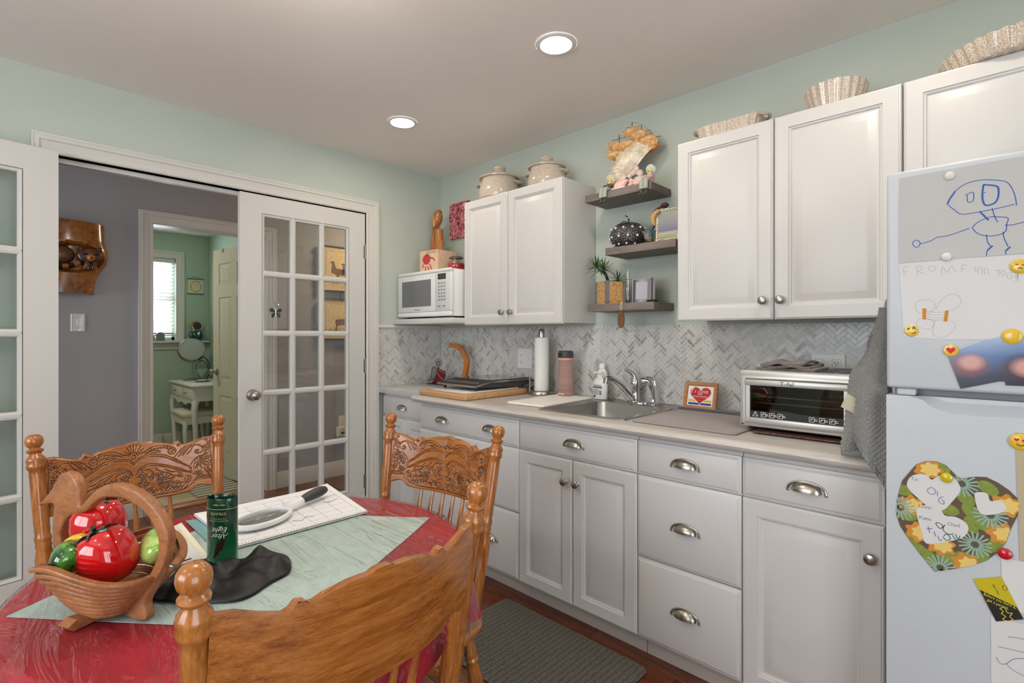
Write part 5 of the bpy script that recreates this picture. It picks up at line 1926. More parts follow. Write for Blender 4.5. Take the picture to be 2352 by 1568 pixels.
BUG3=[(2.955,1.312),(2.943,1.318),(2.927,1.318),(2.919,1.308),(2.925,1.298),(2.943,1.292),(2.952,1.298),(2.955,1.312)]
BUG4=[(2.957,1.312),(2.952,1.285),(2.961,1.271),(2.977,1.273),(2.993,1.291),(2.995,1.305),(2.986,1.312)]
BL0=[(2.941,1.338),(2.958,1.334),(2.975,1.334)]
BL1=[(2.941,1.33),(2.958,1.327),(2.975,1.327)]
BL2=[(2.941,1.324),(2.958,1.32),(2.975,1.321)]
BL3=[(2.941,1.318),(2.958,1.314),(2.975,1.315)]
OR1=[(2.932,1.345),(2.94,1.344),(2.939,1.316),(2.932,1.317)]
OR2=[(2.976,1.338),(2.983,1.338),(2.98,1.31),(2.973,1.311)]
PHOTO=[(2.978,1.236),(3.004,1.242),(3.044,1.262),(3.082,1.276),(3.114,1.265),(3.114,1.161),(3.084,1.16),(3.083,1.169),(3.072,1.168),(3.005,1.146)]
HEART=[(2.891,0.9),(2.919,0.946),(2.938,0.958),(2.96,0.962),(2.978,0.955),(2.996,0.934),(3.005,0.927),(3.031,0.937),(3.051,0.94),(3.071,0.931),(3.09,0.917),(3.103,0.902),(3.108,0.886),(3.103,0.858),(3.093,0.829),(3.085,0.796),(3.073,0.77),(3.051,0.741),(3.024,0.721),(2.989,0.701),(2.956,0.685),(2.942,0.702),(2.923,0.726),(2.903,0.754),(2.887,0.78),(2.879,0.808),(2.88,0.843),(2.885,0.874)]
WH1=[(2.901,0.887),(2.907,0.912),(2.923,0.923),(2.94,0.924),(2.951,0.914),(2.967,0.929),(2.989,0.928),(3.003,0.912),(3.003,0.894),(2.989,0.867),(2.971,0.842),(2.945,0.845),(2.923,0.862)]
WH2=[(2.921,0.818),(2.924,0.84),(2.945,0.85),(2.964,0.852),(2.975,0.831),(2.996,0.832),(3.015,0.822),(3.019,0.805),(3.007,0.783),(2.978,0.766),(2.94,0.751),(2.93,0.781)]
WH3=[(3.03,0.893),(3.039,0.902),(3.053,0.901),(3.058,0.885),(3.074,0.89),(3.086,0.876),(3.074,0.86),(3.041,0.851)]
YFL=[(2.943,0.939),(2.911,0.84),(3.085,0.88),(3.079,0.812),(2.967,0.755),(3.017,0.723),(2.926,0.775)]
TFL=[(3.031,0.774),(3.058,0.851),(2.967,0.698),(3.007,0.915),(2.887,0.829)]
GLF=[(2.971,0.949),(3.014,0.882),(3.054,0.914),(2.982,0.847),(3.024,0.852),(3.046,0.826),(2.903,0.813),(2.911,0.761),(2.919,0.734),(2.945,0.718),(2.978,0.726),(3.007,0.736),(3.044,0.746),(3.068,0.782),(2.96,0.951),(3.024,0.82),(2.895,0.876)]
PERM=[(3.028,0.69),(3.077,0.712),(3.114,0.627),(3.068,0.604)]
PERMD=[(3.039,0.669),(3.102,0.651),(3.114,0.627),(3.068,0.604)]
WPAP1=[(3.076,0.753),(3.114,0.756),(3.114,0.682),(3.077,0.677)]
WPAP2=[(3.059,0.599),(3.114,0.625),(3.114,0.481),(3.059,0.455)]
BRN=[(3.1,1.052),(3.114,1.053),(3.114,0.758),(3.108,0.758)]
HND=[(2.856,1.122),(2.915,1.122),(2.93,1.113),(2.953,1.094),(2.978,1.082),(3.031,1.082),(3.114,1.084)]

m_, nt, b_ = base('fridge_enamel')
b_.inputs['Base Color'].default_value = S(194, 199, 203)
b_.inputs['Roughness'].default_value = .38
bump(nt, b_, noise_node(nt, coords(nt), 260, 2, .5), .35, .0012)
M['fridge'] = m_
fr = thing('refrigerator', 'white top freezer refrigerator covered in drawings and magnets', 'refrigerator', (3.23, -.4, 0))
FX0, FX1, YFR = 2.857, 3.600, -.750
MB().rbox(FX0 + .004, FX1 - .004, -.690, -.06, .03, 1.690, .006, 2).build('cabinet', M['fridge'], fr)
MB().rbox(FX0, FX1, YFR, -.694, 1.139, 1.703, .009, 3).build('freezer_door', M['fridge'], fr)
# lower door: flat front with a scooped grip along its top edge
d = MB(frame((0, -.694, 0), (1, 0, 0), (0, 0, 1)))
depth = .056
low = [(FX0, .075)] + [(FX1, .075), (FX1, 1.084)] + [p for p in reversed(HND[2:])] + [(2.905, 1.120), (FX0, 1.120)]
d.prism(low, 0, depth)
curve = [(2.905, 1.120)] + HND[2:] + [(FX1, 1.084)]
vs = [(u, v, depth) for u, v in curve] + [(u, min(1.120, v + .028) if i else v, depth - .030 if i else depth) for i, (u, v) in enumerate(curve)]
n_ = len(curve)
d.add(vs, [(i, i + 1, n_ + i + 1, n_ + i) for i in range(n_ - 1)])
d.box(2.93, FX1, 1.105, 1.120, 0, depth - .028)
ld = d.build('lower_door', M['fridge'], fr, smooth=25, recalc=True)
MB().box(FX0 + .01, FX1 - .01, -.692, -.66, 1.118, 1.142).build('gasket', pmat('gasket_grey', S(150, 152, 154), .7), fr, smooth=0)
MB().rbox(FX0 + .02, FX0 + .06, -.735, -.69, 1.1205, 1.1385, .004, 2).build('hinge_cover', M['fridge'], fr)
MB().box(FX0 + .02, FX1 - .02, -.67, -.64, .0, .072).build('kick_plate', M['rubber'], fr, smooth=0)
for xx in (FX0 + .06, FX1 - .06):
    MB().cyl((xx, -.15, 0), (xx, -.15, .032), .02, n=12).build('foot', M['black'], fr)

FF = frame((0, YFR - .0006, 0), (1, 0, 0), (0, 0, 1))


def paper(name, label, cat, poly, mat, h=.0, group=None):
    p = thing(name, label, cat, (poly[0][0], YFR, poly[0][1]), group=group)
    MB(FF).prism(poly, h, h + .0005).build('sheet', mat, p, smooth=0)
    return p


def ink(p, lines, w, mat, h, name='drawn_line'):
    m = MB(FF)
    for L in lines:
        S_ = [(q.x, q.y) for q in smooth_path([(a, b, 0) for a, b in L], 4)] if len(L) > 2 else L
        m.ribbon(S_, w, h)
    return m.build(name, mat, p, smooth=0)


M['blueink'] = pmat('blue_marker', S(46, 88, 168), .6)
M['pencil'] = pmat('pencil_line', S(176, 174, 176), .8)
p1 = paper('drawing', "child's blue marker drawing of a person at the top of the freezer door", 'drawing', [(2.885, 1.684), (3.175, 1.688), (3.175, 1.464), (2.884, 1.464)], pmat('grey_white_paper', S(190, 189, 186), .8), .0012, 'drawings on the refrigerator')
ARM2L = ARM2 + [(3.135, 1.545), (3.15, 1.55)]
ink(p1, [HEAD, HEAD2, EYE1, NOSE, NK2, BODY, ARM1, HAND, ARM2L, LEG1, FT1, LEG2, FT2], .0018, M['blueink'], .0020)
ink(p1, [EYE2, NK1, HEAD[:3], FT1[:2], FT2[:2]], .0034, M['blueink'], .0022, 'bold_line')
p2 = paper('drawing', 'white sheet with a faint pencilled winged bug and two orange strips', 'drawing', [(2.884, 1.462), (3.018, 1.464), (3.180, 1.460), (3.180, 1.266), (3.044, 1.267), (2.968, 1.266), (2.894, 1.273)], M['paper'], .0002, 'drawings on the refrigerator')
ink(p2, [FR_F, FR_F2, FR_R, FR_O, FR_M, FR_F3, FR_F4, FR_I, FR_N, FR_N2, FR_T, FR_T2, FR_O2, FR_G, FR_A], .0011, M['pencil'], .0009, 'lettering')
ink(p2, [BUG1, BUG2, BUG3, BUG4, BL0, BL1, BL2, BL3], .0010, M['pencil'], .0009)
M['orange'] = pmat('orange_paper', S(204, 132, 34), .7)
for poly in (OR1, OR2):
    MB(FF).prism(poly, .0008, .0011).build('orange_strip', M['orange'], p2, smooth=0)
# blurred family photograph
m_, nt, b_ = base('family_photo')
f_ = noise_node(nt, coords(nt, (1, 1, 1)), 14, 1, .4)
sp = nt.nodes.new('ShaderNodeSeparateXYZ')
nt.links.new(coords(nt, kind='Generated'), sp.inputs[0])
bg = ramp(nt, sp.outputs['Z'], [(0, S(28, 28, 44)), (.3, S(40, 44, 72)), (.62, S(66, 96, 150)), (1, S(150, 172, 200))])
mx = nt.nodes.new('ShaderNodeMix')
mx.data_type = 'RGBA'


def blob(cx, cz, r):
    vm = nt.nodes.new('ShaderNodeVectorMath')
    vm.operation = 'DISTANCE'
    mp = coords(nt, (1, 0, .85), kind='Generated')
    nt.links.new(mp, vm.inputs[0])
    vm.inputs[1].default_value = (cx, 0, cz * .85)
    mr = nt.nodes.new('ShaderNodeMapRange')
    mr.inputs['From Min'].default_value, mr.inputs['From Max'].default_value = r, r * .45
    nt.links.new(vm.outputs['Value'], mr.inputs['Value'])
    return mr.outputs[0]


prev = bg
for cx, cz, r, col in ((.22, .45, .22, S(120, 60, 62)), (.24, .50, .15, S(196, 140, 128)), (.72, .42, .26, S(70, 44, 44)), (.74, .44, .17, S(206, 150, 140))):
    mx = nt.nodes.new('ShaderNodeMix')
    mx.data_type = 'RGBA'
    nt.links.new(blob(cx, cz, r), mx.inputs['Factor'])
    nt.links.new(prev, mx.inputs['A'])
    mx.inputs['B'].default_value = col
    prev = mx.outputs['Result']
nt.links.new(prev, b_.inputs['Base Color'])
b_.inputs['Roughness'].default_value = .2
ph2 = paper('photograph', 'torn edged blurry snapshot of two people against blue', 'photograph', [(2.978, 1.236), (3.004, 1.242), (3.044, 1.262), (3.082, 1.276), (3.17, 1.27), (3.17, 1.161), (3.084, 1.160), (3.083, 1.169), (3.072, 1.168), (3.005, 1.146)], m_, .0014)
# floral paper heart
M['fl_brown'] = pmat('floral_brown', S(96, 80, 64), .7)
M['fl_green'] = pmat('floral_green', S(128, 144, 62), .7, vary=.15, vscale=90)
M['fl_yellow'] = pmat('floral_yellow', S(226, 196, 110), .7)
M['fl_orange'] = pmat('floral_orange', S(206, 138, 52), .7)
M['fl_teal'] = pmat('floral_teal', S(146, 176, 158), .7)
hp_ = paper('paper_heart', 'large floral paper heart with white hearts pinned to the lower door', 'card', HEART, M['fl_brown'], .0008)
cxh, czh = sum(p[0] for p in HEART) / len(HEART), sum(p[1] for p in HEART) / len(HEART)


def inside(x, z):
    r = False
    for i in range(len(HEART)):
        (a, b), (c_, d_) = HEART[i], HEART[i - 1]
        if (b > z) != (d_ > z) and x < (c_ - a) * (z - b) / (d_ - b) + a:
            r = not r
    return r


def clip_in(P, c):
    """pull points that stick out of the heart back towards the motif's own centre"""
    out = []
    for x, z in P:
        for k in range(40):
            if inside(x, z):
                break
            x, z = x + (c[0] - x) * .08, z + (c[1] - z) * .08
        out.append((x, z))
    return out


rnd = random.Random(5)
for k, (x, z) in enumerate(GLF):
    a = rnd.random() * PI
    L_, W_ = .021, .014
    P = clip_in([(x + math.cos(t) * L_ * math.cos(a) - math.sin(t) * W_ * math.sin(a), z + math.cos(t) * L_ * math.sin(a) + math.sin(t) * W_ * math.cos(a)) for t in [2 * PI * i / 18 for i in range(18)]], (x, z))
    MB(FF).flat(P, .0014 + k * .00001).build('leaf_print', M['fl_green'], hp_, smooth=0)
for k, (x, z) in enumerate(YFL):
    for m_2, s_, hh in (('orange', 1.0, .0017), ('yellow', .68, .0018)):
        P = clip_in([(x + s_ * .027 * (1 + .16 * math.cos(7 * t + k)) * math.cos(t) + (.004 if s_ < 1 else 0), z + s_ * .024 * (1 + .16 * math.cos(7 * t + k)) * math.sin(t)) for t in [2 * PI * i / 36 for i in range(36)]], (x, z))
        MB(FF).flat(P, hh + k * .00001).build(m_2 + '_flower', M['fl_' + m_2], hp_, smooth=0)
for k, (x, z) in enumerate(TFL):
    tl_ = MB(FF)
    for q in range(18):
        a = 2 * PI * q / 18
        e = clip_in([(x + .031 * math.cos(a), z + .031 * math.sin(a))], (x, z))[0]
        tl_.ribbon([(x + .006 * math.cos(a), z + .006 * math.sin(a)), ((x + e[0]) / 2, (z + e[1]) / 2), e], .0038, .0020 + k * .00001)
    tl_.build('teal_flower', M['fl_teal'], hp_, smooth=0)['kind'] = 'stuff'
for q, poly in enumerate((WH1, WH2, WH3)):
    P = [(a.x, a.y) for a in smooth_path([(x, z, 0) for x, z in poly], 3, True)]
    MB(FF).flat(P, .0024 + q * .0001).build('white_heart', M['paper'], hp_, smooth=0)
tx = MB()
tx.text('To:', .0125, FF @ Matrix.Translation((2.917, .909, .0028)))
tx.text('Love:', .0125, FF @ Matrix.Translation((2.938, .843, .0028)))
tx.text('Kate', .013, FF @ Matrix.Translation((2.937, .814, .0028)))
tx.text('Chad', .011, FF @ Matrix.Translation((2.992, .812, .0028)))
tx.build('lettering', pmat('grey_pencil', S(120, 120, 124), .8), hp_, smooth=0)
ink(hp_, [[(2.950, .895), (2.942, .888), (2.946, .878), (2.956, .880), (2.957, .890), (2.950, .895)], [(2.961, .888), (2.962, .876)], [(2.973, .876), (2.966, .872), (2.964, .862), (2.973, .858), (2.974, .866), (2.969, .867)]], .0014, pmat('violet_pencil', S(104, 104, 150), .7), .0029, 'scribble')
ink(hp_, [[(2.958, .806), (2.966, .796), (2.972, .804), (2.963, .810), (2.958, .806)], [(2.976, .808), (2.972, .795), (2.982, .786), (2.992, .790)], [(2.972, .778), (2.978, .770), (2.986, .776), (2.980, .786), (2.974, .780)], [(2.990, .786), (2.998, .772)], [(2.996, .790), (3.000, .778), (3.004, .788)]], .0017, pmat('green_marker', S(40, 84, 66), .6), .0029, 'green_scribble')
ink(hp_, [[(2.943, .796), (2.947, .780)], [(2.940, .788), (2.952, .792)], [(2.955, .786), (2.958, .774)], [(2.962, .776), (2.966, .766), (2.970, .770)]], .0015, pmat('purple_marker', S(96, 92, 160), .6), .0029, 'purple_scribble')
# papers at the right and the burn-permit magnet
bp = paper('paper_strip', 'tan paper strip hanging at the right of the lower door', 'paper', [(3.100, 1.052), (3.17, 1.053), (3.17, .760), (3.108, .758)], pmat('tan_paper', S(186, 170, 138), .8), .0010)
w1 = paper('note_paper', 'plain white note paper above the fire permit magnet', 'paper', [(3.076, .757), (3.19, .760), (3.19, .640), (3.080, .640)], M['paper'], .0002)
w2 = paper('note_paper', 'white paper with violet pen scribbles at the bottom of the lower door', 'paper', [(3.059, .612), (3.19, .618), (3.19, .40), (3.059, .40)], M['paper'], .0002)
ink(w2, [[(3.088, .575), (3.10, .579), (3.14, .583)], [(3.071, .546), (3.09, .548), (3.14, .553)], [(3.068, .520), (3.075, .508), (3.085, .512), (3.10, .530), (3.13, .540), (3.15, .52), (3.12, .498), (3.095, .503), (3.085, .512)]], .0014, pmat('violet_pen', S(120, 112, 160), .7), .0009)
pm_ = thing('permit_magnet', 'yellow and black fire permit magnet hung at a slant', 'magnet', (3.07, YFR, .65))
MB(FF).prism(PERM, .0010, .0022).build('yellow_half', pmat('permit_yellow', S(196, 178, 24), .5), pm_, smooth=0)
MB(FF).prism(PERMD, .00225, .0024).build('black_half', pmat('permit_black', S(34, 32, 32), .5), pm_, smooth=0)
e1 = (Vector(PERMD[1]) - Vector(PERMD[0])).normalized()
ang = math.atan2(e1.y, e1.x)
R1 = FF @ Matrix.Translation((0, 0, .0026))


def ptxt(m, s, size, x, z, rot, sx=1.0):
    m.text(s, size, R1 @ Matrix.Translation((x, z, 0)) @ Matrix.Rotation(rot, 4, 'Z'), sx=sx)


tx = MB()
ptxt(tx, 'Before you burn it,', .0095, 3.074, .655, ang + .05, .78)
ptxt(tx, 'get a permit.', .0095, 3.071, .646, ang + .05, .78)
e2 = (Vector(PERM[3]) - Vector(PERM[0])).normalized()
ang2 = math.atan2(e2.y, e2.x)
ptxt(tx, 'Yellowhead Forest Area', .0040, 3.066, .628, ang2, .9) if False else None
tx.build('lettering', pmat('permit_yellow_text', S(226, 214, 60), .5), pm_, smooth=0)
fl_ = MB(FF)
fl_.ribbon([(q.x, q.y) for q in smooth_path([(3.074, .637, 0), (3.082, .642, 0), (3.087, .632, 0), (3.095, .634, 0), (3.091, .624, 0), (3.096, .620, 0), (3.088, .613, 0), (3.079, .614, 0), (3.084, .622, 0), (3.077, .626, 0), (3.080, .632, 0), (3.074, .637, 0)], 4)], .0013, .0026)
fl_.build('flame_mark', pmat('flame_yellow', S(226, 214, 60), .5), pm_, smooth=0)
tx = MB()
ptxt(tx, 'begins at Home', .0058, 3.068, .679, ang2, .62)
ptxt(tx, 'Prevention', .0040, 3.0735, .6965, ang2, .8) if False else None
tx.build('small_print', pmat('permit_black_text', S(40, 36, 20), .5), pm_, smooth=0)
hh_ = MB(FF)
hh_.ribbon([(3.079, .692), (3.083, .694), (3.087, .690), (3.086, .684), (3.081, .682), (3.079, .687), (3.079, .692)], .0009, .0026)
hh_.build('house_mark', pmat('permit_mark', S(60, 54, 20), .5), pm_, smooth=0)


# magnets
def magnet(label, x, z, r, col, base_h, faces=None, dome=.35, trans=0):
    g = thing('round_magnet', label, 'magnet', (x, YFR, z), group='round fridge magnets')
    T = FF @ Matrix.Translation((x, z, base_h))
    MB(T).lathe([(.0005, 0), (r, 0), (r * 1.02, .0015), (r * .9, .0025 + r * dome * .4), (r * .5, .0025 + r * dome * .9), (.0005, .0025 + r * dome)], 28).build('disc', col, g)
    top = .0025 + r * dome + .0003
    if faces:
        for nm, mat, shapes in faces:
            m = MB(T)
            for s_ in shapes:
                m.ribbon(s_, .0022, top) if len(s_) < 6 else m.prism(s_, top - r * dome * .5, top)
            m.build(nm, mat, g, smooth=0)
    return g


M['emoji'] = pmat('emoji_yellow', S(222, 182, 52), .25, coat=.4)
M['emojib'] = pmat('emoji_brown', S(84, 54, 22), .5)
M['whitemag'] = pmat('pearl_white', S(214, 214, 208), .25)
magnet('white button magnet at the top of the blue drawing', 2.985, 1.669, .0105, M['whitemag'], .0018, dome=.5)
magnet('white button magnet between the two drawings', 2.979, 1.470, .0105, M['whitemag'], .0018, dome=.5)
r = .0145
magnet('yellow smirking face magnet at the lower left of the pencil drawing', 2.910, 1.288, r, M['emoji'], .0008, [('face_mark', M['emojib'], [[(-.009, .002), (-.006, .005), (-.003, .003)], [(.002, .004), (.005, .007), (.009, .005)], [(.001, -.006), (.005, -.007), (.009, -.003)], [(-.008, .006), (-.003, .007)], [(.002, .009), (.008, .010)]])], .12)
magnet('yellow magnet with a red heart on the photograph corner', 2.987, 1.239, r, M['emoji'], .0020, [('heart_mark', M['print_red'], [heart(0, .001, .018, .016, 24)])], .12)
magnet('yellow sad face magnet at the right of the pencil drawing', 3.108, 1.435, .0165, M['emoji'], .0020, [('face_mark', M['emojib'], [[(-.008, .005), (-.003, .004)], [(.003, .003), (.008, .002)], [(-.004, -.006), (.000, -.004), (.004, -.006)]])], .12)
magnet('blurred plain yellow magnet at the top of the photograph', 3.095, 1.274, .0175, M['emoji'], .0022, None, .12)
magnet('yellow heart eyed face magnet on the tan paper strip', 3.108, 1.032, .0185, M['emoji'], .0018, [('heart_mark', M['print_red'], [heart(-.006, .005, .009, .008, 20), heart(.007, .003, .009, .008, 20)]), ('face_mark', M['emojib'], [[(-.006, -.005), (0, -.009), (.007, -.006)]])], .12)
magnet('clear yellow push magnet on the floral heart', 2.979, .925, .0125, pmat('clear_yellow', S(206, 182, 20), .15, coat=.5), .0030, dome=.45)
magnet('red push magnet below the right of the floral heart', 3.083, .768, .0130, pmat('clear_red', S(190, 20, 36), .15, coat=.5), .0030, dome=.45)

# ================================================================== HAND TOWEL ON THE REFRIGERATOR SIDE
tw = thing('hand_towel', 'grey ribbed hand towel hanging on the side of the refrigerator over the worktop', 'towel', (2.80, -.70, 1.35))
m_, nt, b_ = base('grey_terry')
f_ = noise_node(nt, coords(nt), 300, 3, .6)
nt.links.new(ramp(nt, f_, [(.35, S(120, 120, 117)), (.6, S(146, 146, 142))]), b_.inputs['Base Color'])
b_.inputs['Roughness'].default_value = .95
b_.inputs['Sheen Weight'].default_value = .3
bump(nt, b_, f_, .35, .002)
M['terry'] = m_


def lerp_tab(tab, v):
    for (a, xa), (b, xb) in zip(tab, tab[1:]):
        if a <= v <= b:
            t = (v - a) / (b - a)
            t = t * t * (3 - 2 * t)
            return xa + (xb - xa) * t
    return tab[-1][1]


def front_fn(u, v):
    zt = 1.352
    left = lerp_tab([(0, 2.836), (.2, 2.823), (.45, 2.802), (.7, 2.780), (.85, 2.776), (1, 2.778)], v)
    x = left + (2.851 - left) * u
    zb = .985 - .122 * u
    z = zt + (zb - zt) * v
    y = -.706 - .010 * math.sin(PI * u) * (.3 + v) + .006 * math.sin(7 * u + 3 * v) * v + .0042 * abs(math.sin(95 * (u * .40 + v * 1.0)))
    return (x, y, z)


def back_fn(u, v):
    left = lerp_tab([(0, 2.832), (.25, 2.800), (.5, 2.756), (.62, 2.752), (.8, 2.748), (1, 2.740)], v)
    x = left + (2.845 - left) * u
    z = 1.345 + (.946 - 1.345) * v
    y = -.662 + .012 * math.sin(5 * u + 4 * v) * (.4 + v) - .012 * v + .0042 * abs(math.sin(95 * (u * .35 + v * .9)))
    return (x, y, z)


m = MB()
sheet(m, 40, 230, front_fn, .006)
m.build('front_fold', M['terry'], tw, smooth=60)
m = MB()
sheet(m, 40, 230, back_fn, .006)
m.build('back_fold', M['terry'], tw, smooth=60)
M['hem'] = pmat('grey_hem', S(138, 140, 142), .9)
hm = MB()
sheet(hm, 30, 3, lambda u, v: (lambda p: (p[0], p[1] - .0040, p[2] - .004 + .016 * (1 - v)))(front_fn(u, 1)), .003)
hm.build('hem', M['hem'], tw, smooth=60)
rl = MB().tube(smooth_path([(2.742, -.672, .9395), (2.772, -.676, .9395), (2.80, -.672, .9395), (2.83, -.672, .9395)], 5), .012, 12)
rl.build('rolled_edge', M['terry'], tw)
lt = MB(frame((2.752, -.6935, 1.095), (.90, -.05, -.43), (.38, 0, .92)))
lt.rbox(0, .044, -.026, .016, 0, .0012, .0004, 1)
lt.build('cloth_label', pmat('cream_label', S(190, 186, 158), .9), tw)
MB().tube(smooth_path([(2.848, -.706, 1.350), (2.8495, -.700, 1.368), (2.8535, -.694, 1.376)], 4), .003, 6).build('hanging_loop', M['hem'], tw)
# ================================================================== HALL
# ---- raccoon carving
M['logwood'] = wood('varnished_log', S(70, 34, 8), S(140, 80, 22), S(184, 118, 44), axis=0, scale=5, rough=.22, coat=.6, stretch=3, bstr=.2)
M['raccoon'] = wood('raccoon_fur_carve', S(34, 18, 10), S(78, 44, 24), S(120, 76, 44), axis=0, scale=20, rough=.35, coat=.3, stretch=4, bstr=.6)
M['coon_dark'] = pmat('burnt_wood', S(28, 16, 9), .45)
M['coon_gold'] = pmat('golden_wood', S(166, 104, 34), .3, coat=.4)
rc = thing('raccoon_carving', 'varnished log wall carving of a curled up raccoon in the hall', 'carving', (HX, -1.98, 1.78))
F = frame((HX, 0, 0), (0, 1, 0), (0, 0, 1))
LY = [(1.548, -2.215, -1.905), (1.60, -2.21, -1.900), (1.66, -2.20, -1.888), (1.71, -2.20, -1.862), (1.75, -2.20, -1.838), (1.80, -2.205, -1.828), (1.85, -2.205, -1.834), (1.90, -2.21, -1.846), (1.96, -2.215, -1.850), (2.012, -2.22, -1.852)]


def log_fn(u, v):
    k = v * (len(LY) - 1)
    i = min(int(k), len(LY) - 2)
    t = k - i
    z = LY[i][0] + (LY[i + 1][0] - LY[i][0]) * t
    a = LY[i][1] + (LY[i + 1][1] - LY[i][1]) * t
    b = LY[i][2] + (LY[i + 1][2] - LY[i][2]) * t
    y = a + (b - a) * u
    h = .012 + .075 * math.sqrt(max(0, 1 - (2 * u - 1) ** 2)) 
    # hollow for the raccoon
    ex, ez = (y + 2.015) / .165, (z - (1.775 + .05 * (y + 2.015))) / .100
    r = ex * ex + ez * ez
    if r < 1:
        h -= min(h - .006, .062) * min(1, (1 - r) * 3.0)
    return (y, z - .04 * (2 * u - 1) ** 2 * .2, h)


m = MB(F)
NU_, NV_ = 60, 60
m.grid(NU_, NV_, log_fn)
# back
m.add([(y, z, .001) for z, y, _ in [(LY[0][0], LY[0][1], 0), (LY[0][0], LY[0][2], 0), (LY[-1][0], LY[-1][2], 0), (LY[-1][0], LY[-1][1], 0)]], [(3, 2, 1, 0)])
for v0 in (0, 1):
    row = [log_fn(i / 59, v0) for i in range(60)]
    m.add(row + [(y, z, .001) for y, z, h in row], [((i, i + 1, 61 + i, 60 + i) if v0 == 0 else (60 + i, 61 + i, i + 1, i)) for i in range(59)])
m.build('log', M['logwood'], rc, smooth=60)
MB(F).ball((-2.075, 1.790, .035), .075, 20, 14, (1.0, .85, .42)).build('raccoon_body', M['raccoon'], rc)
hd = MB(F)
hd.ball((-1.925, 1.795, .055), .056, 20, 14, (1.25, .92, .55))
for s_ in (-1, 1):
    hd.lathe([(.016, 0), (.011, .014), (.001, .024)], 10, frame((-1.925 + s_ * .045, 1.838, .060), (1, 0, 0), (0, -.2, 1)) @ Matrix.Rotation(-PI / 2, 4, 'X'))
hd.build('raccoon_head', M['raccoon'], rc)
MB(F).lathe([(.026, 0), (.020, .014), (.010, .026), (.0005, .030)], 14, frame((-1.925, 1.782, .076), (1, 0, 0), (0, 1, 0))).build('muzzle', M['coon_gold'], rc)
mk = MB(F)
for s_ in (-1, 1):
    mk.ball((-1.925 + s_ * .026, 1.800, .078), .016, 10, 7, (1.2, .55, .55))
mk.ball((-1.925, 1.776, .105), .006, 8, 6)
mk.build('mask', M['coon_dark'], rc)
pw = MB(F)
for x in (-1.945, -1.905):
    pw.tube([(x, 1.765, .05), (x, 1.735, .062), (x, 1.718, .064)], [.018, .017, .013], 10, flat=.8)
    for k in (-1, 0, 1):
        pw.tube([(x + k * .009, 1.722, .070), (x + k * .010, 1.708, .068)], .0052, 6)
pw.build('paw', M['raccoon'], rc)
for k in range(7):
    t0, t1 = k / 7, (k + 1) / 7
    fn = lambda t: (-2.15 + .20 * t, 1.725 - .018 * math.sin(PI * t) + .035 * t * t, .055)
    MB(F).tube([fn(t0), fn((t0 + t1) / 2), fn(t1)], .018, 10, flat=.8).build('tail_ring', M['coon_gold'] if k % 2 else M['coon_dark'], rc)

# ---- hall light switch
sw = thing('light_switch', 'shiny white light switch plate below the raccoon carving', 'light switch', (HX, -1.98, 1.30))
MB(F).nested(-2.020, -1.947, 1.299, 1.415, [(0, 0), (0, .003), (.006, .007), (.010, .0055)]).build('plate', pmat('glossy_plate', S(226, 226, 222), .08), sw)
MB(F).rbox(-1.990, -1.977, 1.342, 1.372, .0055, .012, .002, 2).build('lever', M['white'], sw)
MB(F).ball((-1.9835, 1.392, .0062), .003, 8, 6).ball((-1.9835, 1.322, .0062), .003, 8, 6).build('plate_screw', M['hinge'], sw)

# ---- deer pictures in the hall, seen through the glass
m_, nt, b_ = base('sepia_print')
f_ = noise_node(nt, coords(nt), 55, 4, .6)
nt.links.new(ramp(nt, f_, [(.3, S(196, 168, 120)), (.6, S(226, 202, 156))]), b_.inputs['Base Color'])
M['sepia'] = m_
M['sketch'] = pmat('brown_sketch', S(120, 92, 60), .8)
M['dkframe'] = pmat('dark_picture_frame', S(48, 42, 40), .4)
DEER = [(-.11, .02), (-.10, .10), (-.115, .105), (-.112, .118), (-.085, .125), (-.075, .118), (-.070, .085), (-.055, .060), (.02, .055), (.060, .05), (.070, .030), (.062, -.005), (.068, -.06), (.055, -.06), (.050, -.01), (.02, .0), (-.03, .0), (-.045, -.06), (-.058, -.06), (-.058, .0), (-.08, .01)]
DEER = [(x, z * 1.0) for x, z in DEER]
for lab, z0, z1, mir in (('upper framed sepia deer print in the hall', 1.665, 2.068, 1), ('lower framed sepia deer print in the hall', 1.235, 1.600, -1)):
    p = thing('deer_picture', lab, 'picture', (HX, -.13, z0), group='deer prints in the hall')
    y0, y1 = -.345, .105
    MB(F).sweep([(y0, z0), (y0, z1), (y1, z1), (y1, z0)], [(0, .001), (0, .055), (-.008, .055), (-.010, .040), (-.010, .001)], True).build('picture_frame', M['dkframe'], p, recalc=True)
    MB(F).box(y0 + .008, y1 - .008, z0 + .008, z1 - .008, .001, .040).build('print', M['sepia'], p, smooth=0)
    dm_ = MB(F)
    dm_.sweep([(y0 + .04, z0 + .045), (y0 + .04, z1 - .045), (y1 - .04, z1 - .045), (y1 - .04, z0 + .045)], [(0, .0402), (.002, .0402), (.002, .0405), (0, .0405)], True)
    dm_.build('border_line', M['sketch'], p, smooth=0)
    for cx, sc in ((-.150, 1.0), (-.055, .9)):
        MB(F).prism([(cx + mir * x * sc, (z0 + z1) / 2 - .055 + z * sc) for x, z in DEER], .0402, .0404).build('deer_sketch', M['sketch'], p, smooth=0)
    g_ = MB(F)
    rnd = random.Random(int(z0 * 100))
    for k in range(26):
        x = y0 + .06 + (y1 - y0 - .12) * rnd.random()
        g_.ribbon([(x, z0 + .06), (x + .01 * rnd.random(), z0 + .08 + .03 * rnd.random())], .003, .0405)
    g_.build('grass_sketch', M['sketch'], p, smooth=0)

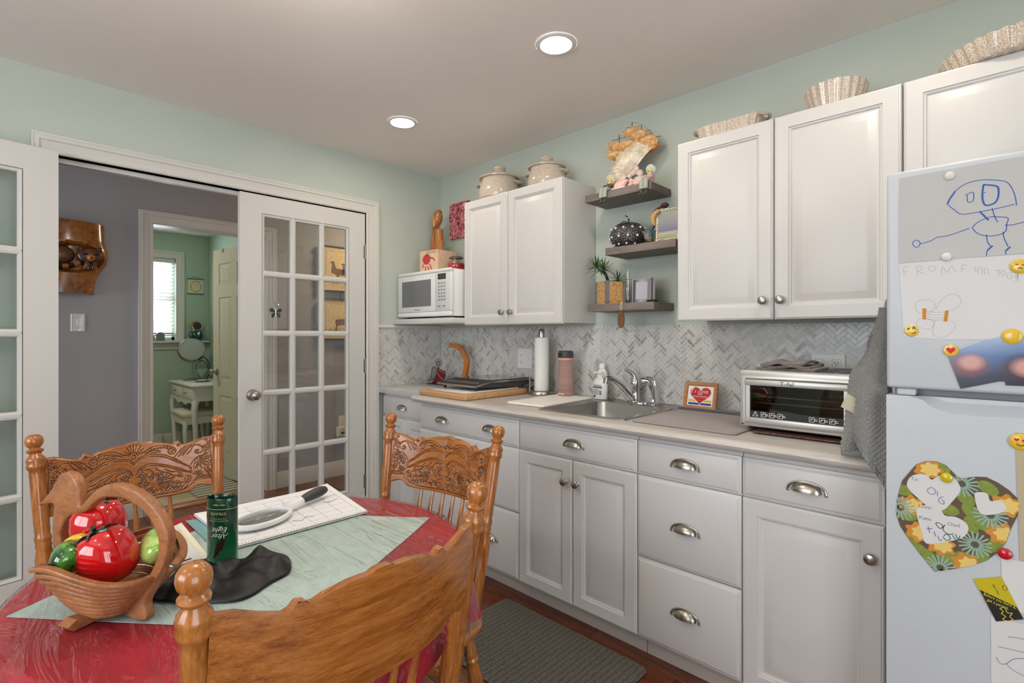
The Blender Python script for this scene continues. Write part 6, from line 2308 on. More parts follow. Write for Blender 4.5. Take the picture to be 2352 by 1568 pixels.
# ---- plug-in detector on the hall outlet
pg = thing('plug_in_detector', 'ivory plug in carbon monoxide detector low on the hall wall', 'detector', (HX, -.13, .37))
MB(F).nested(-.165, -.090, .425, .540, [(0, 0), (0, .004), (.004, .006)]).build('outlet_plate', M['offwhite'], pg)
MB(F).rbox(-.198, -.075, .352, .448, .0065, .045, .014, 3).build('case', M['offwhite'], pg)
MB(F).box(-.165, -.130, .380, .400, .0452, .0458).build('display', M['black'], pg, smooth=0)
MB().text('OFF', .022, F @ Matrix.Translation((-.145, .424, .0458))).build('lettering', pmat('ivory_mark', S(170, 150, 110), .5), pg, smooth=0)

# ---- hall ceiling lamp (out of view, lights the pictures)
hl = thing('ceiling_lamp', 'round warm ceiling lamp in the hall, out of view', 'ceiling light', (-.70, .35, CZ))
MB(Matrix.Translation((-.70, .35, CZ))).lathe([(.12, -.0003), (.125, -.02), (.118, -.025)], 28, cap1=False).build('rim', M['nickel'], hl)
MB(Matrix.Translation((-.70, .35, CZ))).lathe([(.117, -.022), (.105, -.055), (.06, -.078), (.0005, -.084)], 28).build('diffuser', pmat('warm_lit_glass', (1, 1, 1, 1), .5, emit=(1.0, .74, .46, 1), estr=105), hl)

# ---- butterfly suncatcher on the closed leaf
bf = thing('butterfly_suncatcher', 'small dark butterfly suncatcher stuck to the glass of the closed door', 'suncatcher', (0, -1.17, 1.40))
Fg = frame((-.0165, -1.212, 1.410), (0, 1, 0), (0, 0, 1))
W4 = []
for sx in (-1, 1):
    W4.append([(sx * .003, .006), (sx * .018, .024), (sx * .034, .022), (sx * .036, .006), (sx * .022, -.002), (sx * .004, -.002)])
    W4.append([(sx * .003, -.002), (sx * .020, -.006), (sx * .030, -.018), (sx * .024, -.034), (sx * .012, -.030), (sx * .003, -.012)])
for P in W4:
    MB(Fg).prism(P, .001, .0035).build('wing', pmat('dark_green_glass', S(38, 52, 50), .1, coat=.5), bf, smooth=0)
m = MB(Fg)
for P in W4:
    m.tube([(a, b, .003) for a, b in P], .0014, 5, True)
m.tube([(0, .018, .003), (0, -.022, .003)], .0028, 6)
m.build('wire_outline', M['nickel'], bf)
MB(Fg).lathe([(.0005, .0005), (.016, .0005), (.014, .004), (.006, .008), (.004, .012), (.0005, .013)], 20, Matrix.Translation((.004, .046, 0))).build('suction_cup', M['crystal'], bf)

# ================================================================== FAR ROOM
# ---- six-panel door, standing open
def panel_door():
    h = Vector((HX - .118, FY1 - .012, 0))
    e = Vector((-.985, -.165, 0)).normalized()
    Md = frame((h.x, h.y, .012), e, (0, 0, 1))
    d = struct(bpy.data.objects.new('door_3', None))
    COL.objects.link(d)
    d.matrix_world = Md
    ROOT[d.name] = Md.inverted()
    W, H, T = .73, 2.03, .035
    white = pmat('cream_door_paint', S(226, 220, 204), .4)
    rails = [(0, .20), (.72, .86), (1.60, 1.71), (1.90, H)]
    stiles = [(0, .105), (W / 2 - .05, W / 2 + .05), (W - .105, W)]
    b = MB(Md)
    b.box(0, W, 0, H, -T / 2 + .006, T / 2 - .006)
    for a, c in stiles:
        b.box(a, c, 0, H, -T / 2, T / 2)
    for z0, z1 in rails:
        for a, c in ((stiles[0][1], stiles[1][0]), (stiles[1][1], stiles[2][0])):
            b.box(a, c, z0, z1, -T / 2, T / 2)
    b.build('frame', white, d, smooth=0)
    for (z0, z1) in ((.20, .72), (.86, 1.60), (1.71, 1.90)):
        for a, c in ((stiles[0][1], stiles[1][0]), (stiles[1][1], stiles[2][0])):
            for sg in (1, -1):
                m = MB(Md)
                m.nested(a + .001, c - .001, z0 + .001, z1 - .001, [(0, sg * .0115), (.012, sg * .0120), (.040, sg * .0165), (.041, sg * .0167)])
                m.build('panel', white, d, smooth=0)
    for sg in (1, -1):
        MB(Md @ frame((W - .066, .93, sg * T / 2), (sg, 0, 0), (0, 1, 0))).lathe([(.032, 0), (.032, .003), (.026, .008), (.012, .011), (.011, .028), (.018, .034), (.0265, .044), (.0275, .054), (.022, .063), (.0005, .067)], 20).build('knob', M['nickel'], d)
    hk = MB(Md)
    hk.box(W * .74, W * .74 + .02, H - .03, H + .004, -T / 2 - .003, T / 2 + .003)
    hk.build('over_door_hook', M['nickel'], d, smooth=0)
    return d


panel_door()
# closet casing on the side wall
struct(MB().box(-2.30, -2.24, -.518, -.5005, 0, 2.2).build('trim_12', M['trim'], smooth=0))

# ---- blinds
bl = thing('window_blind', 'white horizontal slat blind half open in the far room window', 'blind', (BX - .03, -1.22, WZ0))
MB().rbox(BX - .055, BX - .005, WY0 + .006, WY1 - .006, WZ1 - .052, WZ1 - .004, .004, 2).build('head_rail', M['trim'], bl)
M['slat'] = pmat('white_slat', S(232, 233, 234), .45)
slm = None
ns = 20
for k in range(ns):
    z = WZ1 - .075 - k * (.80 / (ns - 1))
    if slm is None:
        o = MB().rbox(-.024, .024, WY0 + .010, WY1 - .010, -.0014, .0014, .0012, 1).build('slat', M['slat'], bl, local=True)
        slm = o.data
    else:
        o = link('slat', slm, bl)
    # parent sits at the blind's base: local placement
    o.location = (0, 1.22, z - WZ0)
    o.rotation_euler = (0, math.radians(-28), 0)
MB().rbox(BX - .050, BX - .012, WY0 + .010, WY1 - .010, WZ0 + .045, WZ0 + .060, .003, 1).build('bottom_rail', M['trim'], bl)
cd = MB()
for yy in (-1.45, -1.22, -.99):
    cd.tube([(BX - .004, yy, WZ1 - .05), (BX - .004, yy, WZ0 + .05)], .0012, 5)
cd.build('ladder_cord', M['white'], bl)

# ---- wall scroll
ws = thing('wall_scroll', 'little cream botanical scroll hanging beside the far window', 'wall hanging', (BX, -.64, 1.86))
Fb = frame((BX, 0, 0), (0, 1, 0), (0, 0, 1))
MB(Fb).box(-.720, -.560, 1.772, 1.945, .004, .005).build('canvas', pmat('cream_canvas', S(214, 206, 170), .8), ws, smooth=0)
for z in (1.945, 1.768):
    MB(Fb).box(-.727, -.553, z - .007, z + .007, .001, .009).build('rod', pmat('green_rod', S(92, 108, 92), .6), ws, smooth=0)
MB(Fb).tube(smooth_path([(-.69, 1.951, .005), (-.66, 1.972, .005), (-.64, 1.976, .005), (-.62, 1.972, .005), (-.59, 1.951, .005)], 4), .0016, 5).build('hanging_cord', pmat('scroll_cord', S(90, 100, 88), .8), ws)
m = MB(Fb)
for k in range(16):
    a = 2 * PI * k / 16
    cy, cz = -.640 + .055 * math.cos(a), 1.858 + .062 * math.sin(a)
    m.flat([(cy + .010 * math.cos(a * 1.7 + q) * (1 if q % 2 else .5), cz + .009 * math.sin(a * 1.7 + q)) for q in range(5)], .0053)
m.build('leaf_print', pmat('olive_print', S(110, 104, 62), .8), ws, smooth=0)

# ---- green glazed pot with brushes on the sill, small stones
SZ = WZ0 - .0078
pt = thing('brush_pot', 'dark green glazed pot holding a makeup brush on the far window sill', 'pot', (BX + .042, -.66, SZ))
T = Matrix.Translation((BX + .066, -.655, SZ))
MB(T).lathe([(.001, 0), (.045, 0), (.066, .022), (.074, .055), (.066, .090), (.056, .104), (.060, .112), (.056, .112), (.050, .102), (.001, .100)], 24).build('pot', pmat('green_glaze', S(26, 62, 58), .12, coat=.5), pt)
MB(T).cyl((.01, -.012, .09), (-.005, -.032, .165), .007, .009, 8).build('brush_handle', M['offwhite'], pt)
MB(T).lathe([(.010, 0), (.022, .02), (.026, .042), (.018, .058), (.001, .062)], 12, axis_frame((-.005, -.032, .165), (-.012, -.040, .21))).build('brush_bristle', pmat('tan_bristle', S(176, 124, 72), .9), pt)
MB(T @ frame((-.01, .012, .175), (0, 1, 0), (-.25, 0, .97))).lathe([(.0005, 0), (.058, 0), (.060, .003), (.058, .006), (.0005, .006)], 28).build('compact_mirror', pmat('dark_mirror', S(40, 42, 42), .1), pt)
MB(T @ frame((-.006, .012, .175), (0, 1, 0), (-.25, 0, .97))).tube([(.053 * math.cos(t), .053 * math.sin(t), .006) for t in [2 * PI * i / 28 for i in range(28)]], .004, 6, True).build('compact_rim', M['offwhite'], pt)
MB(T @ frame((.070, .012, .06), (0, 1, 0), (0, 0, 1))).box(-.012, .012, .01, .045, .001, .003).build('price_tag', M['paper'], pt, smooth=0)
gs = MB(frame((BX + .030, -1.005, SZ + .0003), (0, 1, 0), (0, 0, 1))).prism([(-.042, 0), (.042, 0), (.042, .055)] + [(.042 * math.cos(t), .055 + .045 * math.sin(t)) for t in [PI * i / 10 for i in range(1, 10)]] + [(-.042, .055)], -.02, .02)
tag(gs.build('round_topped_box', pmat('blue_grey_tin', S(112, 126, 136), .4)), 'blue grey round topped box standing on the far window sill', 'box')
gs = MB(frame((BX + .030, -1.100, SZ + .0003), (0, 1, 0), (0, 0, 1))).prism([(-.035, 0), (.040, 0), (.040, .045)] + [(.0375 * math.cos(t) + .0025, .045 + .035 * math.sin(t)) for t in [PI * i / 10 for i in range(1, 10)]] + [(-.035, .045)], -.02, .02)
tag(gs.build('round_topped_box', pmat('olive_tin', S(120, 128, 92), .4)), 'olive green round topped box at the left on the far window sill', 'box')

# ---- vanity table
M['vanity'] = pmat('white_vanity_paint', S(228, 226, 218), .35)
vt = thing('vanity_table', 'small white vanity table with curved legs in the far room', 'table', (-3.33, -.72, 0))
vx0, vx1, vy0, vy1, vz = -3.80, -2.86, -.945, -.515, .76
MB().rbox(vx0, vx1, vy0, vy1, vz - .022, vz, .006, 2).build('top', M['vanity'], vt)
MB().box(vx0 + .03, vx1 - .03, vy0 + .03, vy1 - .01, vz - .17, vz - .0225).build('apron', M['vanity'], vt, smooth=0)
sc_p = [(vx0 + .05, vz - .165)] + [(vx0 + .05 + (vx1 - vx0 - .10) * t, vz - .185 - .03 * math.sin(PI * t) - .012 * math.cos(6 * PI * t)) for t in [i / 16 for i in range(17)]] + [(vx1 - .05, vz - .165)]
MB(frame((0, vy0 + .03, 0), (1, 0, 0), (0, 0, 1))).prism(sc_p, 0, .012).build('scalloped_skirt', M['vanity'], vt, smooth=0)
for k in range(2):
    x0 = vx0 + .06 + k * .42
    d = MB(frame((0, vy0 + .03, 0), (1, 0, 0), (0, 0, 1))).nested(x0, x0 + .40, vz - .155, vz - .035, [(0, 0), (0, .008), (.01, .014)]).build('drawer', M['vanity'], vt)
    MB(frame((x0 + .2, vy0 + .016, vz - .095), (1, 0, 0), (0, 0, 1))).lathe([(.005, 0), (.005, .012), (.012, .018), (.010, .026), (.0005, .028)], 12).build('knob', M['hinge'], d)
for x, sx in ((vx0 + .05, -1), (vx1 - .05, 1)):
    for y_, sy in ((vy0 + .05, -1), (vy1 - .04, 0)):
        p = smooth_path([(x, y_, vz - .17), (x + sx * .018, y_ + sy * .018, vz - .26), (x + sx * .006, y_ + sy * .006, vz - .45), (x - sx * .004, y_, .15), (x + sx * .012, y_ + sy * .008, .0)], 5)
        MB().tube(p, [.034 - .018 * i / (len(p) - 1) for i in range(len(p))], 8).build('leg', M['vanity'], vt)
# stool
stl = thing('vanity_stool', 'white padded stool tucked under the vanity table', 'stool', (-3.2, -.84, 0))
MB().rbox(-3.45, -2.96, -1.00, -.66, .42, .475, .022, 3).build('cushion', pmat('cream_cushion', S(216, 208, 190), .8), stl)
MB().box(-3.43, -2.98, -.985, -.675, .35, .42).build('seat_rail', M['vanity'], stl, smooth=0)
for x in (-3.41, -3.00):
    for y_ in (-.965, -.695):
        MB().tube(smooth_path([(x, y_, .38), (x + (.01 if x > -3.2 else -.01), y_ - .008, .28), (x, y_, .12), (x, y_, 0)], 4), [.026 - .012 * i / 12 for i in range(13)], 8).build('leg', M['vanity'], stl)
bsk = MB().lathe([(.001, .0004), (.075, .0004), (.095, .20), (.100, .24), (.092, .24), (.088, .20), (.07, .01), (.001, .01)], 20, Matrix.Translation((-3.15, -.575, 0)))
tag(bsk.build('waste_bin', pmat('dark_wire_bin', S(48, 50, 48), .5)), 'dark waste bin under the vanity table', 'bin')
# vanity mirror
vm = thing('vanity_mirror', 'round tilting brushed nickel makeup mirror on the vanity', 'mirror', (-3.60, -.75, vz))
T = Matrix.Translation((-3.60, -.76, vz + .0003))
MB(T).lathe([(.001, 0), (.092, 0), (.094, .006), (.080, .014), (.030, .020), (.014, .030), (.011, .05), (.011, .19), (.016, .196), (.016, .206), (.008, .212), (.001, .213)], 28).build('stand', M['nickel'], vm)
ctr = Vector((-3.60, -.76, vz + .345))
ax = Vector((.90, -.20, .34)).normalized()
Fm = axis_frame(ctr - ax * .03, ctr)
MB(Fm).lathe([(.001, 0), (.128, 0), (.136, .010), (.136, .052), (.128, .058), (.120, .058), (.118, .054)], 36, cap1=False).build('housing', M['nickel'], vm)
MB(Fm).lathe([(.0005, .0535), (.1185, .0535), (.1185, .0555), (.0005, .0556)], 36).build('mirror_glass', pmat('mirror_glass', S(225, 228, 226), .02, 1), vm)
yk = [ctr + Vector((0, .142 * math.cos(t), .142 * math.sin(t))) for t in [math.radians(180 + 180 * i / 16) for i in range(17)]]
MB().tube(yk, .005, 8).build('yoke', M['nickel'], vm)
# candle holder with wrought iron arch
ch = thing('arched_candle_holder', 'black iron arch holding a small glass candle bowl on the vanity', 'candle holder', (-3.30, -.735, vz))
T = Matrix.Translation((-3.30, -.735, vz + .0003))
MB(T).lathe([(.001, 0), (.070, 0), (.070, .005), (.001, .006)], 24).build('base', M['black'], ch)
ir = MB(T)
ir.tube(smooth_path([(0, .035, .005), (0, .068, .09), (0, .072, .17), (0, .045, .245), (0, .0, .275), (0, -.028, .255), (0, -.022, .232), (0, -.004, .236)], 5), .005, 8)
ir.tube(smooth_path([(0, -.004, .236), (0, -.05, .20), (0, -.062, .155), (0, -.055, .135)], 5), .0035, 6)
ir.tube(smooth_path([(0, -.004, .236), (0, .04, .20), (0, .052, .155), (0, .045, .135)], 5), .0035, 6)
ir.build('iron_arch', M['black'], ch)
MB(T).lathe([(.001, .045), (.012, .05), (.030, .085), (.054, .125), (.060, .142), (.056, .142), (.048, .120), (.001, .100)], 20).build('glass_bowl', pmat('pale_green_glass', S(186, 214, 200), .1, trans=.4), ch)
MB(T).lathe([(.001, .1005), (.040, .112), (.044, .125), (.001, .128)], 18).build('candle', pmat('yellow_candle', S(206, 190, 110), .5), ch)
m = MB(T)
for k in range(8):
    m.ball((.035 * math.cos(k * .8), .035 * math.sin(k * .8), .014), .012, 8, 6)
m.build('flower_trim', pmat('cream_trim', S(222, 212, 190), .7), ch)
bt = MB(Matrix.Translation((-2.955, -.66, vz + .0003))).lathe([(.001, 0), (.016, 0), (.016, .07), (.008, .078), (.008, .10), (.001, .101)], 14)
tag(bt.build('lotion_bottle', pmat('peach_bottle', S(216, 186, 164), .4)), 'small peach bottle at the back of the vanity', 'bottle')
wb_ = MB().rbox(-3.08, -2.88, -.56, -.545, vz + .001, vz + .34, .012, 3)
tag(wb_.build('white_panel_mirror', M['vanity']), 'white framed panel standing at the back of the vanity beside the open door', 'panel')
# heater vent on the far wall
hv = MB().rbox(BX + .017, BX + .075, -1.12, -.99, .03, .145, .004, 1)
tag(hv.build('wall_vent', M['trim']), 'little white box low on the far wall under the window', 'vent')
# striped rug
m_, nt, b_ = base('striped_rug')
w_ = nt.nodes.new('ShaderNodeTexWave')
w_.bands_direction = 'X'
w_.inputs['Scale'].default_value = 4.2
w_.inputs['Distortion'].default_value = .15
nt.links.new(coords(nt), w_.inputs['Vector'])
nt.links.new(ramp(nt, w_.outputs['Fac'], [(.45, S(206, 198, 178)), (.55, S(138, 134, 118))]), b_.inputs['Base Color'])
b_.inputs['Roughness'].default_value = .95
rg_ = MB().rbox(-2.35, -1.47, -1.25, -.90, .0008, .008, .003, 1)
tag(rg_.build('striped_rug', m_), 'cream and grey striped rug just inside the far doorway', 'rug')
# ceiling light added to brighten the far room, out of view
fl2 = thing('ceiling_lamp', 'added round ceiling light for the far room, out of view', 'ceiling light', (-2.5, -1.9, CZ))
MB(Matrix.Translation((-2.5, -1.9, CZ))).lathe([(.13, -.0003), (.135, -.02), (.128, -.025)], 28, cap1=False).build('rim', M['nickel'], fl2)
MB(Matrix.Translation((-2.5, -1.9, CZ))).lathe([(.127, -.022), (.115, -.055), (.06, -.078), (.0005, -.084)], 28).build('diffuser', pmat('warm_white_glass', (1, 1, 1, 1), .5, emit=(1.0, .90, .74, 1), estr=60), fl2)
# greenery outside the far window
M['treeleaf'] = pmat('tree_leaf', S(90, 120, 70), .6, vary=.3, vscale=4)
tr_ = thing('garden_tree', 'leafy tree outside the far window, seen between the blind slats', 'tree', (-7.2, -2.4, -.3))
MB().tube([(-7.2, -2.4, -.3), (-7.2, -2.35, 1.2), (-7.1, -2.3, 1.9)], [.10, .08, .05], 8).build('trunk', M['shell_orange'] if False else pmat('bark', S(80, 66, 52), .9), tr_)
rnd = random.Random(9)
lv = MB()
for k in range(700):
    a, b_r = rnd.random() * 2 * PI, rnd.random() ** .5
    p = Vector((-7.2 + .8 * b_r * math.cos(a), -2.4 + 1.1 * b_r * math.sin(a), 1.25 + .55 * (rnd.random() - .5) * 2 * math.sqrt(1 - b_r * b_r + .05)))
    u_ = Vector((rnd.random() - .5, rnd.random() - .5, rnd.random() - .5)).normalized() * .06
    v_ = u_.orthogonal().normalized() * .035
    lv.add([p - u_, p + v_, p + u_, p - v_], [(0, 1, 2, 3)])
o_ = lv.build('foliage', M['treeleaf'], tr_, smooth=0)
o_['kind'] = 'stuff'
struct(MB().box(-14, BX - .12, -9, 5, -.40, -.30).build('floor_outside', pmat('lawn', S(110, 126, 84), .9), smooth=0))
# ================================================================== OAK CHAIRS
M['oak'] = wood('golden_oak', S(108, 58, 20), S(152, 90, 36), S(182, 118, 58), axis=2, scale=11, rough=.26, coat=.45, stretch=9, bstr=.12)
M['oak_h'] = wood('golden_oak_board', S(106, 56, 18), S(150, 88, 34), S(178, 114, 54), axis=1, scale=12, rough=.26, coat=.45, stretch=16, bstr=.12, attr='groove')
M['oak_s'] = wood('golden_oak_seat', S(136, 78, 30), S(174, 112, 52), S(192, 132, 72), axis=0, scale=8, rough=.24, coat=.5, stretch=8, bstr=.08)

BOW, LEAN, XB = .052, .16, -.30          # crest bow, back lean per metre, x of the post tops


def back_x(s, z):
    return XB + LEAN * (1.0 - z)


def post_s(z):
    return .205 + (.236 - .205) * (z - .44) / .56


def crest_top(s):
    tab = [(0, .935), (.012, .934), (.022, .929), (.05, .9285), (.085, .921), (.100, .9145), (.107, .9140), (.112, .920), (.122, .922), (.129, .913), (.138, .909), (.165, .917), (.19, .927), (.225, .931)]
    a = abs(s)
    for (p, q), (r, t) in zip(tab, tab[1:]):
        if p <= a <= r:
            return q + (t - q) * (a - p) / (r - p)
    return tab[-1][1]


def crest_bot(s):
    tab = [(0, .752), (.10, .752), (.136, .755), (.146, .758), (.152, .763), (.160, .770), (.172, .7745), (.186, .7725), (.196, .768), (.225, .767)]
    a = abs(s)
    for (p, q), (r, t) in zip(tab, tab[1:]):
        if p <= a <= r:
            return q + (t - q) * (a - p) / (r - p)
    return tab[-1][1]


# --- carving lines for the right half in (s, z); mirrored to the left
def spiral(cx, cz, r0, r1, a0, turns, n=40):
    return [(cx + (r0 + (r1 - r0) * t) * math.cos(a0 + turns * 2 * PI * t), cz + (r0 + (r1 - r0) * t) * math.sin(a0 + turns * 2 * PI * t)) for t in [i / n for i in range(n + 1)]]


def cat(*pts):
    return [(p.x, p.y) for p in smooth_path([(a, b, 0) for a, b in pts], 8)]


CARVE = []
# eyebrow panel: double outline
for k, o in enumerate((0, .0055)):
    CARVE.append(cat((.0, .870 - o), (.014, .883 - o), (.045, .890 - o * 1.1), (.080, .884 - o * 1.2), (.112, .864 - o * 1.1), (.140, .842 - o * .5), (.1525 - o * .6, .832)) + [(.1515 - o * .7, .8165 + o * .3)])
    CARVE.append(cat((.1515 - o * .7, .8160 + o * .3), (.125, .826 + o), (.092, .842 + o), (.060, .853 + o), (.034, .855 + o), (.014, .846 + o * .8), (.004, .833)))
CARVE.append(spiral(.014, .836, .010, .002, PI * .7, -1.2))
# fan above the centre
for k in range(5):
    a = PI / 2 - k * .34
    CARVE.append([(.010 * math.cos(a), .893 + .010 * math.sin(a)), (.030 * math.cos(a), .893 + .036 * math.sin(a))])
CARVE.append([(.011 * math.cos(t), .892 + .011 * math.sin(t)) for t in [PI * i / 24 for i in range(13)]])
CARVE.append([(.006 * math.cos(t), .889 + .006 * math.sin(t)) for t in [2 * PI * i / 24 for i in range(25)]])
# upper scroll and leaves
CARVE.append(cat((.030, .902), (.050, .913), (.080, .914), (.104, .905), (.112, .892)))
CARVE.append(spiral(.100, .894, .012, .002, 0, -1.4))
CARVE.append(cat((.034, .897), (.055, .906), (.080, .907), (.095, .900)))
for k in range(7):
    x = .045 + .0085 * k
    CARVE.append([(x, .911 - abs(x - .075) * .10), (x + .003, .906 - abs(x - .075) * .12)])
CARVE.append(cat((.030, .893), (.045, .900), (.062, .900), (.070, .896), (.060, .894), (.045, .894)))
CARVE.append(spiral(.121, .912, .005, .001, PI, 1.2, 20))
for k in range(4):
    CARVE.append(cat((.106 + .012 * k, .872 + .002 * k), (.122 + .010 * k, .890), (.140 + .008 * k, .905 + .002 * k)))
# side medallion: acanthus
CARVE.append(cat((.128, .878), (.150, .900), (.172, .905), (.186, .893), (.180, .880), (.168, .878), (.164, .887), (.171, .890)))
for k in range(9):
    a = -2.6 + .34 * k
    CARVE.append(cat((.172, .868), (.172 + .018 * math.cos(a) + .004, .868 + .020 * math.sin(a)), (.172 + .030 * math.cos(a + .22), .866 + .034 * math.sin(a + .22))))
for k in range(8):
    z = .922 - .0125 * k
    x = .196 + .006 * math.sin(k * 1.3)
    CARVE.append([(x + .004 * math.cos(t), z + .004 * math.sin(t)) for t in [2 * PI * i / 14 for i in range(15)]])
CARVE.append(cat((.160, .838), (.168, .850), (.184, .846), (.196, .830), (.206, .812)))
CARVE.append(cat((.158, .826), (.172, .838), (.180, .826), (.170, .816), (.160, .812)))
CARVE.append(cat((.186, .842), (.188, .822), (.200, .806), (.204, .790)))
for k in range(6):
    CARVE.append(cat((.158 + .006 * k, .790 + .002 * k), (.166 + .006 * k, .799 + .001 * k), (.172 + .006 * k, .792)))
CARVE.append(spiral(.170, .812, .010, .002, 0, 1.5))
CARVE.append(cat((.208, .925), (.206, .88), (.208, .84), (.206, .80), (.207, .775)))
# lower field
CARVE.append(cat((.020, .846), (.040, .842), (.050, .830), (.042, .820), (.032, .824), (.036, .832)))
CARVE.append(cat((.006, .826), (.020, .822), (.030, .808), (.024, .795), (.012, .795), (.010, .806), (.018, .808)))
CARVE.append(spiral(.024, .772, .012, .002, 0, 1.6))
for k in range(10):
    a = -1.3 + .30 * k
    CARVE.append(cat((.060, .806), (.060 + .020 * math.cos(a), .806 + .018 * math.sin(a)), (.060 + .036 * math.cos(a + .25), .804 + .028 * math.sin(a + .25))))
CARVE.append(cat((.056, .845), (.070, .832), (.088, .826), (.100, .816), (.112, .812), (.130, .806)))
CARVE.append(cat((.080, .838), (.098, .828), (.116, .824), (.126, .815)))
for k in range(6):
    x = .080 + .011 * k
    CARVE.append(cat((x, .800 - .003 * k), (x + .010, .788), (x + .002, .774), (x - .006, .768)))
CARVE.append(spiral(.140, .797, .011, .002, PI / 2, -1.6))
CARVE.append(cat((.0, .762), (.05, .7615), (.10, .762), (.132, .768), (.146, .778), (.158, .784)))
for k in range(8):
    x = .038 + .011 * k
    CARVE.append(cat((x, .772), (x + .006, .780), (x + .011, .772)))
rnd = random.Random(11)
for k in range(34):
    x, z = .012 + .13 * rnd.random(), .768 + .06 * rnd.random()
    if z > .85 - .27 * x:
        continue
    a = rnd.random() * 6.28
    CARVE.append(spiral(x, z, .006, .0015, a, 1.0 * (1 if k % 2 else -1), 16))
for k in range(16):
    x, z = .158 + .046 * rnd.random(), .79 + .115 * rnd.random()
    CARVE.append(spiral(x, z, .0055, .0015, rnd.random() * 6.28, 1.0, 16))

CN_U, CN_V = 400, 150
SW = .220


def build_crest():
    """carved front, plain bowed back; attribute 'groove' holds the dark stain in the cuts"""
    us = np.linspace(-SW, SW, CN_U)
    H = np.zeros((CN_V, CN_U))
    tops = np.array([crest_top(s) for s in us])
    bots = np.array([crest_bot(s) for s in us])
    du = us[1] - us[0]
    for line in CARVE:
        P = []
        for (a, b), (c_, d_) in zip(line, line[1:]):
            n = max(1, int(math.hypot(c_ - a, d_ - b) / .0007))
            for i in range(n):
                P.append((a + (c_ - a) * i / n, b + (d_ - b) * i / n))
        P.append(line[-1])
        for s0, z0 in P:
            for sg in (1, -1):
                s = s0 * sg
                if abs(s) > SW - .001:
                    continue
                iu = (s + SW) / du
                i0 = int(round(iu))
                tz, bz = tops[i0], bots[i0]
                if not (bz + .002 < z0 < tz - .0015):
                    continue
                dv = (tz - bz) / (CN_V - 1)
                jv = (z0 - bz) / dv
                j0 = int(round(jv))
                for j in range(max(0, j0 - 2), min(CN_V, j0 + 3)):
                    for i in range(max(0, i0 - 2), min(CN_U, i0 + 3)):
                        d2 = ((i - iu) * du) ** 2 + ((j - jv) * dv) ** 2
                        g = math.exp(-d2 / (.0011 ** 2))
                        if g > H[j, i]:
                            H[j, i] = g
    # soft pillow relief between the cuts
    verts, groove = [], []
    for j in range(CN_V):
        t = j / (CN_V - 1)
        for i in range(CN_U):
            s = us[i]
            z = bots[i] + (tops[i] - bots[i]) * t
            x = back_x(s, z) - BOW * (1 - (s / .236) ** 2)
            e = min(t, 1 - t) * (tops[i] - bots[i])
            rnd_e = .0035 * max(0, 1 - e / .004) ** 2
            verts.append((x + .011 - rnd_e - .0021 * H[j, i], s, z))
            groove.append(float(min(1, H[j, i])))
    nF = len(verts)
    BU, BV = 60, 8
    for j in range(BV):
        t = j / (BV - 1)
        for i in range(BU):
            k = i * (CN_U - 1) / (BU - 1)
            s = -SW + 2 * SW * i / (BU - 1)
            tz, bz = crest_top(s), crest_bot(s)
            z = bz + (tz - bz) * t
            x = back_x(s, z) - BOW * (1 - (s / .236) ** 2)
            verts.append((x - .011 + (.003 if j in (0, BV - 1) else 0), s, z))
            groove.append(0.0)
    fs = []
    for j in range(CN_V - 1):
        for i in range(CN_U - 1):
            a = j * CN_U + i
            fs.append((a, a + 1, a + CN_U + 1, a + CN_U))
    for j in range(BV - 1):
        for i in range(BU - 1):
            a = nF + j * BU + i
            fs.append((a, a + BU, a + BU + 1, a + 1))
    # top and bottom edges as strips sampled from the outline
    for row_f, row_b, flip in ((CN_V - 1, BV - 1, False), (0, 0, True)):
        n0 = len(verts)
        for i in range(CN_U):
            p = verts[row_f * CN_U + i]
            s = us[i]
            verts.append((p[0], p[1], p[2]))
            xb = back_x(s, p[2]) - BOW * (1 - (s / .236) ** 2) - .008
            verts.append((xb, s, p[2]))
            groove += [0.0, 0.0]
        for i in range(CN_U - 1):
            a = n0 + 2 * i
            q = (a, a + 2, a + 3, a + 1)
            fs.append(q if not flip else q[::-1])
    me = bpy.data.meshes.new('crest_board')
    me.from_pydata(verts, [], fs)
    at = me.attributes.new('groove', 'FLOAT', 'POINT')
    at.data.foreach_set('value', groove)
    me.materials.append(M['oak_h'])
    me.shade_smooth()
    me.set_sharp_from_angle(angle=math.radians(40))
    return me


def post_profile():
    # (radius, z) for a 1.0 m post top, from the seat up
    return [(.017, .44), (.0185, .455), (.0155, .463), (.0175, .475), (.0195, .55), (.0215, .62), (.0205, .665), (.0165, .690), (.0185, .698), (.0165, .706), (.0185, .714), (.0185, .722), (.0165, .728), (.0172, .74),
            (.0178, .80), (.0172, .890), (.0172, .902), (.0215, .908), (.0222, .915), (.0195, .921), (.0222, .927), (.0205, .934), (.0145, .942), (.0125, .947), (.0185, .952), (.0192, .956), (.0135, .960), (.0110, .9625),
            (.0145, .9655), (.0190, .972), (.0207, .980), (.0195, .989), (.0140, .9965), (.006, .9995), (.0004, 1.0)]


